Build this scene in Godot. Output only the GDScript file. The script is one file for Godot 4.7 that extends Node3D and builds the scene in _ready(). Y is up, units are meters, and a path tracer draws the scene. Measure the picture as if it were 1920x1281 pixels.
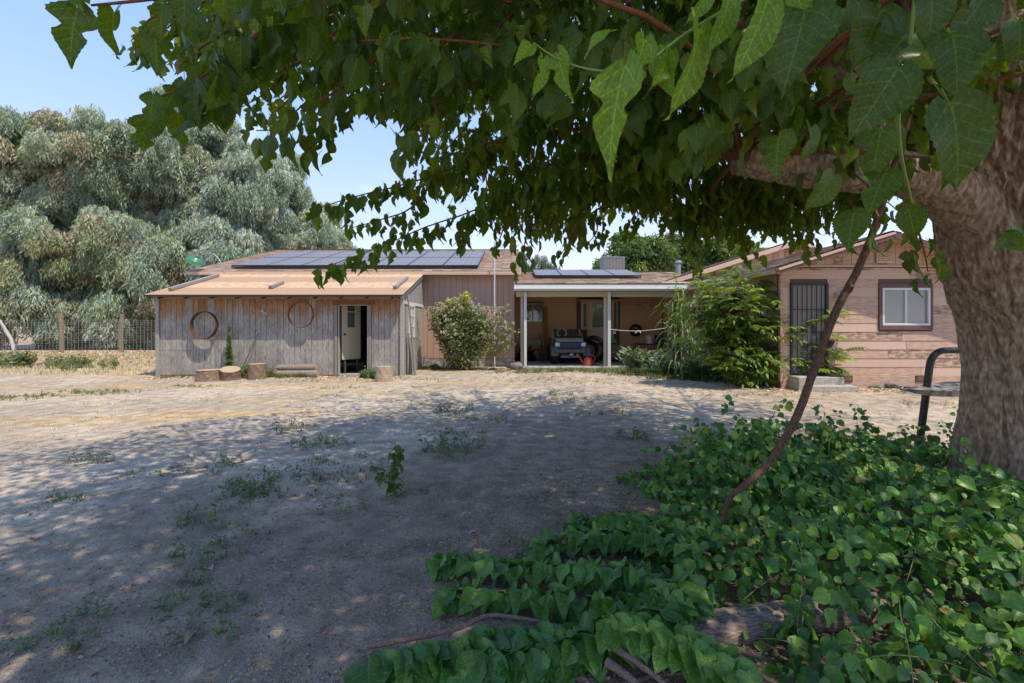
extends Node3D
# A farmhouse yard seen from under a big mulberry tree.  y up, metres; the camera stands at the origin and looks along -z.

const FPX := 860.0        # focal length in pixels of the 1920 wide photograph
const EYE := 1.45
var rng := RandomNumberGenerator.new()
var T := {}               # textures
var M := {}               # materials
var cache := {}
var gn := FastNoiseLite.new()
var gn2 := FastNoiseLite.new()
var bark_noise := FastNoiseLite.new()
var names_used := {}

# ------------------------------------------------------------------ mesh builder
class MB:
	var V := PackedVector3Array()
	var N := PackedVector3Array()
	var U := PackedVector2Array()
	var C := PackedColorArray()
	var I := PackedInt32Array()
	var col := Color(1, 1, 1)
	func vert(p: Vector3, n: Vector3, uv := Vector2.ZERO) -> int:
		V.append(p); N.append(n); U.append(uv); C.append(col)
		return V.size() - 1
	func tri(a: int, b: int, c: int) -> void:      # counter-clockwise from outside
		I.append(a); I.append(c); I.append(b)
	func quad(a: Vector3, b: Vector3, c: Vector3, d: Vector3, ua := Vector2(0, 0), ub := Vector2(1, 0), uc := Vector2(1, 1), ud := Vector2(0, 1)) -> void:
		var n := (b - a).cross(c - a)
		if n.length_squared() < 1e-16:
			n = (c - a).cross(d - a)
		n = n.normalized()
		var i := vert(a, n, ua)
		vert(b, n, ub); vert(c, n, uc); vert(d, n, ud)
		tri(i, i + 1, i + 2); tri(i, i + 2, i + 3)
	func face(pts: Array, centre: Vector3) -> void:     # convex polygon turned away from the centre
		var n: Vector3 = (pts[1] - pts[0]).cross(pts[2] - pts[0]).normalized()
		if n.dot(pts[0] - centre) < 0.0:
			pts.reverse()
			n = -n
		var i := V.size()
		for p in pts:
			vert(p, n, Vector2(p.x, p.y))
		for k in range(1, pts.size() - 1):
			tri(i, i + k, i + k + 1)
	func box(c: Vector3, s: Vector3, bas := Basis(), bevel := 0.0) -> void:
		var h := s * 0.5
		var b := minf(bevel, minf(h.x, minf(h.y, h.z)) * 0.6)
		if b <= 0.0:
			for ax in 3:
				for sg in [-1.0, 1.0]:
					var pts := []
					for q in [[-1.0, -1.0], [1.0, -1.0], [1.0, 1.0], [-1.0, 1.0]]:
						var p := Vector3.ZERO
						p[ax] = h[ax] * sg
						p[(ax + 1) % 3] = h[(ax + 1) % 3] * q[0]
						p[(ax + 2) % 3] = h[(ax + 2) % 3] * q[1]
						pts.append(c + bas * p)
					face(pts, c)
			return
		for ax in 3:
			var a1 := (ax + 1) % 3
			var a2 := (ax + 2) % 3
			for sg in [-1.0, 1.0]:
				var pts := []
				for q in [[-1.0, -1.0], [1.0, -1.0], [1.0, 1.0], [-1.0, 1.0]]:
					var p := Vector3.ZERO
					p[ax] = h[ax] * sg
					p[a1] = (h[a1] - b) * q[0]
					p[a2] = (h[a2] - b) * q[1]
					pts.append(c + bas * p)
				face(pts, c)
			for s1 in [-1.0, 1.0]:
				for s2 in [-1.0, 1.0]:
					var pts := []
					for e in [[-1.0, 0], [1.0, 0], [1.0, 1], [-1.0, 1]]:
						var p := Vector3.ZERO
						p[ax] = (h[ax] - b) * e[0]
						p[a1] = (h[a1] if e[1] == 0 else h[a1] - b) * s1
						p[a2] = (h[a2] - b if e[1] == 0 else h[a2]) * s2
						pts.append(c + bas * p)
					face(pts, c)
		for sx in [-1.0, 1.0]:
			for sy in [-1.0, 1.0]:
				for sz in [-1.0, 1.0]:
					face([c + bas * Vector3(sx * h.x, sy * (h.y - b), sz * (h.z - b)), c + bas * Vector3(sx * (h.x - b), sy * h.y, sz * (h.z - b)), c + bas * Vector3(sx * (h.x - b), sy * (h.y - b), sz * h.z)], c)
	func bar(a: Vector3, b: Vector3, w: float, t: float, bevel := 0.0) -> void:   # square bar from a to b
		var y := (b - a).normalized()
		var x := y.cross(Vector3.UP if absf(y.y) < 0.9 else Vector3.BACK).normalized()
		var z := x.cross(y)
		box((a + b) * 0.5, Vector3(w, (b - a).length(), t), Basis(x, y, z), bevel)
	func tube(p: Array, r: Array, seg: int, cap := true, noise: FastNoiseLite = null, amp := 0.0, fr := 6.0, squash := 0.22) -> void:
		var n := p.size()
		var rows := []
		var up := Vector3.UP
		var t0: Vector3 = (p[1] - p[0]).normalized()
		if absf(t0.dot(up)) > 0.9:
			up = Vector3.BACK
		var x := t0.cross(up).normalized()
		var run := 0.0
		var base := V.size()
		for i in n:
			var t: Vector3
			if i == 0: t = p[1] - p[0]
			elif i == n - 1: t = p[n - 1] - p[n - 2]
			else: t = p[i + 1] - p[i - 1]
			t = t.normalized()
			x = (x - t * x.dot(t)).normalized()
			var y := t.cross(x)
			if i > 0: run += (p[i] - p[i - 1]).length()
			for k in seg + 1:
				var a := TAU * k / seg
				var d := x * cos(a) + y * sin(a)
				var rr: float = r[i]
				if noise != null:
					var q: Vector3 = p[i] + d * rr
					var nn := noise.get_noise_3d(q.x * fr, run * fr * squash * 4.0, q.z * fr + q.y * fr * 0.1)
					var n2 := noise.get_noise_3d(q.x * fr * 2.7 + 31.0, run * fr * squash * 9.0, q.z * fr * 2.7)
					rr += amp * (-1.6 * pow(1.0 - minf(1.0, absf(nn) * 3.2), 2.0) - 0.7 * pow(1.0 - minf(1.0, absf(n2) * 3.2), 2.0) + 0.5 * n2 + 0.7)
				vert(p[i] + d * rr, d, Vector2(float(k) / seg, run))
		for i in n - 1:
			for k in seg:
				var a := base + i * (seg + 1) + k
				tri(a, a + 1, a + seg + 2); tri(a, a + seg + 2, a + seg + 1)
		if noise != null:
			smooth_from(base, n, seg)
		if cap:
			for e in [0, n - 1]:
				var t: Vector3 = (p[0] - p[1]).normalized() if e == 0 else (p[n - 1] - p[n - 2]).normalized()
				var c := vert(p[e], t, Vector2(0.5, 0.5))
				var first := V.size()
				for k in seg + 1:
					vert(V[base + e * (seg + 1) + k], t, Vector2(0.5 + 0.5 * cos(TAU * k / seg), 0.5 + 0.5 * sin(TAU * k / seg)))
				for k in seg:
					if e == 0: tri(c, first + k + 1, first + k)
					else: tri(c, first + k, first + k + 1)
	func smooth_from(base: int, n: int, seg: int) -> void:
		for i in n:
			for k in seg + 1:
				var kl := (k - 1 + seg) % seg
				var kr := (k + 1) % seg
				var il := maxi(i - 1, 0)
				var ir := mini(i + 1, n - 1)
				var du := V[base + i * (seg + 1) + kr] - V[base + i * (seg + 1) + kl]
				var dv := V[base + ir * (seg + 1) + k] - V[base + il * (seg + 1) + k]
				var nn := du.cross(dv).normalized()
				if nn.dot(N[base + i * (seg + 1) + k]) < 0.0: nn = -nn
				N[base + i * (seg + 1) + k] = nn
	func lathe(prof: Array, seg: int, c := Vector3.ZERO, bas := Basis()) -> void:   # prof: Vector2(radius, height)
		for j in prof.size() - 1:
			var a: Vector2 = prof[j]
			var b: Vector2 = prof[j + 1]
			var d := b - a
			if d.length() < 1e-7: continue
			var nr := Vector2(d.y, -d.x).normalized()
			var base := V.size()
			for k in seg + 1:
				var an := TAU * k / seg
				var dir := Vector3(cos(an), 0, sin(an))
				var n := bas * (dir * nr.x + Vector3.UP * nr.y)
				vert(c + bas * (dir * a.x + Vector3.UP * a.y), n, Vector2(float(k) / seg, a.y))
				vert(c + bas * (dir * b.x + Vector3.UP * b.y), n, Vector2(float(k) / seg, b.y))
			for k in seg:
				var i := base + k * 2
				tri(i, i + 1, i + 3); tri(i, i + 3, i + 2)
	func normals() -> void:      # smooth normals from the faces
		for i in V.size(): N[i] = Vector3.ZERO
		for k in range(0, I.size(), 3):
			var n := (V[I[k + 2]] - V[I[k]]).cross(V[I[k + 1]] - V[I[k]])
			N[I[k]] += n; N[I[k + 1]] += n; N[I[k + 2]] += n
		for i in V.size(): N[i] = N[i].normalized() if N[i].length() > 1e-12 else Vector3.UP
	func mesh() -> ArrayMesh:
		var a := []
		a.resize(Mesh.ARRAY_MAX)
		a[Mesh.ARRAY_VERTEX] = V; a[Mesh.ARRAY_NORMAL] = N; a[Mesh.ARRAY_TEX_UV] = U; a[Mesh.ARRAY_COLOR] = C; a[Mesh.ARRAY_INDEX] = I
		var m := ArrayMesh.new()
		m.add_surface_from_arrays(Mesh.PRIMITIVE_TRIANGLES, a)
		return m

# ------------------------------------------------------------------ small helpers
func at(px: float, py: float, d: float) -> Vector3:      # a point of the place seen at a pixel of the photograph, d metres deep
	return Vector3((px - 960.0) / FPX * d, EYE - (py - 608.0) / FPX * d, -d)
func pix(p: Vector3) -> Vector2:
	var d := maxf(-p.z, 0.02)
	return Vector2(960.0 + p.x / d * FPX, 608.0 - (p.y - EYE) / d * FPX)
func rnd(a: float, b: float) -> float:
	return rng.randf_range(a, b)
func rv() -> Vector3:
	var v := Vector3(rng.randfn(), rng.randfn(), rng.randfn())
	return v.normalized() if v.length() > 0.001 else Vector3.UP
func lin(r: float, g: float, b: float, a := 1.0) -> Color:     # a linear base colour as the sRGB colour a material takes
	return Color(r, g, b, a).linear_to_srgb()
func gh(x: float, z: float) -> float:                          # height of the ground
	var k := 1.0 if z < -1.0 else 0.4
	var h := gn.get_noise_2d(x * 0.5, z * 0.5) * 0.035 * k + gn2.get_noise_2d(x * 3.0, z * 3.0) * 0.006
	if z < -14.6 and z > -19.0 and x > -0.2 and x < 6.0: h -= 0.04
	if x < -8.0 and z < -15.0: h += 0.22 * smoothstep(-15.0, -19.5, z) * smoothstep(-8.0, -12.0, x) * smoothstep(-26.0, -21.0, z)
	return h
func smooth_path(p: Array, r: Array, n: int) -> Array:
	var pp := []
	var rr := []
	var m := p.size()
	for i in n + 1:
		var t := float(i) / n * (m - 1)
		var k := mini(int(t), m - 2)
		var f := t - k
		var a: Vector3 = p[maxi(k - 1, 0)]
		var b: Vector3 = p[k]
		var c: Vector3 = p[k + 1]
		var d: Vector3 = p[mini(k + 2, m - 1)]
		pp.append(b.cubic_interpolate(c, a, d, f))
		rr.append(lerpf(r[k], r[k + 1], f))
	return [pp, rr]
func numbered(called: String) -> String:
	if not names_used.has(called):
		names_used[called] = 0
		return called
	names_used[called] += 1
	return "%s_%03d" % [called, names_used[called]]
func thing(called: String, label: String, category: String, pos := Vector3.ZERO, group := "") -> Node3D:
	var o := Node3D.new()
	o.name = numbered(called)
	add_child(o)
	o.position = pos
	o.set_meta("label", label)
	o.set_meta("category", category)
	if group: o.set_meta("group", group)
	return o
func part(called: String, mesh: Mesh, mat: Material, parent: Node3D, pos := Vector3.ZERO, rot := Vector3.ZERO, label := "") -> MeshInstance3D:
	var o := MeshInstance3D.new()
	o.name = called
	o.mesh = mesh
	o.material_override = mat
	o.cast_shadow = GeometryInstance3D.SHADOW_CASTING_SETTING_ON
	parent.add_child(o, true)
	o.position = pos
	o.rotation = rot
	if label: o.set_meta("label", label)
	return o
func placed(called: String, mesh: Mesh, mat: Material, parent: Node3D, tr: Transform3D) -> MeshInstance3D:
	var o := part(called, mesh, mat, parent)
	o.transform = tr
	return o
func build(called: String, b: MB, mat: Material, parent: Node3D, label := "") -> MeshInstance3D:
	return part(called, b.mesh(), mat, parent, Vector3.ZERO, Vector3.ZERO, label)
func bx(called: String, c: Vector3, s: Vector3, mat: Material, parent: Node3D, bevel := 0.006, rot := Vector3.ZERO) -> MeshInstance3D:
	return part(called, box_mesh(s, bevel), mat, parent, c, rot)
func box_mesh(s: Vector3, bevel: float) -> ArrayMesh:
	var key := "box %.3f %.3f %.3f %.4f" % [s.x, s.y, s.z, bevel]
	if not cache.has(key):
		var b := MB.new()
		b.box(Vector3.ZERO, s, Basis(), bevel)
		cache[key] = b.mesh()
	return cache[key]
func struct(o: Node3D, called: String) -> void:
	o.name = called
	o.set_meta("kind", "structure")
func stuff(called: String, label: String, category: String, mesh: Mesh, mat: Material, trs: Array, cols: Array, parent: Node3D = null) -> MultiMeshInstance3D:
	var mm := MultiMesh.new()
	mm.transform_format = MultiMesh.TRANSFORM_3D
	mm.use_colors = true
	mm.mesh = mesh
	mm.instance_count = trs.size()
	for i in trs.size():
		mm.set_instance_transform(i, trs[i])
		mm.set_instance_color(i, cols[i])
	var o := MultiMeshInstance3D.new()
	o.name = called
	o.multimesh = mm
	o.material_override = mat
	o.set_meta("kind", "stuff")
	(parent if parent else self).add_child(o, true)
	if label: o.set_meta("label", label)
	if category: o.set_meta("category", category)
	return o

# ------------------------------------------------------------------ textures and materials
func noise_bytes(size: int, freq: float, oct: int, sd: int, kind := FastNoiseLite.TYPE_SIMPLEX_SMOOTH, h := 0) -> PackedByteArray:
	var n := FastNoiseLite.new()
	n.seed = sd
	n.frequency = freq
	n.noise_type = kind
	n.fractal_octaves = oct
	var im := n.get_seamless_image(size, h if h else size)
	im.convert(Image.FORMAT_L8)
	return im.get_data()
func grey_tex(data: PackedByteArray, size: int, lo: float, hi: float, tint0 := Color(1, 1, 1), tint1 := Color(1, 1, 1)) -> ImageTexture:
	var out := PackedByteArray()
	out.resize(size * size * 3)
	for i in size * size:
		var v := data[i] / 255.0
		var s := lerpf(lo, hi, v) * 255.0
		out[i * 3] = int(clampf(s * lerpf(tint0.r, tint1.r, v), 0, 255))
		out[i * 3 + 1] = int(clampf(s * lerpf(tint0.g, tint1.g, v), 0, 255))
		out[i * 3 + 2] = int(clampf(s * lerpf(tint0.b, tint1.b, v), 0, 255))
	return ImageTexture.create_from_image(Image.create_from_data(size, size, false, Image.FORMAT_RGB8, out))
func normal_tex(data: PackedByteArray, size: int, strength: float) -> ImageTexture:
	var im := Image.create_from_data(size, size, false, Image.FORMAT_L8, data)
	im.convert(Image.FORMAT_RGBA8)
	im.bump_map_to_normal_map(strength)
	return ImageTexture.create_from_image(im)
func mat(c: Color, rough := 0.85, tex: Texture2D = null, sc := Vector3.ONE, nrm: Texture2D = null, nstr := 1.0, vcol := false) -> StandardMaterial3D:
	var m := StandardMaterial3D.new()
	m.albedo_color = c
	m.roughness = rough
	m.metallic_specular = 0.4
	m.cull_mode = BaseMaterial3D.CULL_DISABLED
	if tex or nrm:
		m.uv1_triplanar = true
		m.uv1_world_triplanar = true
		m.uv1_scale = sc
		m.uv1_triplanar_sharpness = 4.0
	if tex: m.albedo_texture = tex
	if nrm:
		m.normal_enabled = true
		m.normal_texture = nrm
		m.normal_scale = nstr
	m.vertex_color_use_as_albedo = vcol
	return m
func leaf_mat(tex: Texture2D, back: Color, rough := 0.45, tint := Color(1, 1, 1)) -> StandardMaterial3D:
	var m := StandardMaterial3D.new()
	m.albedo_color = tint
	m.albedo_texture = tex
	m.vertex_color_use_as_albedo = true
	m.roughness = rough
	m.metallic_specular = 0.45
	m.cull_mode = BaseMaterial3D.CULL_DISABLED
	m.backlight_enabled = true
	m.backlight = back
	return m
func leaf_texture(size: int, veins: int, slant: float, base: Color, vein: Color, sd: int) -> ImageTexture:
	# print of a leaf: midrib, side veins and fine mottling; u across the blade, v from the stalk to the tip
	var mott := noise_bytes(size, 0.03, 4, sd)
	var out := PackedByteArray()
	out.resize(size * size * 3)
	for y in size:
		for x in size:
			var u := absf(float(x) / size - 0.5)
			var v := float(y) / size
			var k := maxf(0.0, 1.0 - u / (0.010 + 0.014 * (1.0 - v)))
			var s := (v - u * slant) * veins
			var f := absf(s - roundf(s))
			if s > -0.4 and u < 0.47:
				k = maxf(k, 0.75 * maxf(0.0, 1.0 - f / (0.105 - 0.13 * u)))
			var fine := absf(fposmod((v + u * 1.7) * veins * 4.0, 1.0) - 0.5)
			if fine < 0.1: k = maxf(k, 0.13)
			var m := 0.82 + 0.36 * (mott[y * size + x] / 255.0)
			var c := base.lerp(vein, clampf(k, 0, 1))
			var i := (y * size + x) * 3
			out[i] = int(clampf(c.r * m, 0, 1) * 255); out[i + 1] = int(clampf(c.g * m, 0, 1) * 255); out[i + 2] = int(clampf(c.b * m, 0, 1) * 255)
	return ImageTexture.create_from_image(Image.create_from_data(size, size, false, Image.FORMAT_RGB8, out))
func weathered_front(w: int, h: int, wide: float, high: float) -> ImageTexture:
	# old plywood siding: grey weathered grain, brown where the eave has kept rain off, with a ragged edge board by board
	var n := FastNoiseLite.new()
	n.seed = 11; n.frequency = 1.0; n.fractal_octaves = 4
	var n2 := FastNoiseLite.new()
	n2.seed = 5; n2.frequency = 1.0; n2.fractal_octaves = 3
	var r2 := RandomNumberGenerator.new()
	r2.seed = 77
	var keep := []
	for i in 60:
		keep.append(r2.randf_range(-0.09, 0.13) + (9.0 if i in [5, 9, 14, 27] else 0.0))
	var tone := []
	for i in 60: tone.append(r2.randf())
	var out := PackedByteArray()
	out.resize(w * h * 3)
	for y in h:
		var Y := high * (1.0 - (y + 0.5) / h)
		for x in w:
			var X := wide * (x + 0.5) / w
			var b := int(X / 0.1575)
			var warp := n2.get_noise_2d(X * 5.0 + b * 7.0, Y * 1.6 + b * 3.0)
			var rings := sin((X * 46.0 + warp * 10.0 + n.get_noise_2d(X * 9.0, Y * 0.9 + b) * 4.0))
			var grain := 0.5 + 0.5 * n.get_noise_2d(X * 95.0, Y * 4.0 + b * 5.0) + 0.16 * rings
			var patch := n2.get_noise_2d(X * 1.6 + 9.0, Y * 1.6)
			var g: float = (0.17 + 0.32 * grain + 0.08 * patch) * (0.9 + 0.22 * tone[b])
			g *= 0.86
			var c := Color(g * 1.07, g * 0.965, g * 0.85)
			var edge: float = 1.76 + 0.10 * n2.get_noise_2d(X * 1.1, 4.0) + 0.12 * n.get_noise_2d(X * 40.0, 3.0) + keep[b]
			var stain := smoothstep(edge - 0.30, edge + 0.20, Y + 0.22 * n.get_noise_2d(X * 70.0, Y * 3.0))
			var brown := Color(0.34, 0.16, 0.06) * (0.5 + 0.85 * grain)
			stain *= 0.75 + 0.25 * clampf(n2.get_noise_2d(X * 3.0 + 40.0, Y * 2.0) * 2.0 + 0.6, 0, 1)
			c = c.lerp(brown, clampf(stain, 0, 1))
			if Y < 0.16:
				c = c.lerp(Color(0.33, 0.26, 0.2), clampf((0.16 - Y) * 4.0 + n.get_noise_2d(X * 20.0, Y * 20.0), 0, 0.6))
			c = c.linear_to_srgb()
			var i := (y * w + x) * 3
			out[i] = int(clampf(c.r, 0, 1) * 255); out[i + 1] = int(clampf(c.g, 0, 1) * 255); out[i + 2] = int(clampf(c.b, 0, 1) * 255)
	return ImageTexture.create_from_image(Image.create_from_data(w, h, false, Image.FORMAT_RGB8, out))
func cell_texture(w: int, h: int) -> ImageTexture:      # the print of a solar panel: six by ten cells with busbars
	var im := Image.create(w, h, false, Image.FORMAT_RGB8)
	im.fill(Color(0.43, 0.43, 0.45))
	for i in 7: im.fill_rect(Rect2i(i * w / 6 - 1, 0, 3, h), Color(0.55, 0.55, 0.56))
	for i in 11: im.fill_rect(Rect2i(0, i * h / 10 - 1, w, 2), Color(0.49, 0.49, 0.5))
	for i in 18: im.fill_rect(Rect2i(i * w / 18 + 4, 0, 1, h), Color(0.52, 0.52, 0.53))
	return ImageTexture.create_from_image(im)
func make_materials() -> void:
	var a := noise_bytes(1024, 0.006, 5, 1)
	var b := noise_bytes(1024, 0.05, 3, 2)
	var c := noise_bytes(1024, 0.14, 2, 3)
	var dirt := PackedByteArray()
	var bump := PackedByteArray()
	dirt.resize(1024 * 1024 * 3)
	bump.resize(1024 * 1024)
	for i in 1024 * 1024:
		var va := a[i] / 255.0
		var vb := b[i] / 255.0
		var vc := c[i] / 255.0
		var v := 0.56 + 0.26 * va + 0.16 * vb + 0.14 * vc
		var w := 0.0
		if vc > 0.80: v += 0.10
		if vc < 0.2: v -= 0.16
		if vb > 0.74 and vc > 0.45: w = 0.10
		dirt[i * 3] = int(clampf(v + w * 0.3, 0, 1) * 255)
		dirt[i * 3 + 1] = int(clampf(v - 0.01 - w * 0.5, 0, 1) * 255)
		dirt[i * 3 + 2] = int(clampf(v - 0.03 - w * 1.4, 0, 1) * 255)
		bump[i] = int(clampf(0.2 * va + 0.45 * vb + 0.4 * vc, 0, 1) * 255)
	T.dirt = ImageTexture.create_from_image(Image.create_from_data(1024, 1024, false, Image.FORMAT_RGB8, dirt))
	T.dirt_n = normal_tex(bump, 1024, 6.0)
	var g := noise_bytes(256, 0.02, 5, 4)
	var g2 := noise_bytes(256, 0.08, 3, 6)
	T.blotch = grey_tex(g, 256, 0.78, 1.0)
	T.blotch2 = grey_tex(g, 256, 0.5, 1.0)
	T.speck = grey_tex(g2, 256, 0.6, 1.0)
	T.grain = grey_tex(g2, 256, 0.62, 1.0, Color(0.95, 0.97, 1.0), Color(1, 0.98, 0.94))
	T.paint = grey_tex(g2, 256, 0.86, 1.0)
	T.grain_n = normal_tex(g2, 256, 3.0)
	T.blotch_n = normal_tex(g, 256, 4.0)
	var bk := noise_bytes(512, 0.018, 5, 8)
	T.bark = grey_tex(bk, 512, 0.55, 1.0, Color(1.0, 0.86, 0.72), Color(0.98, 0.98, 1.0))
	T.bark_n = normal_tex(noise_bytes(512, 0.04, 4, 9), 512, 7.0)
	T.leaf = leaf_texture(512, 6, 0.8, Color(0.70, 0.74, 0.64), Color(1.0, 1.0, 0.86), 21)
	T.vine = leaf_texture(128, 4, 0.55, Color(0.84, 0.88, 0.82), Color(1.0, 1.0, 0.9), 22)
	T.shed = weathered_front(1024, 352, 6.9, 2.37)
	T.cells = cell_texture(192, 320)
	M.dirt = mat(Color(1, 1, 1), 0.95, T.dirt, Vector3(0.55, 0.55, 0.55), T.dirt_n, 1.5, true)
	M.dirt.metallic_specular = 0.2
	M.siding = mat(lin(0.67, 0.46, 0.345), 0.85, T.paint, Vector3(0.9, 7, 0.9), T.grain_n, 0.25)
	M.siding_b = mat(lin(0.65, 0.435, 0.315), 0.85, T.blotch, Vector3(0.7, 4, 0.7), T.grain_n, 0.25)
	M.siding_c = mat(lin(0.70, 0.49, 0.37), 0.85, T.paint, Vector3(0.5, 5, 0.5), T.grain_n, 0.3)
	M.siding_d = mat(lin(0.72, 0.48, 0.35), 0.88, T.blotch2, Vector3(0.9, 2.2, 0.9), T.grain_n, 0.3)
	M.vertical = mat(lin(0.60, 0.385, 0.30), 0.85, T.paint, Vector3(2, 0.5, 2), T.grain_n, 0.12)
	M.vertical_b = mat(lin(0.58, 0.37, 0.285), 0.85, T.paint, Vector3(1, 0.8, 1), T.grain_n, 0.12)
	M.porch = mat(lin(0.67, 0.42, 0.24), 0.8, T.paint, Vector3(0.9, 7, 0.9), T.grain_n, 0.2)
	M.porch_b = mat(lin(0.65, 0.40, 0.225), 0.8, T.blotch, Vector3(0.6, 5, 0.6), T.grain_n, 0.2)
	M.backing = mat(lin(0.16, 0.1, 0.08), 0.95)
	M.mauve = mat(lin(0.19, 0.105, 0.095), 0.8, T.blotch, Vector3(2, 2, 2))
	M.white = mat(lin(0.72, 0.72, 0.70), 0.6, T.paint, Vector3(2, 2, 2))
	M.cream = mat(lin(0.56, 0.50, 0.36), 0.6, T.paint, Vector3(2, 2, 2))
	M.wood_grey = mat(lin(0.40, 0.36, 0.32), 0.9, T.grain, Vector3(9, 0.8, 9), T.grain_n, 0.6)
	M.wood_pale = mat(lin(0.60, 0.56, 0.50), 0.9, T.grain, Vector3(7, 0.7, 7), T.grain_n, 0.5)
	M.wood_side = mat(lin(0.52, 0.49, 0.45), 0.9, T.grain, Vector3(7, 0.5, 7), T.grain_n, 0.5)
	M.rail = mat(lin(0.52, 0.43, 0.34), 0.9, T.grain, Vector3(0.7, 9, 9), T.grain_n, 0.5)
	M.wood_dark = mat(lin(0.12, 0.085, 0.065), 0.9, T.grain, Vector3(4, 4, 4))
	M.wood_brown = mat(lin(0.34, 0.15, 0.06), 0.9, T.grain, Vector3(0.9, 9, 9), T.grain_n, 0.5)
	M.timber = mat(lin(0.42, 0.39, 0.36), 0.9, T.grain, Vector3(9, 9, 0.9), T.grain_n, 0.5)
	M.plank = mat(lin(0.50, 0.22, 0.05), 0.7, T.grain, Vector3(8, 0.6, 8))
	M.rolled = mat(lin(0.66, 0.43, 0.265), 0.95, T.blotch, Vector3(0.8, 0.8, 0.8), T.dirt_n, 0.3)
	M.rolled_b = mat(lin(0.61, 0.395, 0.24), 0.95, T.speck, Vector3(1.5, 1.5, 1.5), T.dirt_n, 0.3)
	M.shingle = mat(Color(1, 1, 1), 0.95, T.speck, Vector3(3, 3, 3), T.dirt_n, 0.5, true)
	M.concrete = mat(lin(0.56, 0.52, 0.47), 0.9, T.blotch2, Vector3(0.7, 0.7, 0.7), T.dirt_n, 0.3)
	M.step = mat(lin(0.50, 0.46, 0.40), 0.9, T.blotch, Vector3(1.7, 1.7, 1.7), T.dirt_n, 0.3)
	M.iron = mat(lin(0.055, 0.062, 0.072), 0.5, T.speck, Vector3(3, 3, 3))
	M.pipe = mat(lin(0.085, 0.08, 0.06), 0.45, T.blotch2, Vector3(4, 4, 4))
	M.screen = mat(lin(0.36, 0.32, 0.29), 0.8, T.paint, Vector3(6, 6, 6))
	M.blind = mat(lin(0.10, 0.115, 0.115), 0.7)
	M.black = mat(lin(0.02, 0.02, 0.02), 0.6, T.speck, Vector3(6, 6, 6))
	M.rubber = mat(lin(0.03, 0.03, 0.03), 0.8, T.blotch2, Vector3(8, 8, 8))
	M.room = mat(lin(0.30, 0.28, 0.24), 0.95)
	M.galv = mat(lin(0.42, 0.43, 0.44), 0.45, T.blotch, Vector3(3, 3, 3))
	M.galv.metallic = 0.5
	M.cooler = mat(lin(0.45, 0.42, 0.38), 0.6, T.blotch, Vector3(2, 2, 2))
	M.green_paint = mat(lin(0.07, 0.24, 0.13), 0.35, T.blotch, Vector3(4, 4, 4))
	M.red_plastic = mat(lin(0.60, 0.12, 0.07), 0.5, T.blotch, Vector3(5, 5, 5))
	M.bucket = mat(lin(0.68, 0.64, 0.52), 0.5, T.blotch, Vector3(5, 5, 5))
	M.blue = mat(lin(0.05, 0.065, 0.10), 0.6, T.blotch, Vector3(5, 5, 5))
	M.rust = mat(lin(0.2, 0.11, 0.06), 0.75, T.blotch2, Vector3(6, 6, 6))
	M.cart_body = mat(lin(0.16, 0.175, 0.18), 0.45, T.blotch2, Vector3(4, 4, 4))
	M.cart_bumper = mat(lin(0.2, 0.2, 0.17), 0.6, T.blotch2, Vector3(5, 5, 5))
	M.cart_cream = mat(lin(0.55, 0.55, 0.42), 0.5, T.blotch, Vector3(5, 5, 5))
	M.lens = mat(lin(0.55, 0.58, 0.6), 0.12)
	var camo := noise_bytes(128, 0.05, 2, 31)
	var cim := Image.create(128, 128, false, Image.FORMAT_RGB8)
	for y in 128:
		for x in 128:
			var v := camo[y * 128 + x]
			cim.set_pixel(x, y, Color(0.33, 0.33, 0.24) if v > 160 else (Color(0.16, 0.18, 0.11) if v > 105 else Color(0.42, 0.38, 0.29)))
	M.camo = mat(Color(1, 1, 1), 0.9, ImageTexture.create_from_image(cim), Vector3(2, 2, 2))
	M.bark = mat(lin(0.66, 0.545, 0.445), 0.95, T.bark, Vector3(2.6, 1.0, 2.6), T.bark_n, 0.35)
	M.bark_red = mat(lin(0.40, 0.19, 0.10), 0.85, T.bark, Vector3(6, 6, 6), T.bark_n, 0.4)
	M.bark_brown = mat(lin(0.22, 0.14, 0.10), 0.85, T.bark, Vector3(8, 3, 8), T.bark_n, 0.5)
	M.stick = mat(lin(0.36, 0.28, 0.24), 0.85, T.bark, Vector3(9, 9, 9), T.bark_n, 0.3)
	M.bark_log = mat(lin(0.46, 0.42, 0.39), 0.95, T.bark, Vector3(1.6, 8, 8), T.bark_n, 0.9)
	M.bark_stump = mat(lin(0.42, 0.33, 0.26), 0.95, T.bark, Vector3(6, 2, 6), T.bark_n, 1.0)
	M.cut_wood = mat(lin(0.66, 0.50, 0.34), 0.9, T.grain, Vector3(4, 4, 4))
	M.euc_bark = mat(lin(0.36, 0.27, 0.2), 0.95, T.bark, Vector3(1.5, 0.4, 1.5))
	M.post = mat(lin(0.40, 0.33, 0.22), 0.95, T.grain, Vector3(5, 0.8, 5), T.grain_n, 0.5)
	M.wire = mat(lin(0.42, 0.44, 0.40), 0.5)
	M.rope = mat(lin(0.50, 0.47, 0.43), 0.9)
	M.rock = mat(lin(0.34, 0.30, 0.27), 0.95, T.blotch2, Vector3(5, 5, 5), T.dirt_n, 0.8)
	M.leaf = leaf_mat(T.leaf, Color(1.0, 0.95, 0.45), 0.42)
	M.leaf_dark = leaf_mat(T.leaf, Color(1.0, 0.95, 0.45), 0.38, lin(0.20, 0.32, 0.075))
	M.leaf_mid = leaf_mat(T.leaf, Color(1.0, 0.95, 0.45), 0.42, lin(0.22, 0.35, 0.06))
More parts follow.
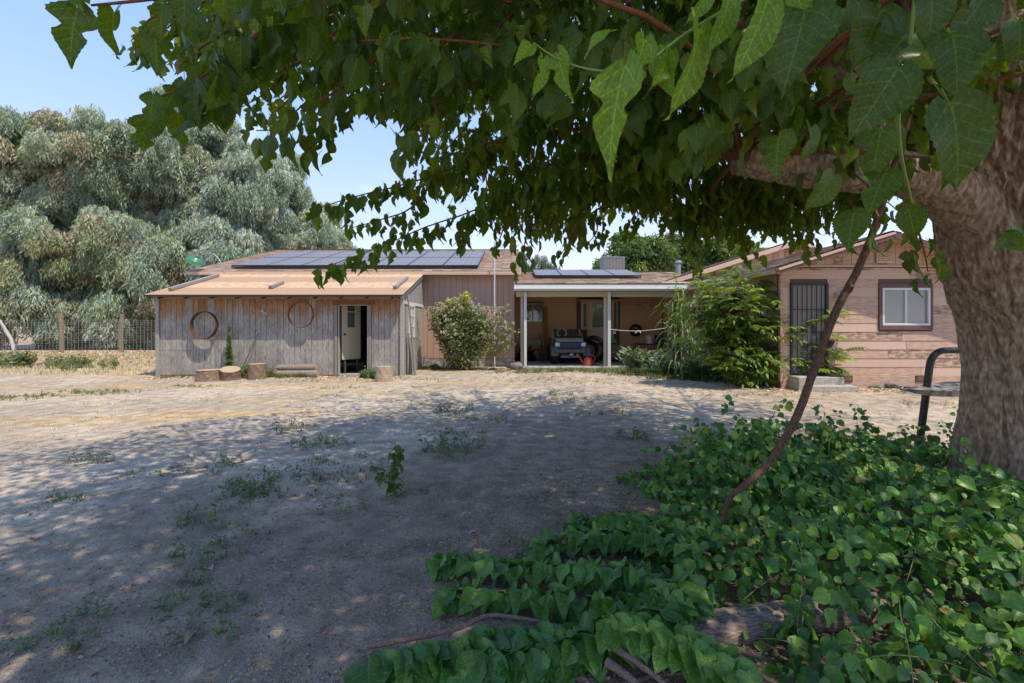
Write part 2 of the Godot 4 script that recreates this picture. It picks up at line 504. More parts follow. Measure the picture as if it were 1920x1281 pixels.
	M.leaf_olive = leaf_mat(T.leaf, Color(1.0, 0.95, 0.4), 0.45, lin(0.26, 0.38, 0.06))
	M.leaf_young = leaf_mat(T.leaf, Color(1.0, 1.0, 0.45), 0.42, lin(0.45, 0.68, 0.09))
	M.vine = leaf_mat(T.vine, Color(0.8, 0.8, 0.4), 0.42)
	M.foliage = leaf_mat(T.speck, Color(0.8, 0.8, 0.5), 0.5)
	M.dry = mat(Color(1, 1, 1), 0.9, null, Vector3.ONE, null, 1.0, true)
	M.stem_green = mat(lin(0.20, 0.30, 0.07), 0.6)
	M.stem_vine = mat(lin(0.22, 0.26, 0.09), 0.7)
	var glass := StandardMaterial3D.new()
	glass.transparency = BaseMaterial3D.TRANSPARENCY_ALPHA
	glass.albedo_color = Color(0.75, 0.82, 0.8, 0.12)
	glass.roughness = 0.03
	glass.metallic_specular = 0.6
	M.glass = glass
	var solar := mat(Color(1, 1, 1), 0.6)
	solar.albedo_texture = T.cells
	solar.metallic_specular = 0.4
	M.solar = solar
	var shed := mat(Color(1, 1, 1), 0.92)
	shed.albedo_texture = T.shed
	M.shed = shed

# ------------------------------------------------------------------ leaves
func prof_at(p: Array, t: float) -> float:
	for i in p.size() - 1:
		if t <= p[i + 1][0]:
			return lerpf(p[i][1], p[i + 1][1], (t - p[i][0]) / maxf(p[i + 1][0] - p[i][0], 1e-5))
	return 0.0
const HEART := [[0.0, 0.08], [0.04, 0.22], [0.12, 0.33], [0.24, 0.385], [0.36, 0.375], [0.5, 0.315], [0.65, 0.225], [0.78, 0.13], [0.88, 0.06], [0.95, 0.024], [1.0, 0.0]]
const LOBED := [[0.0, 0.08], [0.05, 0.22], [0.14, 0.34], [0.22, 0.385], [0.30, 0.33], [0.36, 0.13], [0.42, 0.15], [0.52, 0.27], [0.62, 0.24], [0.75, 0.15], [0.87, 0.06], [1.0, 0.0]]
const ROUND := [[0.0, 0.09], [0.05, 0.30], [0.15, 0.43], [0.3, 0.48], [0.45, 0.455], [0.6, 0.37], [0.75, 0.24], [0.88, 0.1], [1.0, 0.0]]
const OVAL := [[0.0, 0.0], [0.12, 0.16], [0.3, 0.26], [0.5, 0.27], [0.7, 0.2], [0.85, 0.11], [1.0, 0.0]]
func leaf_mesh(left: Array, right: Array, rows: int, half: int, fold: float, curl: float, wave: float, saw: float, stalk: float) -> ArrayMesh:
	# hangs from the origin along -y, faces +z, one unit long
	var b := MB.new()
	for i in rows + 1:
		var t := float(i) / rows
		t = lerpf(t, t * t * (3.0 - 2.0 * t), 0.35)
		for k in range(-half, half + 1):
			var s := float(k) / half
			var w := prof_at(left, t) if s < 0 else prof_at(right, t)
			if i % 2 == 1: w *= 1.0 + saw
			var x := s * w
			var y := -t + 0.13 * absf(s) * pow(1.0 - t, 6.0)
			var z := fold * absf(x) - curl * t * t + wave * sin(t * 9.0 + s * 2.0) * absf(s)
			b.vert(Vector3(x, y + curl * 0.25 * t * t, z), Vector3.BACK, Vector2(0.5 + x, t))
	var wd := half * 2 + 1
	for i in rows:
		for k in wd - 1:
			var a := i * wd + k
			b.tri(a, a + wd, a + wd + 1)
			b.tri(a, a + wd + 1, a + 1)
	b.normals()
	if stalk > 0.0:
		var q := 0.011
		b.quad(Vector3(-q, -0.02, 0.003), Vector3(q, -0.02, 0.003), Vector3(q, stalk * 0.7, -0.05), Vector3(-q, stalk * 0.7, -0.05), Vector2(0.5, 0.1), Vector2(0.5, 0.1), Vector2(0.5, 0.2), Vector2(0.5, 0.2))
		b.quad(Vector3(0, -0.02, -q), Vector3(0, -0.02, q), Vector3(0, stalk, -0.12 + q), Vector3(0, stalk, -0.12 - q), Vector2(0.5, 0.1), Vector2(0.5, 0.1), Vector2(0.5, 0.2), Vector2(0.5, 0.2))
	return b.mesh()
func leaf_basis(tip: Vector3, facing: Vector3, size: float) -> Basis:
	var y := -tip.normalized()
	var z := facing - y * facing.dot(y)
	if z.length() < 0.05: z = Vector3.RIGHT - y * y.x
	z = z.normalized()
	return Basis(y.cross(z), y, z).scaled_local(Vector3.ONE * size)
func spray_mesh(n: int, length: float, leaf: float, wide: float, spread: float, droop: float, sd: int) -> ArrayMesh:
	# a twig with n narrow leaves
	var r := RandomNumberGenerator.new()
	r.seed = sd
	var b := MB.new()
	for i in n:
		var t := (i + 0.5) / n
		var p := Vector3(r.randf_range(-spread, spread) * (0.4 + t), -t * length, r.randf_range(-spread, spread) * (0.4 + t))
		var d := Vector3(r.randf_range(-1, 1), -droop + r.randf_range(-0.3, 0.3), r.randf_range(-1, 1)).normalized()
		var sd2 := d.cross(Vector3(r.randf_range(-1, 1), r.randf_range(-1, 1), r.randf_range(-1, 1))).normalized()
		var l := leaf * r.randf_range(0.7, 1.25)
		var w := wide * r.randf_range(0.7, 1.2)
		var n0 := sd2.cross(d).normalized()
		var tip := p + d * l + Vector3.DOWN * l * 0.15
		var mid := p + d * l * 0.45
		var a := b.vert(p, n0, Vector2(0, 0))
		b.vert(mid + sd2 * w, n0, Vector2(1, 0.5)); b.vert(tip, n0, Vector2(0, 1)); b.vert(mid - sd2 * w, n0, Vector2(0.3, 0.5))
		b.tri(a, a + 1, a + 2); b.tri(a, a + 2, a + 3)
	return b.mesh()
func pinnate_mesh(pairs: int, leaf: float, wide: float) -> ArrayMesh:
	# a feather-like compound leaf along +x that arches down
	var b := MB.new()
	for i in pairs * 2 + 1:
		var t := float(int(i / 2) + 1) / (pairs + 1)
		var sgn := 1.0 if i % 2 == 0 else -1.0
		var p := Vector3(t, 0.25 * t - 0.42 * t * t, 0)
		var d := Vector3(0.45, -0.35, sgn).normalized() if i < pairs * 2 else Vector3(1, -0.6, 0).normalized()
		var s := d.cross(Vector3(0, 1, 0.2 * sgn)).normalized()
		var n0 := s.cross(d).normalized()
		var a := b.vert(p, n0, Vector2(0, 0))
		b.vert(p + d * leaf * 0.4 + s * wide, n0, Vector2(1, 0.3)); b.vert(p + d * leaf + Vector3.DOWN * leaf * 0.2, n0, Vector2(0.2, 1)); b.vert(p + d * leaf * 0.4 - s * wide, n0, Vector2(0.6, 0.6))
		b.tri(a, a + 1, a + 2); b.tri(a, a + 2, a + 3)
	for q in [0.006]:
		b.quad(Vector3(0, 0, -q), Vector3(0.5, 0.02, -q), Vector3(0.5, 0.02, q), Vector3(0, 0, q))
		b.quad(Vector3(0.5, 0.02, -q), Vector3(0.95, -0.14, -q), Vector3(0.95, -0.14, q), Vector3(0.5, 0.02, q))
	return b.mesh()
func blade_mesh(n: int, h: float, w: float, lean: float, sd: int) -> ArrayMesh:   # a tuft of grass
	var r := RandomNumberGenerator.new()
	r.seed = sd
	var b := MB.new()
	for i in n:
		var a := r.randf() * TAU
		var o := Vector3(r.randf_range(-0.3, 0.3), 0, r.randf_range(-0.3, 0.3)) * h
		var d := Vector3(cos(a), 0, sin(a))
		var s := Vector3(-d.z, 0, d.x) * w
		var hh := h * r.randf_range(0.5, 1.1)
		var l := lean * r.randf_range(0.3, 1.2) * hh
		var p1 := o + d * l * 0.35 + Vector3.UP * hh * 0.65
		var p2 := o + d * l + Vector3.UP * hh
		var n0 := d.cross(s).normalized()
		n0 = (Vector3.UP * 0.5 - d * 0.7).normalized()
		var k := b.vert(o - s, n0)
		b.vert(o + s, n0); b.vert(p1 + s * 0.7, n0); b.vert(p1 - s * 0.7, n0); b.vert(p2, n0)
		b.tri(k, k + 1, k + 2); b.tri(k, k + 2, k + 3); b.tri(k + 3, k + 2, k + 4)
	return b.mesh()
func jitter(c: Color, v: float) -> Color:
	var k := 1.0 + rnd(-v, v)
	return Color(c.r * k * (1.0 + rnd(-v, v) * 0.5), c.g * k, c.b * k * (1.0 + rnd(-v, v) * 0.5))

# ------------------------------------------------------------------ the mulberry
var leaf_hi := []        # detailed leaves
var leaf_lo: ArrayMesh
func lower_edge(px: float) -> float:      # how low the crown hangs, read along the photograph
	var e := [[-400, -160], [40, -120], [110, 10], [200, 90], [330, 150], [400, 190], [450, 225], [540, 250], [600, 225], [690, 205], [735, 270], [780, 370], [850, 425], [930, 455], [1000, 470], [1060, 475], [1110, 425], [1180, 410], [1250, 455], [1330, 485], [1420, 490], [1480, 470], [1530, 478], [1600, 460], [1700, 430], [1760, 400], [1800, 330], [1920, 200], [2300, 150]]
	for i in e.size() - 1:
		if px <= e[i + 1][0]:
			return lerpf(e[i][1], e[i + 1][1], clampf((px - e[i][0]) / (e[i + 1][0] - e[i][0]), 0, 1))
	return 150.0
func mulberry() -> void:
	var base := Vector3(4.27, 0, -3.9)
	var tree := thing("mulberry_tree", "big mulberry tree with furrowed grey trunk and low spreading green crown", "tree", base)
	var off := -base
	var L := func(a: Array) -> Array:
		var o := []
		for v in a: o.append(v + off)
		return o
	# trunk
	var sp := smooth_path(L.call([Vector3(4.52, -0.25, -3.9), Vector3(4.50, 0.1, -3.9), Vector3(4.49, 0.6, -3.9), Vector3(4.47, 1.1, -3.9), Vector3(4.42, 1.55, -3.9), Vector3(4.31, 2.0, -3.9), Vector3(4.24, 2.4, -3.88), Vector3(4.02, 2.9, -3.82), Vector3(3.72, 3.5, -3.7), Vector3(3.4, 4.3, -3.6), Vector3(3.1, 5.3, -3.6), Vector3(2.9, 6.2, -3.7)]), [0.66, 0.56, 0.49, 0.45, 0.46, 0.50, 0.49, 0.41, 0.36, 0.30, 0.22, 0.15], 300)
	var b := MB.new()
	b.tube(sp[0], sp[1], 300, true, bark_noise, 0.029, 5.5, 0.028)
	build("trunk", b, M.bark, tree)
	var limbs := [
		[[Vector3(4.2, 2.15, -3.85), Vector3(3.75, 2.45, -3.8), Vector3(3.2, 2.66, -3.72), Vector3(2.6, 2.66, -3.62), Vector3(2.1, 2.68, -3.55), Vector3(1.75, 2.74, -3.5)], [0.30, 0.22, 0.165, 0.155, 0.13, 0.14]],
		[[Vector3(3.0, 2.62, -3.68), Vector3(2.78, 2.95, -3.6), Vector3(2.5, 3.5, -3.45), Vector3(2.2, 4.2, -3.2), Vector3(1.75, 4.9, -3.0)], [0.19, 0.16, 0.13, 0.12, 0.10]],
		[[Vector3(3.7, 3.5, -3.7), Vector3(4.2, 4.3, -4.2), Vector3(4.8, 5.2, -4.9), Vector3(5.2, 5.7, -5.5)], [0.26, 0.2, 0.15, 0.12]],
		[[Vector3(3.9, 3.1, -3.8), Vector3(4.5, 3.7, -3.2), Vector3(5.0, 4.4, -2.4), Vector3(5.2, 4.9, -1.7)], [0.26, 0.18, 0.14, 0.11]],
		[[Vector3(3.45, 4.1, -3.6), Vector3(3.0, 4.7, -2.7), Vector3(2.6, 5.2, -1.7), Vector3(2.2, 5.4, -1.0)], [0.22, 0.17, 0.13, 0.1]],
		[[Vector3(3.3, 4.4, -3.6), Vector3(2.7, 4.9, -4.4), Vector3(2.2, 5.2, -5.2), Vector3(1.9, 5.3, -5.9)], [0.2, 0.15, 0.12, 0.1]],
		[[Vector3(3.95, 3.0, -3.8), Vector3(3.4, 3.2, -4.4), Vector3(2.8, 3.4, -5.0), Vector3(2.2, 3.6, -5.6)], [0.2, 0.14, 0.11, 0.08]],
		[[Vector3(2.0, 4.6, -3.1), Vector3(1.2, 5.3, -2.9), Vector3(0.3, 5.8, -2.7), Vector3(-0.5, 6.1, -2.6)], [0.11, 0.09, 0.07, 0.05]],
		[[Vector3(2.5, 5.25, -1.5), Vector3(1.8, 5.6, -0.9), Vector3(0.9, 5.8, -0.5), Vector3(0.2, 5.9, -0.3)], [0.12, 0.09, 0.07, 0.05]],
		[[Vector3(2.4, 5.3, -1.2), Vector3(2.2, 5.6, -0.3), Vector3(1.9, 5.7, 0.6), Vector3(1.6, 5.7, 1.3)], [0.11, 0.09, 0.07, 0.05]],
		[[Vector3(2.45, 3.65, -3.4), Vector3(1.9, 3.95, -3.9), Vector3(1.4, 4.1, -4.3), Vector3(0.9, 4.2, -4.6)], [0.1, 0.08, 0.07, 0.05]],
	]
	var knobs := []
	for l in limbs:
		var q := smooth_path(L.call(l[0]), l[1], 60)
		var lb := MB.new()
		lb.tube(q[0], q[1], 64, true, bark_noise, 0.014, 7.0, 0.06)
		build("limb", lb, M.bark, tree)
		knobs.append(l[0][-1])
	knobs.append(Vector3(2.9, 6.2, -3.7))

	# leaves and shoots
	var leaves := []      # [Transform3D, Color, size]
	var greens := [Color(0.24, 0.37, 0.055), Color(0.29, 0.41, 0.055), Color(0.20, 0.32, 0.06), Color(0.35, 0.45, 0.06)]
	var shoots := []
	var add_leaves := func(pts: Array, from: float, gap: float, size: float, free: bool) -> void:
		var run := 0.0
		var side := 1.0
		var next := 0.0
		var total := 0.0
		for i in pts.size() - 1: total += (pts[i + 1] - pts[i]).length()
		for i in pts.size() - 1:
			var d: Vector3 = pts[i + 1] - pts[i]
			var ln := d.length()
			while next < run + ln:
				var p: Vector3 = pts[i] + d * ((next - run) / ln)
				if next / total >= from:
					var dir := d / ln
					var s := dir.cross(Vector3.UP).normalized() * side
					side = -side
					var tip := (s * rnd(0.0, 0.7) + dir * rnd(0.0, 0.5) + Vector3.DOWN * (rnd(1.6, 3.0) if free else rnd(0.9, 2.0)) + rv() * 0.3).normalized()
					var sz := size * rnd(0.6, 1.25)
					var o := p + s * 0.04 + tip * sz * 0.25 + rv() * (0.055 if free else 0.03)
					var px := pix(o + tip * sz)
					var py := pix(o)
					var ok := true
					if o.z < -0.3:
						if o.z > -1.7 and not free and px.x > -200 and px.x < 2050 and px.y > -150: ok = false
						if not free and px.x > -150 and px.x < 2050 and maxf(px.y, py.y) > lower_edge(px.x) + rnd(-25, 12): ok = false
					if o.distance_to(Vector3(0, EYE, 0)) < 0.75: ok = false
					if not free and o.z < -1.5 and py.y > -40 and py.x > 0 and gn.get_noise_3dv(o * 1.9) > 0.15: ok = false
					if not free and o.z > -3.75 and o.z < -0.3 and py.x > 1370 and py.x < 1830 and py.y > 230 and py.y < 400 and rng.randf() < 0.72: ok = false
					if ok:
						var facing := s * rnd(0.2, 1.0) + Vector3.UP * rnd(0.0, 0.9) + rv() * 0.7
						leaves.append([Transform3D(leaf_basis(tip, facing, sz).scaled_local(Vector3(rnd(0.68, 0.9), 1.0, 1.0)), o + off), jitter(greens[rng.randi() % 4], 0.3), sz / maxf(o.length(), 0.5)])
				next += gap * rnd(0.7, 1.3)
			run += ln
	for ki in knobs.size():
		var k: Vector3 = knobs[ki]
		var n := 24 if ki == 0 else (30 if ki in [7, 8] else 22)
		for s in n:
			var a := TAU * (s + rnd(-0.4, 0.4)) / n
			var el := rnd(-0.05, 0.55) if ki == 0 else rnd(-0.15, 0.95)
			var dir := Vector3(cos(a) * cos(el), sin(el), sin(a) * cos(el))
			var ln := rnd(1.9, 3.4) if ki == 0 else rnd(2.2, 4.2)
			var dr := rnd(0.10, 0.26) if ki == 0 else rnd(0.14, 0.40)
			var pts := [k]
			var p := k
			var rr := []
			var steps := 12
			for i in steps:
				p += dir * (ln / steps)
				dir = (dir + Vector3(0, -dr * ln / steps, 0) + rv() * 0.05).normalized()
				if p.z < -0.3:
					var q := pix(p)
					if q.x > -60 and q.x < 2000 and q.y > lower_edge(q.x) - 25: break
				if p.distance_to(Vector3(0, EYE, 0)) < 0.8: break
				if p.y < 1.9: break
				pts.append(p)
			if pts.size() < 4: continue
			for i in pts.size(): rr.append(lerpf(0.024, 0.004, float(i) / (pts.size() - 1)))
			shoots.append([pts, rr])
			add_leaves.call(pts, 0.22, 0.05, 0.14, false)
			# side twigs
			for w in range(2, pts.size() - 1):
				for twin in (2 if ki in [0, 1, 4, 6, 7, 8, 10] else 1):
					var d2: Vector3 = (pts[w + 1] - pts[w]).normalized()
					var sd := (d2.cross(Vector3.UP) * (1.0 if (w + twin) % 2 else -1.0) + d2 * 0.5 + Vector3.UP * rnd(-0.5, 0.5)).normalized()
					var tp := [pts[w]]
					var q: Vector3 = pts[w]
					for i in 5:
						q += sd * rnd(0.09, 0.17)
						sd = (sd + Vector3(0, -0.1, 0) + rv() * 0.08).normalized()
						tp.append(q)
					add_leaves.call(tp, 0.1, 0.05 if ki in [0, 1, 4, 6, 7, 8, 10] else 0.06, 0.13, false)
	# hanging twigs that make the lower outline
	var twigs := [
		[[at(700, -80, 2.1), at(560, 20, 1.85), at(450, 90, 1.7), at(370, 150, 1.62), at(290, 185, 1.55)], 0.15, 0.032],
		[[at(560, -60, 1.7), at(400, -20, 1.5), at(270, 0, 1.4), at(170, 10, 1.35)], 0.14, 0.06],
		[[at(480, 60, 1.8), at(440, 130, 1.75), at(400, 170, 1.7), at(380, 200, 1.7)], 0.13, 0.04],
		[[at(860, 60, 2.9), at(740, 150, 2.7), at(620, 215, 2.6), at(540, 240, 2.55), at(480, 245, 2.5)], 0.13, 0.05],
		[[at(640, 190, 2.7), at(600, 250, 2.65), at(575, 290, 2.6)], 0.12, 0.05],
		[[at(900, 150, 3.4), at(800, 200, 3.3), at(730, 190, 3.2), at(690, 200, 3.1)], 0.12, 0.06],
		[[at(980, 240, 3.9), at(860, 310, 3.8), at(760, 345, 3.7), at(660, 370, 3.6), at(585, 395, 3.55)], 0.125, 0.04],
		[[at(1000, 330, 4.1), at(900, 390, 4.0), at(800, 425, 3.9), at(720, 460, 3.8), at(600, 505, 3.7)], 0.125, 0.045],
		[[at(820, 330, 3.8), at(770, 390, 3.75), at(720, 410, 3.7), at(650, 430, 3.65)], 0.12, 0.05],
		[[at(930, 380, 4.0), at(880, 430, 3.9), at(850, 460, 3.85)], 0.12, 0.05],
		[[at(960, 380, 4.2), at(940, 440, 4.1), at(925, 480, 4.05)], 0.125, 0.05],
		[[at(1000, 400, 4.4), at(985, 450, 4.3), at(978, 500, 4.25)], 0.12, 0.05],
		[[at(1100, 380, 4.3), at(1075, 440, 4.2), at(1050, 480, 4.15)], 0.125, 0.045],
		[[at(1110, 400, 4.4), at(1120, 430, 4.35), at(1100, 460, 4.3)], 0.12, 0.045],
		[[at(1200, 380, 5.0), at(1180, 420, 4.9), at(1165, 440, 4.85)], 0.13, 0.05],
		[[at(1290, 400, 5.0), at(1300, 450, 4.9), at(1310, 500, 4.85)], 0.13, 0.05],
		[[at(1390, 400, 4.8), at(1400, 450, 4.7), at(1415, 480, 4.7)], 0.13, 0.05],
		[[at(1500, 380, 4.4), at(1520, 430, 4.3), at(1535, 465, 4.3)], 0.13, 0.05],
		[[at(1600, 370, 4.0), at(1590, 420, 3.9), at(1580, 450, 3.9)], 0.13, 0.05],
		[[at(1690, 380, 3.0), at(1720, 430, 2.95), at(1735, 480, 2.9), at(1740, 510, 2.9)], 0.13, 0.05],
		[[at(1640, 390, 2.6), at(1650, 420, 2.55), at(1640, 440, 2.5)], 0.13, 0.07],
	]
	for i in 46:
		var x := 250.0 + i * 11.5 + rnd(-12, 12)
		var d := rnd(2.0, 3.6)
		var low := lower_edge(x) - rnd(10, 210)
		twigs.append([[at(x + rnd(60, 150), low - rnd(70, 130), d + 0.15), at(x + rnd(20, 60), low - rnd(25, 50), d), at(x - 15, low, d - 0.05)], 0.115, 0.05])
	for i in 34:
		var x := 1190.0 + i * 13.5 + rnd(-8, 8)
		var d := rnd(4.2, 6.6)
		var low := lower_edge(x) - rnd(25, 75)
		twigs.append([[at(x + rnd(-30, 40), low - rnd(120, 190), d + 0.2), at(x + rnd(-15, 20), low - 60, d + 0.1), at(x, low, d)], 0.13, 0.05])
	for i in 20:
		var x := 780.0 + i * 20.0 + rnd(-8, 8)
		var d := rnd(3.8, 5.6)
		var low := lower_edge(x) - rnd(30, 80)
		twigs.append([[at(x + rnd(0, 70), low - rnd(120, 170), d + 0.2), at(x + rnd(0, 30), low - 60, d + 0.1), at(x, low, d)], 0.13, 0.055])
	for tw in twigs:
		var q := smooth_path(tw[0], range(tw[0].size()).map(func(i): return lerpf(0.009, 0.003, float(i) / (tw[0].size() - 1))), 12)
		shoots.append(q)
		add_leaves.call(q[0], 0.0, tw[2], tw[1], true)
		add_leaves.call(q[0], 0.1, tw[2] * 1.3, tw[1] * 0.9, true)
	var n_s := 0
	for s in shoots:
		var sb := MB.new()
		sb.tube(L.call(s[0]), s[1], 6, false)
		build("branch", sb, M.bark_red, tree)
	# the leaves that hang closest to the eye, one by one: stalk point, tip, depth, kind of leaf, colour
	var near := [
		[1782, 195, 1827, 362, 0.95, 0, "dark"], [1681, 129, 1602, 262, 1.0, 0, "dark"], [1786, 69, 1812, 180, 0.98, 0, "dark"], [1910, 40, 1925, 120, 0.9, 0, "dark"], [1508, 22, 1480, 154, 1.05, 0, "dark"],
		[1700, 60, 1655, 130, 1.15, 0, "dark"], [1840, 0, 1800, 75, 1.05, 1, "dark"], [1745, -10, 1760, 80, 1.0, 0, "dark"], [1650, 20, 1625, 110, 1.15, 0, "dark"], [1590, 0, 1575, 70, 1.2, 1, "mid"],
		[1658, 326, 1628, 400, 1.4, 1, "mid"], [1651, 247, 1632, 345, 1.4, 1, "mid"], [1520, 240, 1518, 305, 1.6, 1, "olive"], [1460, 258, 1450, 330, 1.5, 1, "olive"], [1703, 393, 1722, 455, 1.45, 0, "mid"],
		[1600, 400, 1588, 470, 1.8, 0, "mid"], [1560, 330, 1520, 400, 2.0, 0, "olive"], [1900, 425, 1885, 470, 1.9, 1, "mid"], [1885, 440, 1925, 470, 1.9, 0, "mid"],
		[1170, 128, 1117, 322, 0.92, 1, "young"], [1207, 75, 1186, 182, 0.95, 1, "young"], [1257, 95, 1237, 162, 1.0, 0, "young"], [1017, 113, 1009, 184, 1.05, 1, "young"], [1047, 102, 1061, 184, 1.05, 1, "young"],
		[1140, 60, 1088, 100, 1.0, 0, "young"], [1310, 55, 1284, 225, 0.95, 0, "young"], [1366, -4, 1350, 94, 0.95, 0, "young"], [1437, 0, 1404, 140, 0.92, 0, "young"], [995, 85, 968, 112, 1.05, 0, "young"],
		[1235, 100, 1262, 190, 1.0, 0, "young"], [1490, -20, 1520, 60, 1.05, 0, "young"], [1560, -30, 1545, 40, 1.1, 0, "young"], [1330, -20, 1300, 45, 1.0, 1, "young"],
	]
	var young_stem := smooth_path(L.call([at(1500, -60, 0.98), at(1400, -5, 0.98), at(1290, 60, 0.98), at(1200, 125, 0.98), at(1120, 132, 1.0), at(1050, 112, 1.04), at(1000, 80, 1.06)]), [0.004, 0.004, 0.0035, 0.003, 0.0025, 0.002, 0.0014], 30)
	var yb := MB.new()
	yb.tube(young_stem[0], young_stem[1], 8, true)
	build("young_shoot", yb, M.stem_green, tree, "pale green young shoot with bright leaves")
	var old_stem := smooth_path(L.call([at(1720, -40, 1.1), at(1700, 120, 1.15), at(1685, 210, 1.2), at(1690, 290, 1.3), at(1710, 380, 1.42)]), [0.005, 0.005, 0.005, 0.0045, 0.003], 20)
	var ob := MB.new()
	ob.tube(old_stem[0], old_stem[1], 8, true)
	build("young_shoot", ob, M.stem_green, tree)
	for e in near:
		var p0 := at(e[0], e[1], e[4])
		var p1 := at(e[2], e[3], e[4] - 0.02 + rnd(-0.03, 0.03))
		var facing := Vector3(rnd(-0.4, 0.4) if e[6] == "dark" else rnd(0.5, 1.1) * (1.0 if rng.randf() < 0.6 else -1.0), rnd(0.15, 0.5), 1.0)
		var m: Material = {"dark": M.leaf_dark, "mid": M.leaf_mid, "olive": M.leaf_olive, "young": M.leaf_young}[e[6]]
		var which: int = (rng.randi() % 2) if e[5] == 0 else 2 + rng.randi() % 2
		placed("leaf", leaf_hi[which], m, tree, Transform3D(leaf_basis(p1 - p0, facing, (p1 - p0).length()).scaled_local(Vector3(0.62 if e[6] == "young" else 0.95, 1.0, 1.0)), p0 + off))
	# the largest others as leaves of their own, the rest as one mass
	for lf in leaves:
		var o: Vector3 = lf[0].origin - off
		var q := pix(o)
		if o.z > -0.2 or q.x < -30 or q.x > 1950 or q.y < -60: lf[2] *= 0.001
	leaves.sort_custom(func(x, y): return x[2] > y[2])
	var singles := 266
	var mats := [M.leaf_mid, M.leaf_olive, M.leaf_mid, M.leaf_dark]
	var trs := []
	var cols := []
	for i in leaves.size():
		if i < singles:
			placed("leaf", leaf_hi[rng.randi() % 4], mats[rng.randi() % 4], tree, leaves[i][0])
		else:
			trs.append(leaves[i][0])
			cols.append(leaves[i][1])
	stuff("foliage", "", "", leaf_lo, M.leaf, trs, cols, tree)
	print("mulberry leaves ", leaves.size(), " shoots ", shoots.size())

# ------------------------------------------------------------------ other trees
func far_tree(called: String, label: String, base: Vector3, height: float, lumps: Array, clump_r: float, n_clumps: int, per: int, spray: Mesh, cols: Array, group: String, hang: float, bare := 0.0) -> void:
	# lumps: [centre, radii] of the crown relative to the base
	var t := thing(called, label, "tree", base, group)
	var b := MB.new()
	var top: Vector3 = lumps[0][0] + Vector3(0, lumps[0][1].y * 0.3, 0)
	var sp := smooth_path([Vector3(0, -0.3, 0), Vector3(rnd(-0.2, 0.2), height * 0.2, rnd(-0.2, 0.2)), Vector3(top.x * 0.5, height * 0.45, top.z * 0.5), top], [height * 0.032, height * 0.024, height * 0.016, height * 0.004], 30)
	b.tube(sp[0], sp[1], 12, true)
	build("trunk", b, M.euc_bark, t)
	var trs := []
	var ccs := []
	var split := []
	for l in lumps:
		for j in 7:
			var u := rv()
			split.append([l[0] + u * l[1] * rnd(0.35, 0.85), l[1] * rnd(0.28, 0.5)])
	for l in split:
		var c: Vector3 = l[0]
		var r: Vector3 = l[1]
		var lb := MB.new()
		var q := smooth_path([sp[0][8], (sp[0][12] + c) * 0.5 + Vector3(0, -0.4, 0), c + Vector3(0, r.y * 0.2, 0)], [height * 0.012, height * 0.007, 0.03], 14)
		lb.tube(q[0], q[1], 7, false)
		build("limb", lb, M.euc_bark, t)
		var vol: float = r.x * r.y * r.z
		var nc := maxi(3, int(n_clumps * pow(vol, 0.62) * 0.75))
		for k in nc:
			var u := rv()
			var cc := c + u * r * pow(rnd(0.15, 1.0), 0.4)
			var cr := clump_r * rnd(0.6, 1.3)
			var col: Color = cols[rng.randi() % cols.size()]
			for s in per:
				var w := rv()
				if w.y < -0.2 and rng.randf() < 0.5: w.y = -w.y
				var p := cc + Vector3(w.x, w.y * 0.8, w.z) * cr * pow(rnd(0.1, 1.0), 0.45)
				if p.y < 0.3: continue
				var bas := Basis(Vector3.UP, rnd(0, TAU)) * Basis(Vector3.RIGHT, rnd(-hang, hang))
				trs.append(Transform3D(bas.scaled(Vector3.ONE * rnd(0.7, 1.35)), p))
				ccs.append(jitter(col, 0.25))
	stuff("crown", "", "", spray, M.foliage, trs, ccs, t)
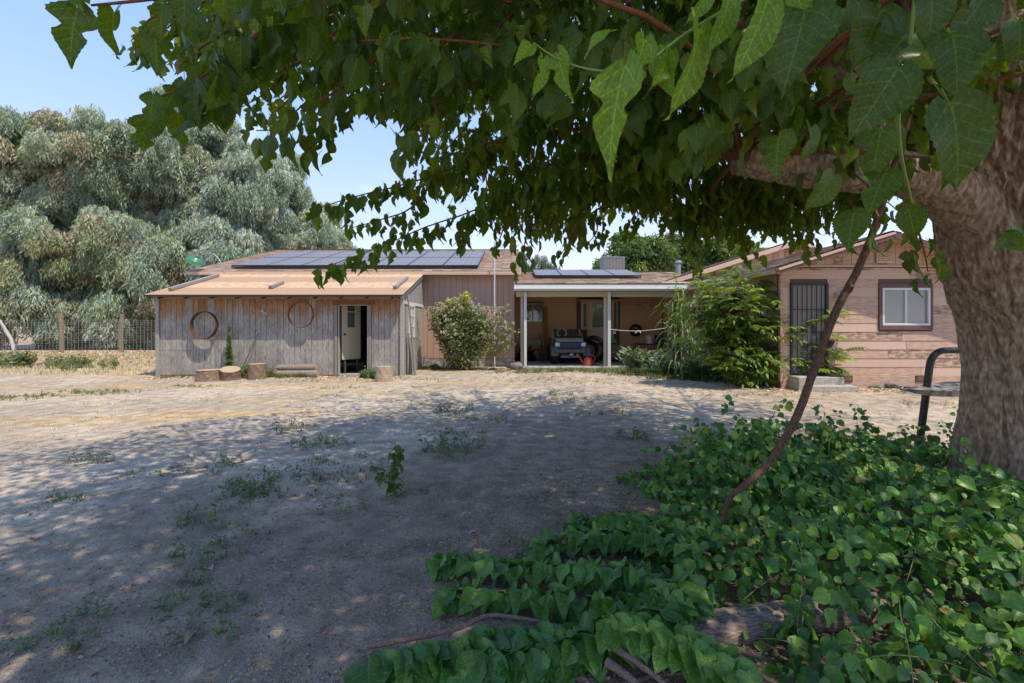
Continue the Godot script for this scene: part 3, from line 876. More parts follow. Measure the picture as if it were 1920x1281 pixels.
func background_trees() -> void:
	var spray := spray_mesh(30, 0.7, 0.21, 0.024, 0.17, 1.2, 3)
	var grey := [Color(0.605, 0.715, 0.514), Color(0.504, 0.624, 0.473), Color(0.675, 0.776, 0.605), Color(0.584, 0.634, 0.384), Color(0.685, 0.645, 0.464)]
	var pale := [Color(0.725, 0.826, 0.685), Color(0.605, 0.746, 0.624), Color(0.806, 0.887, 0.766), Color(0.524, 0.645, 0.504)]
	var g := "grey green eucalyptus trees behind the fence"
	var V := func(x, y, z): return Vector3(x, y, z)
	far_tree("eucalyptus_tree", "tall grey green eucalyptus at the left edge beyond the wire fence", Vector3(-27.5, 0, -27), 14, [[V.call(0, 10.6, 0), V.call(4.4, 3.6, 4)], [V.call(-1.5, 11.0, 2), V.call(3, 3, 3)], [V.call(3.0, 10.0, 1), V.call(3, 3, 3)], [V.call(-3.5, 5.5, 1), V.call(3, 4, 3)], [V.call(2.5, 4.8, 1.5), V.call(3, 3.8, 3)], [V.call(0.5, 2.6, 2.5), V.call(3.5, 2.1, 2)]], 0.75, 10, 60, spray, grey, g, 0.5)
	far_tree("eucalyptus_tree", "broad olive grey eucalyptus whose drooping skirt hides the fence wire", Vector3(-22.3, 0, -27.5), 15, [[V.call(0.3, 9.9, 0), V.call(4.2, 4.3, 4)], [V.call(-2.0, 10.5, 1), V.call(2.6, 3, 2.6)], [V.call(-2.5, 6.2, 1.5), V.call(3, 4.2, 2.6)], [V.call(2.2, 5.0, 1.8), V.call(3, 4, 2.6)], [V.call(-0.5, 2.8, 2.6), V.call(3.4, 2.2, 1.8)]], 0.75, 10, 60, spray, grey, g, 0.5)
	far_tree("eucalyptus_tree", "tallest pale silvery eucalyptus behind the left corner of the shed", Vector3(-18.8, 0, -29), 17, [[V.call(-0.5, 10.6, 0), V.call(3.2, 4.6, 3.2)], [V.call(1.6, 9.2, 0.5), V.call(2.7, 5.1, 2.6)], [V.call(-2.2, 5.6, 1.4), V.call(2.6, 4.2, 2.4)], [V.call(1.2, 4.4, 2.0), V.call(3.0, 3.9, 2.2)]], 0.72, 11, 60, spray, pale, g, 0.5)
	far_tree("eucalyptus_tree", "silvery eucalyptus standing right behind the shed roof and its lamp", Vector3(-16.6, 0, -32), 14.5, [[V.call(0, 9.0, 0), V.call(2.9, 4.3, 2.8)], [V.call(1.8, 6.6, 0.5), V.call(2.4, 3.8, 2.4)], [V.call(-1.4, 5.0, 1.4), V.call(2.6, 4.2, 2.4)]], 0.72, 11, 60, spray, pale, g, 0.5)
	far_tree("eucalyptus_tree", "thin open branched eucalyptus rising over the solar panels", Vector3(-14.7, 0, -35), 12.5, [[V.call(0, 7.2, 0), V.call(2.0, 3.7, 2)], [V.call(1.6, 6.4, 0.4), V.call(1.9, 2.4, 1.8)], [V.call(-1, 5.0, 0.6), V.call(1.8, 3, 1.8)]], 0.7, 9, 44, spray, grey, g, 0.5)
	far_tree("eucalyptus_tree", "small dark crowned tree at the right end of the eucalyptus row", Vector3(-12.6, 0, -37), 9, [[V.call(0, 5.6, 0), V.call(1.9, 2.2, 1.8)], [V.call(1.5, 5.4, 0.4), V.call(1.3, 1.5, 1.4)]], 0.65, 10, 46, spray, [Color(0.255, 0.330, 0.195), Color(0.330, 0.390, 0.225)], g, 0.5)
	var broad := spray_mesh(20, 0.5, 0.22, 0.06, 0.24, 0.4, 5)
	var green := [Color(0.351, 0.474, 0.124), Color(0.264, 0.386, 0.105), Color(0.474, 0.580, 0.140), Color(0.211, 0.316, 0.105)]
	var dark := [Color(0.121, 0.189, 0.081), Color(0.149, 0.230, 0.081), Color(0.216, 0.297, 0.095)]
	var g2 := "green trees behind the house"
	far_tree("leafy_tree", "yellow green bushy tree behind the rooftop cooler", Vector3(9.2, 0, -34), 9.5, [[V.call(0, 5.6, 0), V.call(2.6, 3.2, 2.4)], [V.call(-1.6, 4.6, 0.8), V.call(1.8, 2.6, 1.8)]], 0.75, 12, 50, broad, green, g2, 1.2)
	far_tree("leafy_tree", "dark green dense tree behind the metal roof pipe", Vector3(12.9, 0, -35), 10.5, [[V.call(0, 6.3, 0), V.call(2.4, 3.6, 2.4)], [V.call(1.2, 5.0, 0.8), V.call(1.9, 2.8, 1.8)]], 0.75, 12, 50, broad, dark, g2, 1.2)
	far_tree("leafy_tree", "light green tree above the pink gable behind the house", Vector3(18.5, 0, -36), 10.5, [[V.call(0, 6.3, 0), V.call(3.2, 3.6, 2.8)], [V.call(-2.2, 5.4, 0.8), V.call(2.3, 3, 2)]], 0.8, 11, 48, broad, green, g2, 1.2)
	far_tree("leafy_tree", "distant grey green tree seen above the porch solar panels", Vector3(1.6, 0, -48), 10.5, [[V.call(0, 6.3, 0), V.call(2.4, 3.6, 2.4)], [V.call(2.6, 5.0, 0.8), V.call(2.2, 2.6, 1.8)], [V.call(-2.2, 4.8, 0.8), V.call(1.6, 2.4, 1.6)]], 0.8, 9, 40, spray, [Color(0.300, 0.375, 0.285), Color(0.240, 0.300, 0.240)], g2, 0.5)

# ------------------------------------------------------------------ ground
func axis(lo: float, hi: float, fine_lo: float, fine_hi: float, step: float) -> Array:
	var a := []
	var v := fine_lo
	while v < fine_hi: a.append(v); v += step
	a.append(fine_hi)
	var s := step
	v = fine_hi
	while v < hi:
		s *= 1.35
		v += s
		a.append(minf(v, hi))
	s = step
	v = fine_lo
	while v > lo:
		s *= 1.35
		v -= s
		a.push_front(maxf(v, lo))
	return a
func ground() -> void:
	var xs := axis(-600, 600, -13, 11, 0.085)
	var zs := axis(-600, 200, -20, -0.6, 0.085)
	var pn := FastNoiseLite.new()
	pn.seed = 41; pn.frequency = 0.35; pn.fractal_octaves = 5
	var fn := FastNoiseLite.new()
	fn.seed = 43; fn.frequency = 2.2; fn.fractal_octaves = 3
	var b := MB.new()
	var earth := Color(0.53, 0.445, 0.35)
	var pale := Color(0.69, 0.58, 0.455)
	var straw := Color(0.66, 0.48, 0.26)
	var litter := Color(0.36, 0.28, 0.215)
	var mulch := Color(0.29, 0.225, 0.175)
	for z in zs:
		for x in xs:
			var p: float = pn.get_noise_2d(x, z)
			var q: float = fn.get_noise_2d(x, z)
			var c := earth.lerp(pale, clampf(p * 1.8 + q * 0.6 + 0.35, 0, 1))
			# dry straw in streaks along the sunny strip
			var st := smoothstep(0.12, 0.3, pn.get_noise_2d(x * 0.55 + 50.0, z * 2.2) + q * 0.3)
			var strip := smoothstep(-5.5, -7.5, z) * smoothstep(-21, -14, z)
			c = c.lerp(straw, st * 0.75 * strip * smoothstep(6.0, -3.0, x))
			# leaf litter along the fence
			var fl := smoothstep(-15.5, -17.5, z + q * 1.5) * smoothstep(-8.0, -10.0, x)
			c = c.lerp(Color(0.50, 0.34, 0.22), clampf(fl * (0.6 + q), 0, 1))
			# mulch of bark crumbs and dead leaves round the cut branches
			var d := Vector2(x - 1.2, (z + 2.6) * 0.85).length() + p * 1.3 + q * 0.8
			c = c.lerp(litter, smoothstep(4.8, 2.6, d) * 0.75)
			c = c.lerp(mulch, smoothstep(1.9, 0.9, d) * 0.9)
			var e := 0.05
			var h := gh(x, z) if absf(x) < 40 and z > -60 else 0.0
			var n := Vector3(h - gh(x + e, z), e, h - gh(x, z + e)).normalized() if absf(x) < 14 and z > -22 else Vector3.UP
			b.col = c
			b.vert(Vector3(x, h, z), n, Vector2(x, z))
	var w := xs.size()
	for j in zs.size() - 1:
		for i in w - 1:
			var a := j * w + i
			b.tri(a, a + w, a + w + 1)
			b.tri(a, a + w + 1, a + 1)
	var o := build("ground", b, M.dirt, self)
	struct(o, "ground")
	print("ground ", xs.size() * zs.size())
func litter_and_grass() -> void:
	# crumbs, dead leaves, twigs
	var lm := MB.new()
	for k in 2:
		var s := -1.0 if k else 1.0
		lm.quad(Vector3(0, 0, -0.5), Vector3(s * 0.28, 0.10, -0.1), Vector3(s * 0.2, 0.05, 0.3), Vector3(0, 0.02, 0.5))
	var leafm := lm.mesh()
	var trs := []
	var cols := []
	var tones := [Color(0.36, 0.19, 0.10), Color(0.40, 0.25, 0.14), Color(0.27, 0.14, 0.08), Color(0.36, 0.27, 0.19), Color(0.17, 0.10, 0.07)]
	for i in 34000:
		var x := rng.randfn(0.7, 1.7)
		var z := -3.0 + rng.randfn(0, 1.3)
		if z > -1.2 or x < -5: continue
		var s := rnd(0.006, 0.021)
		if gn2.get_noise_2d(x * 3.0, z * 3.0) < rnd(-0.35, 0.15): continue
		trs.append(Transform3D(Basis.from_euler(Vector3(rnd(-0.5, 0.5), rnd(0, TAU), rnd(-0.5, 0.5))).scaled(Vector3.ONE * s), Vector3(x, gh(x, z) + 0.004, z)))
		cols.append(jitter(tones[rng.randi() % 5], 0.3))
	for i in 22000:
		var x := rnd(-9, 7)
		var z := -rnd(1.6, 12.0)
		if gn.get_noise_2d(x * 2.0 + 7.0, z * 3.0) < -0.05: continue
		var s := rnd(0.008, 0.028)
		trs.append(Transform3D(Basis.from_euler(Vector3(rnd(-0.4, 0.4), rnd(0, TAU), rnd(-0.4, 0.4))).scaled(Vector3.ONE * s), Vector3(x, gh(x, z) + 0.004, z)))
		cols.append(jitter(tones[rng.randi() % 5], 0.3))
	for i in 5000:
		var x := rnd(-26, -9.5)
		var z := rnd(-21, -15.5)
		var s := rnd(0.05, 0.13)
		trs.append(Transform3D(Basis.from_euler(Vector3(rnd(-0.5, 0.5), rnd(0, TAU), rnd(-0.5, 0.5))).scaled(Vector3.ONE * s), Vector3(x, gh(x, z) + 0.01, z)))
		cols.append(jitter([Color(0.55, 0.36, 0.22), Color(0.48, 0.28, 0.17), Color(0.60, 0.45, 0.3)][rng.randi() % 3], 0.3))
	for i in 3500:     # along the foot of the house and the shed
		var x := rnd(-10, 11)
		var z := -12.75 + absf(rng.randfn(0, 0.35)) if x < -3.0 else (-15.2 + absf(rng.randfn(0, 0.4)) if x < 5.5 else -10.25 + absf(rng.randfn(0, 0.3)))
		var s := rnd(0.03, 0.09)
		trs.append(Transform3D(Basis.from_euler(Vector3(rnd(-0.5, 0.5), rnd(0, TAU), rnd(-0.5, 0.5))).scaled(Vector3.ONE * s), Vector3(x, gh(x, z) + 0.008, z)))
		cols.append(jitter([Color(0.5, 0.33, 0.17), Color(0.36, 0.21, 0.12), Color(0.58, 0.46, 0.27)][rng.randi() % 3], 0.3))
	stuff("leaf_litter", "dead brown leaves and bark crumbs scattered over the bare dirt", "leaf litter", leafm, M.dry, trs, cols)
	# pebbles and clods
	var pb := MB.new()
	pb.lathe([Vector2(0, -0.4), Vector2(0.4, -0.25), Vector2(0.5, 0.05), Vector2(0.3, 0.32), Vector2(0, 0.4)], 6)
	trs = []
	cols = []
	for i in 9000:
		var z := -rnd(1.5, 9.0) if i % 2 else -rnd(1.5, 5.0)
		var x := rnd(-1.15, 1.0) * -z
		var s := rnd(0.006, 0.02) * (1.4 if rng.randf() < 0.03 else 1.0)
		trs.append(Transform3D(Basis.from_euler(Vector3(rnd(0, 6), rnd(0, TAU), 0)).scaled(Vector3(1, 0.6, 0.8) * s), Vector3(x, gh(x, z), z)))
		cols.append(jitter(Color(0.30, 0.25, 0.21), 0.35))
	stuff("soil_clods", "small clods and pebbles lying over the trodden dirt yard", "pebbles", pb.mesh(), M.dry, trs, cols)
	# short grass: patches [x, z, radius, density, height, kind]
	var tuft := blade_mesh(9, 1.0, 0.035, 0.7, 9)
	trs = []
	cols = []
	var dtr := []
	var dco := []
	var patches := [[1.2, -14.4, 1.6, 330, 0.11], [2.6, -14.2, 1.4, 260, 0.12], [0.4, -13.9, 1.0, 120, 0.08], [4.4, -13.6, 1.7, 600, 0.2], [5.2, -12.4, 1.3, 420, 0.2], [5.9, -11.3, 0.9, 220, 0.15], [-2.7, -14.9, 0.7, 160, 0.13], [-0.2, -13.6, 0.8, 70, 0.07], [0.5, -12.0, 1.2, 80, 0.06], [2.2, -11.6, 1.6, 90, 0.06], [-2.6, -12.1, 0.8, 60, 0.06], [-8.9, -9.6, 0.9, 150, 0.08], [-9.9, -9.0, 0.8, 120, 0.08], [-7.4, -10.6, 0.6, 60, 0.07], [-5.4, -11.7, 0.8, 50, 0.06], [-4.0, -10.3, 0.6, 50, 0.06], [-0.8, -6.2, 0.5, 70, 0.06], [-0.4, -7.0, 0.5, 60, 0.06], [1.6, -7.4, 0.7, 60, 0.06], [0.9, -8.6, 0.9, 70, 0.06], [8.6, -9.6, 0.8, 130, 0.07], [7.4, -8.4, 0.6, 60, 0.05], [9.4, -8.9, 0.9, 110, 0.07], [4.6, -9.4, 1.0, 80, 0.06], [-1.8, -4.9, 0.5, 60, 0.06], [-1.6, -4.3, 0.4, 50, 0.06], [-2.3, -5.6, 0.5, 45, 0.06], [-2.1, -3.9, 0.5, 50, 0.05], [-3.2, -5.0, 0.4, 30, 0.05], [-3.3, -4.5, 0.4, 50, 0.05], [-2.0, -3.2, 0.35, 30, 0.05], [-6.4, -12.5, 0.7, 120, 0.14], [-7.4, -12.5, 0.5, 70, 0.1], [-9.2, -12.5, 0.5, 60, 0.1], [-3.9, -12.5, 0.25, 90, 0.2], [-5.8, -12.5, 0.3, 60, 0.16], [1.3, -3.9, 0.4, 30, 0.05], [1.9, -4.4, 0.5, 60, 0.07]]
	for p in patches:
		for i in p[3] * 2:
			var a := rnd(0, TAU)
			var r: float = p[2] * sqrt(rng.randf()) * rnd(0.4, 1.1)
			var x: float = p[0] + cos(a) * r * 1.25
			var z: float = p[1] + sin(a) * r * 0.6
			if gn2.get_noise_2d(x * 4.0, z * 4.0) < -0.12: continue
			var s: float = p[4] * rnd(0.4, 1.2)
			trs.append(Transform3D(Basis(Vector3.UP, rnd(0, TAU)).scaled(Vector3(s, s * rnd(0.6, 1.1), s)), Vector3(x, gh(x, z) - 0.005, z)))
			cols.append(jitter([Color(0.16, 0.24, 0.055), Color(0.21, 0.27, 0.06), Color(0.13, 0.20, 0.06), Color(0.36, 0.33, 0.13)][rng.randi() % 4], 0.25))
	stuff("short_grass", "thin patches of short green grass in the dirt yard", "grass", tuft, M.foliage, trs, cols)
	for i in 5200:      # dry stalks
		var x := rnd(-16, 9)
		var z := rnd(-14.5, -6.2)
		if gn.get_noise_2d(x * 1.3 + 31.0, z * 4.0) < 0.06: continue
		var s := rnd(0.03, 0.075)
		dtr.append(Transform3D(Basis(Vector3.UP, rnd(0, TAU)).scaled(Vector3(s * 1.8, s * 0.7, s * 1.8)), Vector3(x, gh(x, z) - 0.004, z)))
		dco.append(jitter([Color(0.58, 0.46, 0.26), Color(0.5, 0.37, 0.18), Color(0.62, 0.53, 0.36)][rng.randi() % 3], 0.2))
	for i in 2600:
		var x := rnd(-26, -9.5)
		var z := rnd(-19.5, -13)
		var s := rnd(0.06, 0.2)
		dtr.append(Transform3D(Basis(Vector3.UP, rnd(0, TAU)).scaled(Vector3(s, s, s)), Vector3(x, gh(x, z) - 0.004, z)))
		dco.append(jitter([Color(0.58, 0.46, 0.26), Color(0.36, 0.37, 0.16), Color(0.62, 0.53, 0.36)][rng.randi() % 3], 0.2))
	for i in 1200:
		var x := rng.randfn(1.4, 0.8)
		var z := rng.randfn(-4.2, 0.9)
		var s := rnd(0.02, 0.05)
		dtr.append(Transform3D(Basis(Vector3.UP, rnd(0, TAU)).scaled(Vector3(s * 1.8, s * 0.6, s * 1.8)), Vector3(x, gh(x, z) - 0.003, z)))
		dco.append(jitter(Color(0.45, 0.35, 0.2), 0.25))
	stuff("dry_grass", "straw coloured dry grass strewn over the sunny dirt", "dry grass", tuft, M.dry, dtr, dco)
func weeds() -> void:
	var wm := spray_mesh(26, 0.9, 0.22, 0.07, 0.28, -0.5, 12)
	var list := [
		["grey green clumping weed at the lower left corner of the yard", 105, 1190, 0.13, 26], ["small leafy weed alone in the shaded dirt near the bottom", 345, 1120, 0.13, 20], ["feathery weed right of the lone leafy weed", 440, 1138, 0.10, 12], ["low pale weed below the feathery weed in bare dirt", 412, 1180, 0.11, 14],
		["spreading low weed on the shaded dirt left of centre", 385, 1045, 0.15, 22], ["green weed patch around a thin grass stalk", 410, 975, 0.16, 24], ["bushy low weed in the middle of the weed trail", 480, 920, 0.2, 36], ["upright tufted weed at the upper end of the weed trail", 553, 893, 0.15, 20], ["flat green weed under the sun flecks at left", 120, 940, 0.13, 18],
		["dark green weed in the shade edge at far left", 175, 862, 0.15, 20], ["small weed on the shadow line below the logs", 540, 805, 0.17, 18], ["green weed in the middle distance left of the sapling", 590, 835, 0.18, 20], ["low weed between two sun patches near the sapling", 415, 880, 0.15, 16],
		["wide low weed right of the leafy sapling", 855, 850, 0.24, 34], ["pair of low weeds in front of the porch shadow", 850, 770, 0.22, 20], ["low weed in shade toward the vine patch", 1190, 822, 0.2, 20], ["weed at the foot of the leafy sapling", 770, 925, 0.11, 12], ["small bluish weed beside the cut branches", 980, 1025, 0.11, 16],
		["low weed at the sunlit edge of the tree shadow", 1050, 740, 0.2, 18], ["thin weed below the sapling in open dirt", 640, 958, 0.13, 10]]
	for e in list:
		var d := EYE * FPX / (float(e[2]) - 608.0)
		var p := at(e[1], e[2], d)
		p.y = gh(p.x, p.z)
		var t := thing("small_weed", e[0], "weed", p, "weeds scattered over the dirt yard")
		var trs := []
		var cols := []
		for i in int(e[4] * 0.6):
			var a := rnd(0, TAU)
			var r: float = e[3] * sqrt(rng.randf()) * 1.5
			var s: float = e[3] * rnd(0.5, 0.95)
			trs.append(Transform3D((Basis(Vector3.UP, rnd(0, TAU)) * Basis(Vector3.RIGHT, PI + rnd(-0.9, 0.9))).scaled(Vector3.ONE * s), Vector3(cos(a) * r, 0.0, sin(a) * r)))
			cols.append(jitter([Color(0.20, 0.29, 0.13), Color(0.24, 0.33, 0.14), Color(0.28, 0.36, 0.23)][rng.randi() % 3], 0.2))
		stuff("leaves", "", "", wm, M.foliage, trs, cols, t)
		var sb := MB.new()
		for i in 4:
			sb.tube([Vector3(0, -0.02, 0), rv() * Vector3(0.6, 0, 0.6) * e[3] + Vector3(0, e[3] * 0.5, 0)], [0.004, 0.002], 5, false)
		build("stem", sb, M.stem_green, t)
	# the young tree in the middle of the yard
	var p := at(738, 930, EYE * FPX / 322.0)
	var t := thing("sapling", "knee high leafy sapling alone in the middle of the shaded yard", "sapling", p)
	var sb := MB.new()
	var sp := smooth_path([Vector3(0, -0.03, 0), Vector3(0.01, 0.15, 0), Vector3(0.03, 0.3, 0), Vector3(0.02, 0.46, 0.01)], [0.006, 0.005, 0.004, 0.002], 12)
	sb.tube(sp[0], sp[1], 6, true)
	build("stem", sb, M.stem_green, t)
	var side := MB.new()
	side.tube([Vector3(0, 0.02, 0), Vector3(-0.07, 0.12, 0.02), Vector3(-0.13, 0.24, 0.03)], [0.004, 0.003, 0.002], 5, false)
	build("stem", side, M.stem_green, t)
	for i in 54:
		var f := rnd(0.1, 1.0)
		var o: Vector3 = sp[0][int(f * 12)] if i % 4 else Vector3(-0.02, 0.05, 0.01).lerp(Vector3(-0.14, 0.25, 0.03), f)
		var dir := rv() * Vector3(1, 0.4, 1)
		placed("leaf", leaf_hi[rng.randi() % 2], M.leaf_dark, t, Transform3D(leaf_basis(dir + Vector3(0, -0.5, 0), Vector3.UP + rv() * 0.4, rnd(0.05, 0.085)), o + dir * 0.025))
# ------------------------------------------------------------------ vine bed, cut branches, log
func mound(x: float, z: float) -> float:
	# height of the vine bed; 0 outside
	var left := 0.72 + 0.4 * smoothstep(-2.4, -3.6, z) + 0.35 * smoothstep(-3.4, -4.6, z) + 0.28 * smoothstep(-2.45, -2.15, z) + 0.08 * smoothstep(-2.0, -1.5, z)
	var e := minf(x - left, minf(z + 4.95 + 0.12 * (x - 3.0), 9.0)) + 0.18 * gn2.get_noise_2d(x * 2.0, z * 2.0)
	if e <= 0: return 0.0
	var k := smoothstep(0, 0.7, e)
	k *= 0.35 + 0.65 * smoothstep(0.55, 1.5, Vector2(x - 4.4, z + 3.7).length())
	return k * (0.25 + 0.32 * gn.get_noise_2d(x * 3.4, z * 3.4) + 0.14 * gn2.get_noise_2d(x * 4.5, z * 4.5)) + 0.16 * smoothstep(-3.4, -4.3, z) * k * smoothstep(4.2, 3.2, x)
func vines() -> void:
	var t := thing("ground_vine", "dense bed of heart leaved green vine at the foot of the mulberry", "vine", Vector3(2.6, 0, -3.0))
	var off := -Vector3(2.6, 0, -3.0)
	var vm := []
	vm.append(leaf_mesh(ROUND, ROUND, 6, 2, 0.25, 0.14, 0.03, 0.0, 0.35))
	vm.append(leaf_mesh(HEART, ROUND, 6, 2, 0.4, 0.25, 0.04, 0.0, 0.35))
	var greens := [Color(0.13, 0.28, 0.065), Color(0.17, 0.34, 0.07), Color(0.10, 0.225, 0.07), Color(0.25, 0.42, 0.075)]
	var all := []
	var runners := []
	for r in 1800:
		var x := rnd(0.4, 5.6)
		var z := rnd(-5.0, -0.9)
		var h := mound(x, z)
		if h <= 0.02: continue
		if Vector2(x - 4.27, z + 3.9).length() < 0.6: continue
		var dir := Vector3(rnd(-1, 1), rnd(0.0, 0.5), rnd(-1, 1)).normalized()
		var p := Vector3(x, h * rnd(0.45, 1.0), z)
		var pts := [p]
		for k in 8:
			p += dir * 0.07
			dir = (dir + Vector3(0, -0.12, 0) + rv() * 0.18).normalized()
			var mh := mound(p.x, p.z)
			if p.y < mh * 0.75: p.y = mh * rnd(0.75, 0.98)
			if p.y < 0.03: p.y = 0.03
			pts.append(p)
		if r % 4 == 0: runners.append(pts)
		for k in range(0, 9):
			for sdn in [-1.0, 1.0]:
				if rng.randf() < 0.12: continue
				var o: Vector3 = pts[k]
				if Vector2(o.x - 4.3, o.z + 3.9).length() < 0.52: continue
				var s: Vector3 = dir.cross(Vector3.UP).normalized() * float(sdn)
				var tip := (s * rnd(0.3, 1.0) + Vector3(rnd(-0.3, 0.3), rnd(-1.2, 0.0), rnd(0.0, 0.7)) + rv() * 0.3).normalized()
				var sz := rnd(0.024, 0.052) if rng.randf() < 0.6 else rnd(0.05, 0.082)
				var facing := Vector3(rnd(-0.9, 0.9), rnd(0.2, 1.3), rnd(-0.2, 1.1))
				all.append([Transform3D(leaf_basis(tip, facing, sz), o + off + s * 0.02), jitter(Color(0.42, 0.36, 0.1) if rng.randf() < 0.025 else greens[rng.randi() % 4], 0.35), sz / maxf(o.distance_to(Vector3(0, EYE, 0)), 0.4), o])
	for v in all:
		var q := pix(v[3])
		if v[3].z > -0.4 or q.x < 0 or q.x > 1930 or q.y > 1290: v[2] *= 0.01
	all.sort_custom(func(a, b): return a[2] > b[2])
	var vmats := []
	for g in greens: vmats.append(leaf_mat(T.vine, Color(0.8, 0.8, 0.4), 0.42, g.linear_to_srgb()))
	var tr := []
	var co := []
	for i in all.size():
		if i < 300: placed("leaf", vm[i % 2], vmats[rng.randi() % 4], t, all[i][0])
		else:
			tr.append(all[i][0]); co.append(all[i][1])
	stuff("foliage", "", "", vm[0], M.vine, tr, co, t)
	var sb := MB.new()
	for pts in runners:
		var o := []
		for p in pts: o.append(p + off)
		sb.tube(o, range(9).map(func(i): return 0.0022), 5, false)
	var rn := build("runners", sb, M.stem_vine, t)
	rn.set_meta("kind", "stuff")
	print("vine leaves ", all.size())
	# fallen log under the vine
	var log_t := thing("fallen_log", "grey weathered log half buried in the vine bed", "log", at(1375, 1178, 2.12))
	var lb := MB.new()
	var lp := smooth_path([Vector3(-0.28, 0.0, 0.04), Vector3(0.0, 0.0, 0), Vector3(0.5, 0.0, -0.1), Vector3(1.1, -0.02, -0.2)], [0.07, 0.078, 0.078, 0.07], 60)
	lb.tube(lp[0], lp[1], 44, true, bark_noise, 0.008, 12.0, 0.1)
	build("wood", lb, M.bark_log, log_t)
func cut_branch(label: String, pts: Array, r0: float, gap: float, size: float, from: float, m: Array, leafless := false, front := false) -> void:
	var o: Vector3 = pts[0]
	var t := thing("cut_branch", label, "branch", o, "cut mulberry branches lying on the ground")
	var q := smooth_path(pts.map(func(v): return v - o), range(pts.size()).map(func(i): return lerpf(r0, r0 * 0.35, float(i) / (pts.size() - 1))), 24)
	var b := MB.new()
	b.tube(q[0], q[1], 10, true, bark_noise, r0 * 0.1, 18.0, 0.2)
	build("stem", b, M.stick, t)
	var cb := MB.new()
	var d0: Vector3 = (q[0][0] - q[0][1]).normalized()
	cb.tube([q[0][0], q[0][0] + d0 * 0.003], [r0 * 0.9, r0 * 0.88], 10, true)
	build("cut_end", cb, M.cut_wood, t)
	if leafless: return
	var n := int(q[0].size() * 0.1 / gap * 2.0)
	for i in n:
		var f := lerpf(from, 1.0, (i + rnd(0, 0.9)) / n)
		var k := mini(int(f * 24), 23)
		var p: Vector3 = q[0][k].lerp(q[0][k + 1], fposmod(f * 24, 1.0))
		var dir: Vector3 = (q[0][k + 1] - q[0][k]).normalized()
		var s := dir.cross(Vector3.UP).normalized() * (1.0 if i % 2 else -1.0)
		if front: s = Vector3(rnd(-0.3, 0.3), 0, 1.0)
		var tip := (s * rnd(0.3, 1.0) + dir * rnd(-0.2, 0.9) + Vector3(0, rnd(-0.9, 0.1), 0.25)).normalized()
		var sz := size * rnd(0.7, 1.2)
		var base := p + s * (0.05 if front else 0.02) + Vector3(0, 0.035 - o.y - p.y + rnd(0, 0.02) if front else rnd(0.0, 0.05), 0)
		var endy: float = (base + tip * sz).y + o.y
		if endy < 0.02: tip = (tip + Vector3(0, (0.03 - endy) / sz * 0.9, 0)).normalized()
		placed("leaf", leaf_hi[[0, 1, 2, 3, 4, 4, 4][rng.randi() % 7]], m[rng.randi() % m.size()], t, Transform3D(leaf_basis(tip, Vector3(rnd(-0.5, 0.5), 1.0, rnd(-0.1, 0.8)), sz), base))
func g2(px: float, py: float, h := 0.02) -> Vector3:      # a point h above the ground at a pixel
	var d := (EYE - h) * FPX / (py - 608.0)
	return at(px, py, d)
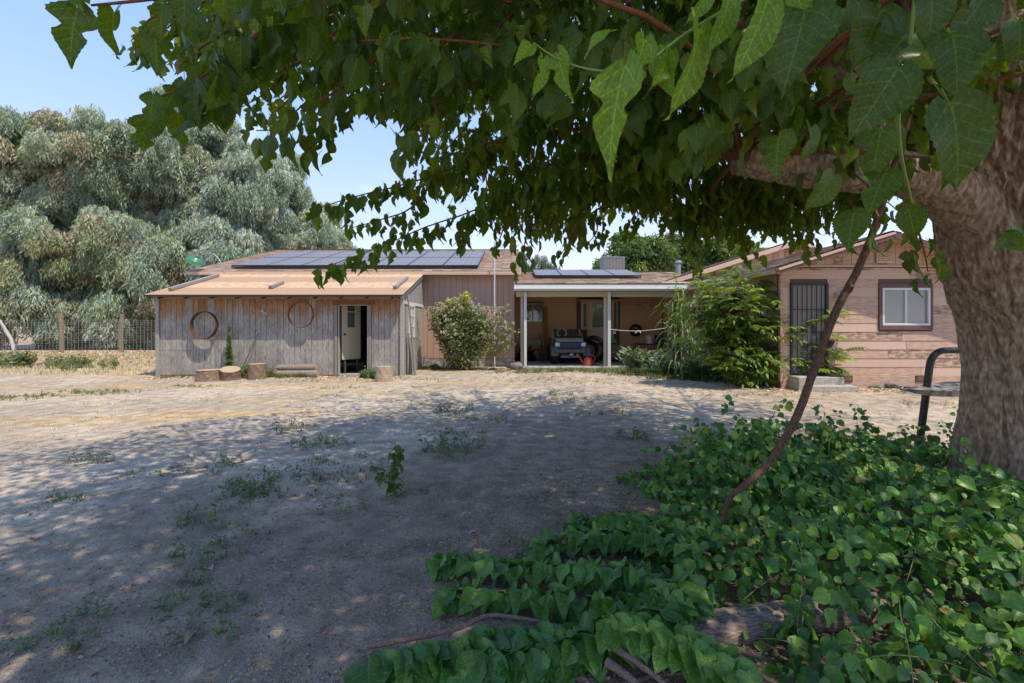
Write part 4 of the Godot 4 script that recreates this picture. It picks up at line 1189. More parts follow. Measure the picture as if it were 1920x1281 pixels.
func cut_branches() -> void:
	var wilt := [leaf_mat(T.leaf, Color(0.8, 0.8, 0.4), 0.42, lin(0.20, 0.42, 0.09)), leaf_mat(T.leaf, Color(0.8, 0.8, 0.4), 0.42, lin(0.17, 0.36, 0.10)), leaf_mat(T.leaf, Color(0.8, 0.8, 0.4), 0.42, lin(0.28, 0.52, 0.14)), leaf_mat(T.leaf, Color(0.7, 0.8, 0.5), 0.42, lin(0.16, 0.34, 0.11))]
	var bright := [leaf_mat(T.leaf, Color(0.8, 0.8, 0.4), 0.42, lin(0.38, 0.66, 0.16)), wilt[2], wilt[2]]
	cut_branch("bare grey cut branch with limp leaves hanging toward the viewer", [g2(688, 1212, 0.08), g2(780, 1195, 0.10), g2(860, 1178, 0.11), g2(915, 1155, 0.11), g2(980, 1160, 0.1), g2(1060, 1175, 0.05), g2(1150, 1180, 0.04)], 0.014, 0.10, 0.20, 0.02, wilt, false, true)
	cut_branch("leafy cut branch whose wilted tip lies farthest out on the dirt", [g2(1230, 1090, 0.16), g2(1150, 1080, 0.14), g2(1060, 1075, 0.1), g2(960, 1070, 0.07), g2(880, 1065, 0.05), g2(825, 1055, 0.04)], 0.010, 0.06, 0.125, 0.05, wilt)
	cut_branch("leafy cut branch with short stub lying under the grey bare one", [g2(1260, 1150, 0.12), g2(1160, 1140, 0.1), g2(1050, 1130, 0.09), g2(940, 1125, 0.06), g2(840, 1120, 0.05)], 0.011, 0.09, 0.13, 0.05, wilt)
	cut_branch("long leafy cut branch along the upper edge of the pile", [g2(1330, 1040, 0.2), g2(1240, 1020, 0.17), g2(1160, 1010, 0.12), g2(1090, 1015, 0.08), g2(1010, 1035, 0.05)], 0.009, 0.055, 0.12, 0.05, wilt)
	cut_branch("cut branch with dark leaves ending near the dry straw", [g2(1250, 1000, 0.2), g2(1180, 985, 0.14), g2(1120, 985, 0.08), g2(1075, 990, 0.05)], 0.008, 0.06, 0.115, 0.05, wilt)
	cut_branch("cut branch with large dark leaves beside the half buried log", [g2(1230, 1200, 0.1), g2(1240, 1170, 0.16), g2(1260, 1130, 0.2), g2(1300, 1100, 0.2)], 0.009, 0.12, 0.16, 0.1, wilt)
	cut_branch("bright green leafy shoot in the bottom pile of cut branches", [g2(1130, 1180, 0.15), g2(1200, 1185, 0.18), g2(1280, 1215, 0.2), g2(1350, 1262, 0.2), g2(1400, 1300, 0.2)], 0.009, 0.1, 0.15, 0.0, bright)
	cut_branch("limp leafy shoot lying along the bottom edge of the pile", [g2(1130, 1205, 0.07), g2(1040, 1225, 0.06), g2(950, 1245, 0.05), g2(860, 1255, 0.04)], 0.008, 0.1, 0.16, 0.0, wilt)
	cut_branch("thick peeled stick running to the bottom edge from the leaf pile", [g2(1122, 1195, 0.13), g2(1200, 1246, 0.14), g2(1270, 1300, 0.15)], 0.019, 1, 1, 0, [], true)
	cut_branch("short thick stub with an orange cut end at the bottom edge", [g2(1140, 1243, 0.12), g2(1190, 1278, 0.12), g2(1230, 1320, 0.12)], 0.019, 1, 1, 0, [], true)
	cut_branch("smooth grey stick curving under the bright shoot", [g2(1285, 1250, 0.12), g2(1380, 1252, 0.14), g2(1450, 1280, 0.14), g2(1490, 1310, 0.14)], 0.016, 1, 1, 0, [], true)
	cut_branch("reddish stick lying flat behind the orange ended stub", [g2(1150, 1290, 0.02), g2(1230, 1268, 0.02), g2(1300, 1262, 0.02)], 0.015, 1, 1, 0, [], true)
	cut_branch("thin grey twig crossing the smooth curved stick", [g2(1288, 1215, 0.17), g2(1310, 1260, 0.17), g2(1335, 1310, 0.17)], 0.009, 1, 1, 0, [], true)
	cut_branch("green jointed cane arching over the vine from the pile", [g2(1120, 1015, 0.06), g2(1190, 990, 0.16), g2(1265, 988, 0.2), g2(1310, 1005, 0.2)], 0.005, 0.2, 0.08, 0.2, bright)
	# single dead leaves on the dirt
	var curl := leaf_mesh(OVAL, OVAL, 6, 1, 0.7, 0.35, 0.05, 0.0, 0.2)
	var spots := [["crumpled tan dead leaf at the bottom by the sticks", 1105, 1265, 0.11], ["pale fallen leaf alone on the dark litter", 748, 1125, 0.07], ["curled pale dead leaf on the grey dirt", 395, 1068, 0.1], ["reddish dead leaf lying in the open dirt", 367, 1182, 0.1], ["thin curled dead leaf above the leaf pile", 740, 1075, 0.11], ["narrow dead leaf near the sun flecks", 880, 1000, 0.1], ["whitish dead leaf among the weed trail", 425, 930, 0.1], ["dead leaf on the dirt left of the sapling", 530, 1075, 0.1]]
	for s in spots:
		var c: Color = [lin(0.36, 0.25, 0.15), lin(0.40, 0.33, 0.26), lin(0.33, 0.2, 0.14)][rng.randi() % 3]
		var p := g2(s[1], s[2], 0.012)
		var t := thing("dead_leaf", s[0], "leaf", p, "dead leaves lying singly on the dirt")
		placed("blade", curl, mat(c, 0.85), t, Transform3D(leaf_basis(Vector3(rnd(-1, 1), 0.05, rnd(-1, 1)), Vector3.UP, s[3] * 0.75), Vector3.ZERO))

# ------------------------------------------------------------------ shed
const SX0 := -9.94
const SX1 := -3.04
const SZ := -12.86
func shed_board(x0: float, x1: float, y0: float, y1: float, z: float, lift: float) -> ArrayMesh:
	# a board of the front whose print is cut from the one weathered sheet
	var b := MB.new()
	b.box(Vector3((x0 + x1) * 0.5, (y0 + y1) * 0.5, z + lift - 0.011), Vector3(x1 - x0, y1 - y0, 0.022), Basis(), 0.0035)
	for i in b.V.size():
		b.U[i] = Vector2((b.V[i].x) / (SX1 - SX0), 1.0 - b.V[i].y / 2.37)
	return b.mesh()
func shed() -> void:
	var o := Vector3(SX0, 0, SZ)
	var t := thing("wooden_shed", "weathered grey and brown wooden shed with tan rolled roof and open doorway", "shed", o)
	var wide := SX1 - SX0
	var roof_y := func(z: float) -> float: return 2.27 + (-0.36 - (z)) * -0.0 + (0.36 - z) * 0.2935    # z in shed axes, towards the viewer is positive
	var deep := -2.82      # the back of the shed, against the house
	# front boards
	var front := Node3D.new()
	front.name = "front_wall"
	t.add_child(front)
	var dx0 := -4.845 - SX0
	var dx1 := -4.04 - SX0
	var x := 0.06
	var k := 0
	while x < wide - 0.1:
		var x1 := minf(x + 0.1575, wide - 0.06)
		var a := x + 0.0035
		var c := x1 - 0.0035
		var ylow := 0.03 + rnd(-0.015, 0.01)
		var lift := rnd(-0.003, 0.004)
		if c < dx0 - 0.12 or a > dx1 + 0.1:
			if k < 6:
				part("board", shed_board(a, c, ylow, 0.70, 0, lift), M.shed, front)
				part("board", shed_board(a, c, 0.708, 2.28, 0, lift), M.shed, front)
			else:
				part("board", shed_board(a, c, ylow, 2.28, 0, lift), M.shed, front)
		else:
			if a < dx0 - 0.12: part("board", shed_board(a, dx0 - 0.125, ylow, 2.0, 0, lift), M.shed, front)
			if c > dx1 + 0.1: part("board", shed_board(dx1 + 0.105, c, ylow, 2.0, 0, lift), M.shed, front)
			part("board", shed_board(a, c, 2.085, 2.28, 0, lift), M.shed, front)
		x = x1
		k += 1
	bx("sheathing", Vector3((dx0 - 0.12) * 0.5 + 0.02, 1.15, -0.04), Vector3(dx0 - 0.12, 2.24, 0.02), M.backing, t, 0)
	bx("sheathing", Vector3((dx1 + 0.1 + wide) * 0.5 - 0.02, 1.15, -0.04), Vector3(wide - dx1 - 0.12, 2.24, 0.02), M.backing, t, 0)
	bx("sheathing", Vector3((dx0 + dx1) * 0.5, 2.13, -0.04), Vector3(dx1 - dx0 + 0.3, 0.28, 0.02), M.backing, t, 0)
	# repair patches: a round one and pale strips
	for s in [[2.07, 1.92, 0.36], [2.88, 1.92, 0.36]]:
		bx("patch_strip", Vector3(s[0] - 1.02 + 0.06, s[1] + 0.07, 0.008), Vector3(0.05, s[2], 0.012), M.rail, t, 0.003)
	# corner posts, rail under the eave
	bx("corner_post", Vector3(0.025, 1.13, 0.01), Vector3(0.09, 2.3, 0.09), M.wood_side, t)
	bx("corner_post", Vector3(wide - 0.035, 1.13, 0.02), Vector3(0.10, 2.3, 0.10), M.wood_pale, t)
	bx("eave_rail", Vector3(wide * 0.5 - 0.02, 2.19, 0.022), Vector3(wide - 0.24, 0.055, 0.03), M.rail, t, 0.004)
	# door frame
	bx("door_header", Vector3((dx0 + dx1) * 0.5, 2.045, 0.012), Vector3(dx1 - dx0 + 0.36, 0.10, 0.035), M.wood_brown, t)
	for s in [[dx0 - 0.085, 0.08], [dx1 + 0.055, 0.09]]:
		bx("door_trim", Vector3(s[0], 1.0, 0.014), Vector3(s[1], 1.98, 0.035), M.wood_grey, t)
	bx("door_jamb", Vector3(dx0 - 0.014, 0.99, -0.03), Vector3(0.026, 1.97, 0.11), M.wood_pale, t)
	bx("door_jamb", Vector3(dx1 - 0.006, 0.99, -0.03), Vector3(0.022, 1.97, 0.11), M.wood_pale, t)
	bx("door_jamb", Vector3((dx0 + dx1) * 0.5, 1.984, -0.03), Vector3(dx1 - dx0 + 0.03, 0.022, 0.11), M.wood_pale, t)
	# floor inside, left wall, right wall
	bx("floor", Vector3(wide * 0.5, 0.015, -1.4), Vector3(wide - 0.1, 0.05, 2.72), M.concrete, t, 0)
	bx("door_sill", Vector3((dx0 + dx1) * 0.5, 0.03, 0.0), Vector3(dx1 - dx0 - 0.02, 0.06, 0.09), M.wood_pale, t)
	var sidew := func(xc: float, m: Material, name_: String) -> MeshInstance3D:
		var b := MB.new()
		for e in [-0.02, 0.02]:
			var q := [Vector3(xc + e, 0.0, -0.05), Vector3(xc + e, 0.0, deep), Vector3(xc + e, roof_y.call(deep) - 0.03, deep), Vector3(xc + e, roof_y.call(-0.05) - 0.03, -0.05)]
			if e < 0: q.reverse()
			b.quad(q[1], q[0], q[3], q[2])
		return build(name_, b, m, t)
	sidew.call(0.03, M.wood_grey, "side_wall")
	# right wall: boards and a window
	var right := Node3D.new()
	right.name = "side_wall_boards"
	t.add_child(right)
	var rx := wide - 0.02
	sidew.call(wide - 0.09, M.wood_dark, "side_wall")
	var wz0 := -0.72
	var wz1 := -1.42
	var z := -0.08
	while z > deep + 0.05:
		var zz := maxf(z - 0.24, deep)
		var zc := (z + zz) * 0.5
		var hh: float = roof_y.call(zc) - 0.10
		if zc < wz0 and zc > wz1:
			bx("board", Vector3(rx, 0.52, zc), Vector3(0.022, 1.04, z - zz - 0.006), M.wood_side, right, 0.003)
		else:
			bx("board", Vector3(rx, 1.0, zc), Vector3(0.022, 2.0, z - zz - 0.006), M.wood_side if int(zc * 7) % 2 else M.wood_pale, right, 0.003)
		var ub := MB.new()
		var y0 := 2.1
		var ya: float = roof_y.call(z) - 0.06
		var yb: float = roof_y.call(zz) - 0.06
		ub.face([Vector3(rx + 0.012, y0, z - 0.003), Vector3(rx + 0.012, y0, zz + 0.003), Vector3(rx + 0.012, yb, zz + 0.003), Vector3(rx + 0.012, ya, z - 0.003)], Vector3(rx - 1, y0, z))
		build("board", ub, M.wood_side, right)
		z = zz
	bx("side_rail", Vector3(rx + 0.018, 2.06, deep * 0.5 - 0.02), Vector3(0.03, 0.09, -deep - 0.06), M.white, t)
	var win := bx("window", Vector3(rx + 0.012, 1.54, wz0), Vector3(0.05, 1.0, 0.06), M.white, t)
	for e in [[Vector3(0, 0, wz1 - wz0), Vector3(0.05, 1.0, 0.06)], [Vector3(0, 0.47, (wz1 - wz0) * 0.5), Vector3(0.046, 0.06, 0.62)], [Vector3(0, -0.47, (wz1 - wz0) * 0.5), Vector3(0.046, 0.06, 0.62)], [Vector3(0, 0, (wz1 - wz0) * 0.5), Vector3(0.04, 0.9, 0.025)], [Vector3(0, 0.16, (wz1 - wz0) * 0.5), Vector3(0.036, 0.025, 0.62)], [Vector3(0, -0.16, (wz1 - wz0) * 0.5), Vector3(0.036, 0.025, 0.62)]]:
		bx("window_bar", e[0], e[1], M.white, win, 0.004)
	bx("pane", Vector3(-0.012, 0, (wz1 - wz0) * 0.5), Vector3(0.004, 0.92, 0.66), M.glass, win, 0)
	# roof: deck, rolled roofing in overlapping strips, rafter tails, drip edge
	var slope := atan(0.2935)
	var run := (0.42 - deep) / cos(slope)
	var mid: Vector3 = Vector3(wide * 0.5, roof_y.call((0.36 + deep) * 0.5) - 0.035, (0.36 + deep) * 0.5)
	bx("roof_deck", mid, Vector3(wide + 0.1, 0.03, run), M.wood_dark, t, 0.0, Vector3(slope, 0, 0))
	for i in 4:
		var zc := 0.36 - (i + 0.5) * (0.36 - deep) / 4.0
		var pc: Vector3 = Vector3(wide * 0.5, roof_y.call(zc) - 0.008 + 0.002 * i, zc)
		bx("roofing_sheet", pc, Vector3(wide + 0.14, 0.012, (0.36 - deep) / 4.0 / cos(slope) + 0.05), M.rolled if i % 2 else M.rolled_b, t, 0.003, Vector3(slope + 0.004, 0, 0))
	bx("drip_edge", Vector3(wide * 0.5, roof_y.call(0.37) - 0.045, 0.365), Vector3(wide + 0.12, 0.035, 0.02), M.timber, t, 0.003)
	for i in 10:
		bx("rafter_tail", Vector3(0.25 + i * (wide - 0.5) / 9.0, roof_y.call(0.15) - 0.095, 0.12), Vector3(0.05, 0.085, 0.4), M.wood_dark, t, 0.004, Vector3(slope, 0, 0))
	for s in [-0.03, wide + 0.03]:
		bx("barge_board", Vector3(s, roof_y.call((0.36 + deep) * 0.5) - 0.085, (0.36 + deep) * 0.5), Vector3(0.025, 0.10, run - 0.05), M.wood_grey, t, 0.004, Vector3(slope, 0, 0))
	# three timbers on the roof
	for e in [["long grey timber lying along the left edge of the shed roof", 0.35, -1.05, 2.2, 0.09], ["short grey timber block in the middle of the shed roof", 3.02, -0.62, 0.75, 0.085], ["pale timber lying near the right edge of the shed roof", wide - 0.30, -0.95, 1.55, 0.09]]:
		var tb := thing("roof_timber", e[0], "timber", o + Vector3(e[1], roof_y.call(e[2]) + e[4] * 0.52 + 0.012, e[2]), "timbers lying on the shed roof")
		tb.rotation.x = slope
		bx("beam", Vector3.ZERO, Vector3(0.11, e[4], e[3]), M.timber, tb, 0.008)
	# the inner door standing open
	var door := thing("inner_door", "cream painted door with a dark pane standing open inside the shed", "door", o + Vector3(dx0 + 0.025, 0.44, -0.12))
	door.rotation.y = 0.95
	bx("panel", Vector3(0.31, 0.46, 0), Vector3(0.62, 0.92, 0.035), M.cream, door)
	bx("stile", Vector3(0.09, 1.24, 0), Vector3(0.18, 0.66, 0.035), M.cream, door)
	bx("stile", Vector3(0.53, 1.24, 0), Vector3(0.18, 0.66, 0.035), M.cream, door)
	bx("rail", Vector3(0.31, 1.37, 0), Vector3(0.27, 0.03, 0.03), M.cream, door)
	bx("pane", Vector3(0.31, 1.24, -0.005), Vector3(0.26, 0.64, 0.004), M.glass, door, 0)
	var kb := MB.new()
	kb.lathe([Vector2(0, 0.05), Vector2(0.025, 0.045), Vector2(0.03, 0.03), Vector2(0.014, 0.02), Vector2(0.014, 0), Vector2(0.03, 0)], 12, Vector3(0.07, 0.72, 0.018), Basis(Vector3.RIGHT, PI / 2))
	build("knob", kb, M.iron, door)
	for s in [0.1, 0.52]: bx("support_leg", Vector3(s, -0.21, 0), Vector3(0.05, 0.42, 0.05), M.wood_dark, door)
	# shelf and clutter glimpsed behind the door
	var sh := thing("storage_shelf", "dark wooden shelf with a yellow plank inside the shed", "shelf", o + Vector3(dx1 - 0.25, 0.03, -2.1))
	for s in [-0.5, 0.5]: bx("upright", Vector3(s, 0.95, 0), Vector3(0.06, 1.9, 0.3), M.wood_dark, sh)
	for s in [0.35, 0.8, 1.25, 1.65]: bx("shelf_board", Vector3(0, s, 0), Vector3(0.94, 0.03, 0.34), M.wood_dark, sh)
	bx("yellow_plank", Vector3(0.0, 0.40, 0.02), Vector3(0.9, 0.05, 0.36), M.plank, sh)
	for s in [["white jar on the upper shelf inside the shed", -0.2, 1.265], ["white jar on the middle shelf inside the shed", -0.2, 0.815]]:
		var j := thing("jar", s[0], "jar", sh.position + Vector3(s[1], s[2], 0.02), "jars in the shed")
		var jb := MB.new()
		jb.lathe([Vector2(0, 0), Vector2(0.06, 0), Vector2(0.065, 0.02), Vector2(0.065, 0.13), Vector2(0.045, 0.15)], 14)
		build("body", jb, M.bucket, j)
		var lj := MB.new()
		lj.lathe([Vector2(0.05, 0.15), Vector2(0.05, 0.18), Vector2(0, 0.18)], 14)
		build("lid", lj, M.galv, j)
	# hoops on the wall
	for e in [["brown iron hoop hanging at the left on the shed wall", 385, 610, 0.345, 0.12], ["thin rusty hoop hanging high on the shed wall near the doorway", 565, 590, 0.335, 0.08]]:
		var p := at(e[1], e[2], 12.78)
		var hb := thing("barrel_hoop", e[0], "hoop", p, "hoops hung on the shed wall")
		var ring := MB.new()
		var pr: float = e[3]
		ring.lathe([Vector2(pr, 0.0), Vector2(pr + 0.02, 0.0), Vector2(pr + 0.02, e[4]), Vector2(pr, e[4]), Vector2(pr, 0.0)], 64, Vector3.ZERO, Basis(Vector3.RIGHT, PI / 2))
		build("band", ring, M.rust if e[4] > 0.1 else M.wood_brown, hb)
		hb.scale.y = 1.06
		hb.rotation.x = -0.05
		var nb := MB.new()
		nb.tube([Vector3(0, pr + 0.005, -0.08), Vector3(0, pr + 0.005, 0.06)], [0.008, 0.008], 8)
		build("nail", nb, M.iron, hb)
	# bone hook
	var hk := thing("wall_hook", "small pale antler hook nailed to the middle of the shed wall", "hook", at(492, 584, 12.82))
	var hkb := MB.new()
	hkb.tube([Vector3(-0.02, 0.08, 0.0), Vector3(0.02, 0.02, 0.05), Vector3(0.12, -0.05, 0.09), Vector3(0.18, -0.10, 0.08)], [0.012, 0.02, 0.014, 0.006], 10)
	hkb.tube([Vector3(0.02, 0.02, 0.05), Vector3(-0.04, 0.0, 0.10), Vector3(-0.05, 0.05, 0.13)], [0.014, 0.010, 0.004], 8)
	build("antler", hkb, M.bucket, hk)
	# rod leaning on the wall
	var rod := thing("leaning_rod", "thin dark rod leaning on the shed wall behind the stumps", "rod", at(450, 680, 12.5))
	var rb := MB.new()
	rb.tube([Vector3(0, -0.35, 0.05), at(484, 625, 12.83) - rod.position], [0.012, 0.010], 8)
	build("shaft", rb, M.wood_dark, rod)
	# poles at the right corner
	for e in [["longest bare pole leaning on the right corner of the shed", [778, 705, 13.0], [757, 548, 13.05], 0.035], ["middle grey pole leaning on the right wall of the shed", [771, 703, 13.1], [757, 625, 13.2], 0.04], ["short thick pole leaning lowest on the right shed wall", [768, 700, 13.25], [756, 632, 13.3], 0.045]]:
		var p0 := at(e[1][0], e[1][1], e[1][2])
		p0.y = 0.0
		var pl := thing("leaning_pole", e[0], "pole", p0, "poles leaning on the shed corner")
		var p1 := at(e[2][0], e[2][1], e[2][2]) - p0
		p1.x = maxf(p1.x, SX1 + 0.06 - p0.x)
		var pb := MB.new()
		var q := smooth_path([Vector3(0, -0.03, 0), p1 * 0.5 + Vector3(0.02, 0, 0.0), p1], [e[3], e[3] * 0.85, e[3] * 0.7], 14)
		pb.tube(q[0], q[1], 10, true, bark_noise, 0.004, 14.0, 0.2)
		build("shaft", pb, M.wood_grey, pl)
	# gooseneck lamp
	var lp := thing("gooseneck_lamp", "green enamel barn lamp on a curved pipe above the shed roof", "lamp", at(421, 506, 15.4))
	var gb := MB.new()
	var A := lp.position
	var gp := smooth_path([Vector3(0, -0.1, 0), at(412, 490, 15.4) - A, at(402, 478, 15.4) - A, at(388, 475, 15.4) - A, at(374, 482, 15.4) - A], [0.018, 0.018, 0.018, 0.018, 0.02], 24)
	gb.tube(gp[0], gp[1], 10)
	build("pipe", gb, M.galv, lp)
	var shade := MB.new()
	var tilt := Basis(Vector3.BACK, -0.55) * Basis(Vector3.RIGHT, 0.35)
	shade.lathe([Vector2(0.0, 0.16), Vector2(0.05, 0.16), Vector2(0.07, 0.1), Vector2(0.13, 0.07), Vector2(0.21, 0.02), Vector2(0.27, -0.05), Vector2(0.28, -0.06), Vector2(0.27, -0.055), Vector2(0.2, 0.0), Vector2(0.1, 0.05), Vector2(0.0, 0.06)], 28, at(368, 487, 15.4) - A, tilt)
	build("lamp_shade", shade, M.green_paint, lp)
	# stumps
	for e in [["wide low stump with a notch, leftmost along the shed wall", 391, 714, 0.265, 0.275, 0.0, 1.16], ["leaning stump with a slanted cut, second from the left", 432, 712, 0.225, 0.29, 0.0, 1.1], ["tall straight sawn stump beside the green weeds", 482, 711, 0.21, 0.40, 0.0, 1.02], ["pale barkless stump standing right of the shed doorway", 720, 714, 0.20, 0.36, 0.0, 1.05]]:
		var p := g2(e[1], e[2], 0.0)
		var st := thing("tree_stump", e[0], "stump", p, "sawn stumps set along the shed wall")
		var sb := MB.new()
		var pts := []
		var rad := []
		for i in 13:
			var f := i / 12.0
			pts.append(Vector3(e[5] * f * 0.5, -0.04 + (e[4] + 0.04) * f, 0))
			rad.append(e[3] * lerpf(e[6], 1.0, pow(f, 0.6)))
		pts[12] = pts[12] + Vector3(0, 0.0, 0)
		sb.tube(pts, rad, 48, false, bark_noise, 0.012, 7.0, 0.08)
		build("bark", sb, M.bark_stump if e[1] < 600 else M.cut_wood, st)
		if e[1] > 431 and e[1] < 433: st.rotation = Vector3(0.26, 0, -0.14)
		var cb := MB.new()
		var tp: Vector3 = pts[12]
		for i in 48:
			var a0 := TAU * i / 48.0
			var a1 := TAU * (i + 1) / 48.0
			var r: float = e[3] * 1.02
			cb.face([tp + Vector3(0, 0.006 + 0.03 * e[5], 0), tp + Vector3(cos(a0) * r, 0.004 + e[5] * cos(a0) * 0.25, sin(a0) * r), tp + Vector3(cos(a1) * r, 0.004 + e[5] * cos(a1) * 0.25, sin(a1) * r)], tp - Vector3(0, 1, 0))
		build("sawn_top", cb, M.cut_wood, st)
	# logs
	for e in [["upper smooth grey log lying along the shed wall", 520, 593, 693, 0.085, 12.62], ["lower longer grey log lying on the ground by the shed", 513, 596, 704, 0.10, 12.5]]:
		var a := at(e[1], e[3], e[5])
		var c := at(e[2], e[3] - 0.5, e[5])
		a.y = 0.09 if e[3] > 700 else 0.25
		c.y = a.y + (0.0 if e[3] > 700 else 0.01)
		var lg := thing("cut_log", e[0], "log", a, "logs beside the shed wall")
		var lb := MB.new()
		var q := smooth_path([Vector3.ZERO, (c - a) * 0.5, c - a], [e[4] * 0.9, e[4], e[4] * 1.05], 30)
		lb.tube(q[0], q[1], 26, true, bark_noise, 0.004, 6.0, 0.1)
		build("bark", lb, M.bark_log, lg)
		var eb := MB.new()
		eb.tube([c - a, c - a + Vector3(0.004, 0, 0)], [e[4] * 0.98, e[4] * 0.97], 20)
		build("sawn_end", eb, M.cut_wood, lg)
	# tall weed against the wall
	var tw := thing("tall_weed", "tall narrow leafy weed growing against the shed wall", "weed", Vector3(-7.78, 0, -12.6))
	var wb := MB.new()
	wb.tube([Vector3(0, -0.03, 0), Vector3(-0.02, 0.8, 0), Vector3(0.0, 1.55, 0)], [0.014, 0.010, 0.005], 8, false)
	build("stem", wb, M.stem_green, tw)
	var sprm := spray_mesh(14, 0.5, 0.5, 0.11, 0.12, 0.1, 15)
	var trs := []
	var cols := []
	for i in 90:
		var f := rnd(0.02, 1.0)
		var r := lerpf(0.24, 0.05, f)
		var a := rnd(0, TAU)
		trs.append(Transform3D((Basis(Vector3.UP, a) * Basis(Vector3.BACK, rnd(0.5, 1.5))).scaled(Vector3.ONE * r), Vector3(0, f * 1.58, 0)))
		cols.append(jitter(Color(0.20, 0.30, 0.09), 0.3))
	stuff("leaves", "", "", sprm, M.foliage, trs, cols, tw)
	# bushy weeds between the stumps
	for e in [["feathery green weed between the leaning and tall stumps", 460, 708, 0.32, 46], ["bright green weed right of the tall sawn stump", 502, 708, 0.24, 30], ["green weed growing at the right doorpost of the shed", 695, 709, 0.26, 34]]:
		bush_weed(e[0], g2(e[1], e[2], 0), e[3], e[4], Color(0.22, 0.31, 0.08), "green weeds along the shed wall")
func bush_weed(label: String, p: Vector3, s: float, n: int, c: Color, group: String) -> void:
	var t := thing("bushy_weed", label, "weed", p, group)
	var key := "weed spray"
	if not cache.has(key): cache[key] = spray_mesh(26, 1.0, 0.24, 0.045, 0.14, 0.2, 17)
	var trs := []
	var cols := []
	var sb := MB.new()
	for i in n:
		var a := rnd(0, TAU)
		var r := s * sqrt(rng.randf()) * 0.8
		var k := s * rnd(0.6, 1.15)
		var o := Vector3(cos(a) * r, 0, sin(a) * r)
		var bas := Basis(Vector3.UP, a) * Basis(Vector3.BACK, PI - rnd(-0.1, 0.75))
		trs.append(Transform3D(bas.scaled(Vector3.ONE * k), o + bas * Vector3(0, -k, 0) * 0.0))
		cols.append(jitter(c, 0.3))
		if i % 5 == 0: sb.tube([o, o + bas * Vector3(0, -k, 0)], [0.006, 0.003], 5, false)
	stuff("leaves", "", "", cache[key], M.foliage, trs, cols, t)
	build("stem", sb, M.stem_green, t)
# ------------------------------------------------------------------ fence
func fence() -> void:
	var z := -19.6
	var t := thing("wire_fence", "woven wire livestock fence on round wooden posts at the left", "fence", Vector3(-16, 0, z))
	var px := [-26.0, -22.05, -19.25, -16.7, -14.0, -11.0]
	for x in px:
		var p := MB.new()
		var h := 1.52 + gh(x, z) + rnd(-0.03, 0.05)
		p.tube([Vector3(x + 16, -0.1, 0), Vector3(x + 16 + rnd(-0.03, 0.03), h * 0.5, 0), Vector3(x + 16 + rnd(-0.05, 0.05), h + 0.12, 0)], [0.095, 0.085, 0.078], 14, true)
		build("post", p, M.post, t)
	var w := MB.new()
	for i in 14:
		var y := 0.08 + i * 0.105 + (0.03 if i > 8 else 0.0)
		var prev := Vector3(-11, y, 0.09)
		for k in 20:
			var x := -26.5 + k * 0.82 + 16
			var q := Vector3(x, y + 0.15 + 0.02 * sin(k * 1.7 + i), 0.1 + 0.01 * sin(k * 2.3))
			if k > 0: w.bar(prev, q, 0.005, 0.005)
			prev = q
	for k in 100:
		var x := -26.5 + k * 0.155 + 16
		w.bar(Vector3(x, 0.1, 0.1), Vector3(x + 0.01, 1.62, 0.1), 0.0045, 0.0045)
	var wm := build("wire_mesh", w, M.wire, t)
	wm.set_meta("kind", "stuff")
	# branches dropped by the fence, weeds
	var db := thing("dead_branch", "bleached forked branch leaning on the fence at the far left", "branch", at(28, 664, 18.6))
	var b := MB.new()
	var A := db.position
	b.tube([Vector3(0, -0.05, 0), at(20, 635, 18.8) - A, at(0, 602, 19.2) - A, at(-20, 590, 19.4) - A], [0.06, 0.06, 0.05, 0.03], 10, true, bark_noise, 0.006, 8.0)
	b.tube([at(20, 635, 18.8) - A, at(8, 620, 18.9) - A], [0.06, 0.03], 8)
	build("wood", b, M.wood_pale, db)
	var fb := thing("dead_branch", "white fallen branch lying in the litter before the fence", "branch", g2(60, 686, 0.03))
	var f := MB.new()
	f.tube([Vector3(0, 0, 0), Vector3(0.35, 0.1, 0), Vector3(0.6, 0.06, 0.1), Vector3(0.9, 0.02, 0.1)], [0.03, 0.04, 0.03, 0.015], 8)
	f.tube([Vector3(0.35, 0.1, 0), Vector3(0.55, 0.2, -0.1), Vector3(0.75, 0.22, -0.1)], [0.03, 0.02, 0.01], 8)
	build("wood", f, M.wood_pale, fb)
	for e in [["green weed clump at the far left edge before the fence", 2, 686, 0.4, 36], ["tall weed clump before the fence near the white branch", 34, 690, 0.5, 50], ["leafy weed left of the second fence post", 108, 690, 0.4, 36], ["pale weed right of the nearest fence post", 148, 690, 0.42, 36], ["thin weed out in front of the fence", 200, 692, 0.34, 20], ["low weed before the right end of the fence", 130, 696, 0.25, 20]]:
		bush_weed(e[0], g2(e[1], e[2], 0), e[3], e[4], Color(0.30, 0.34, 0.13), "weeds in front of the wire fence")

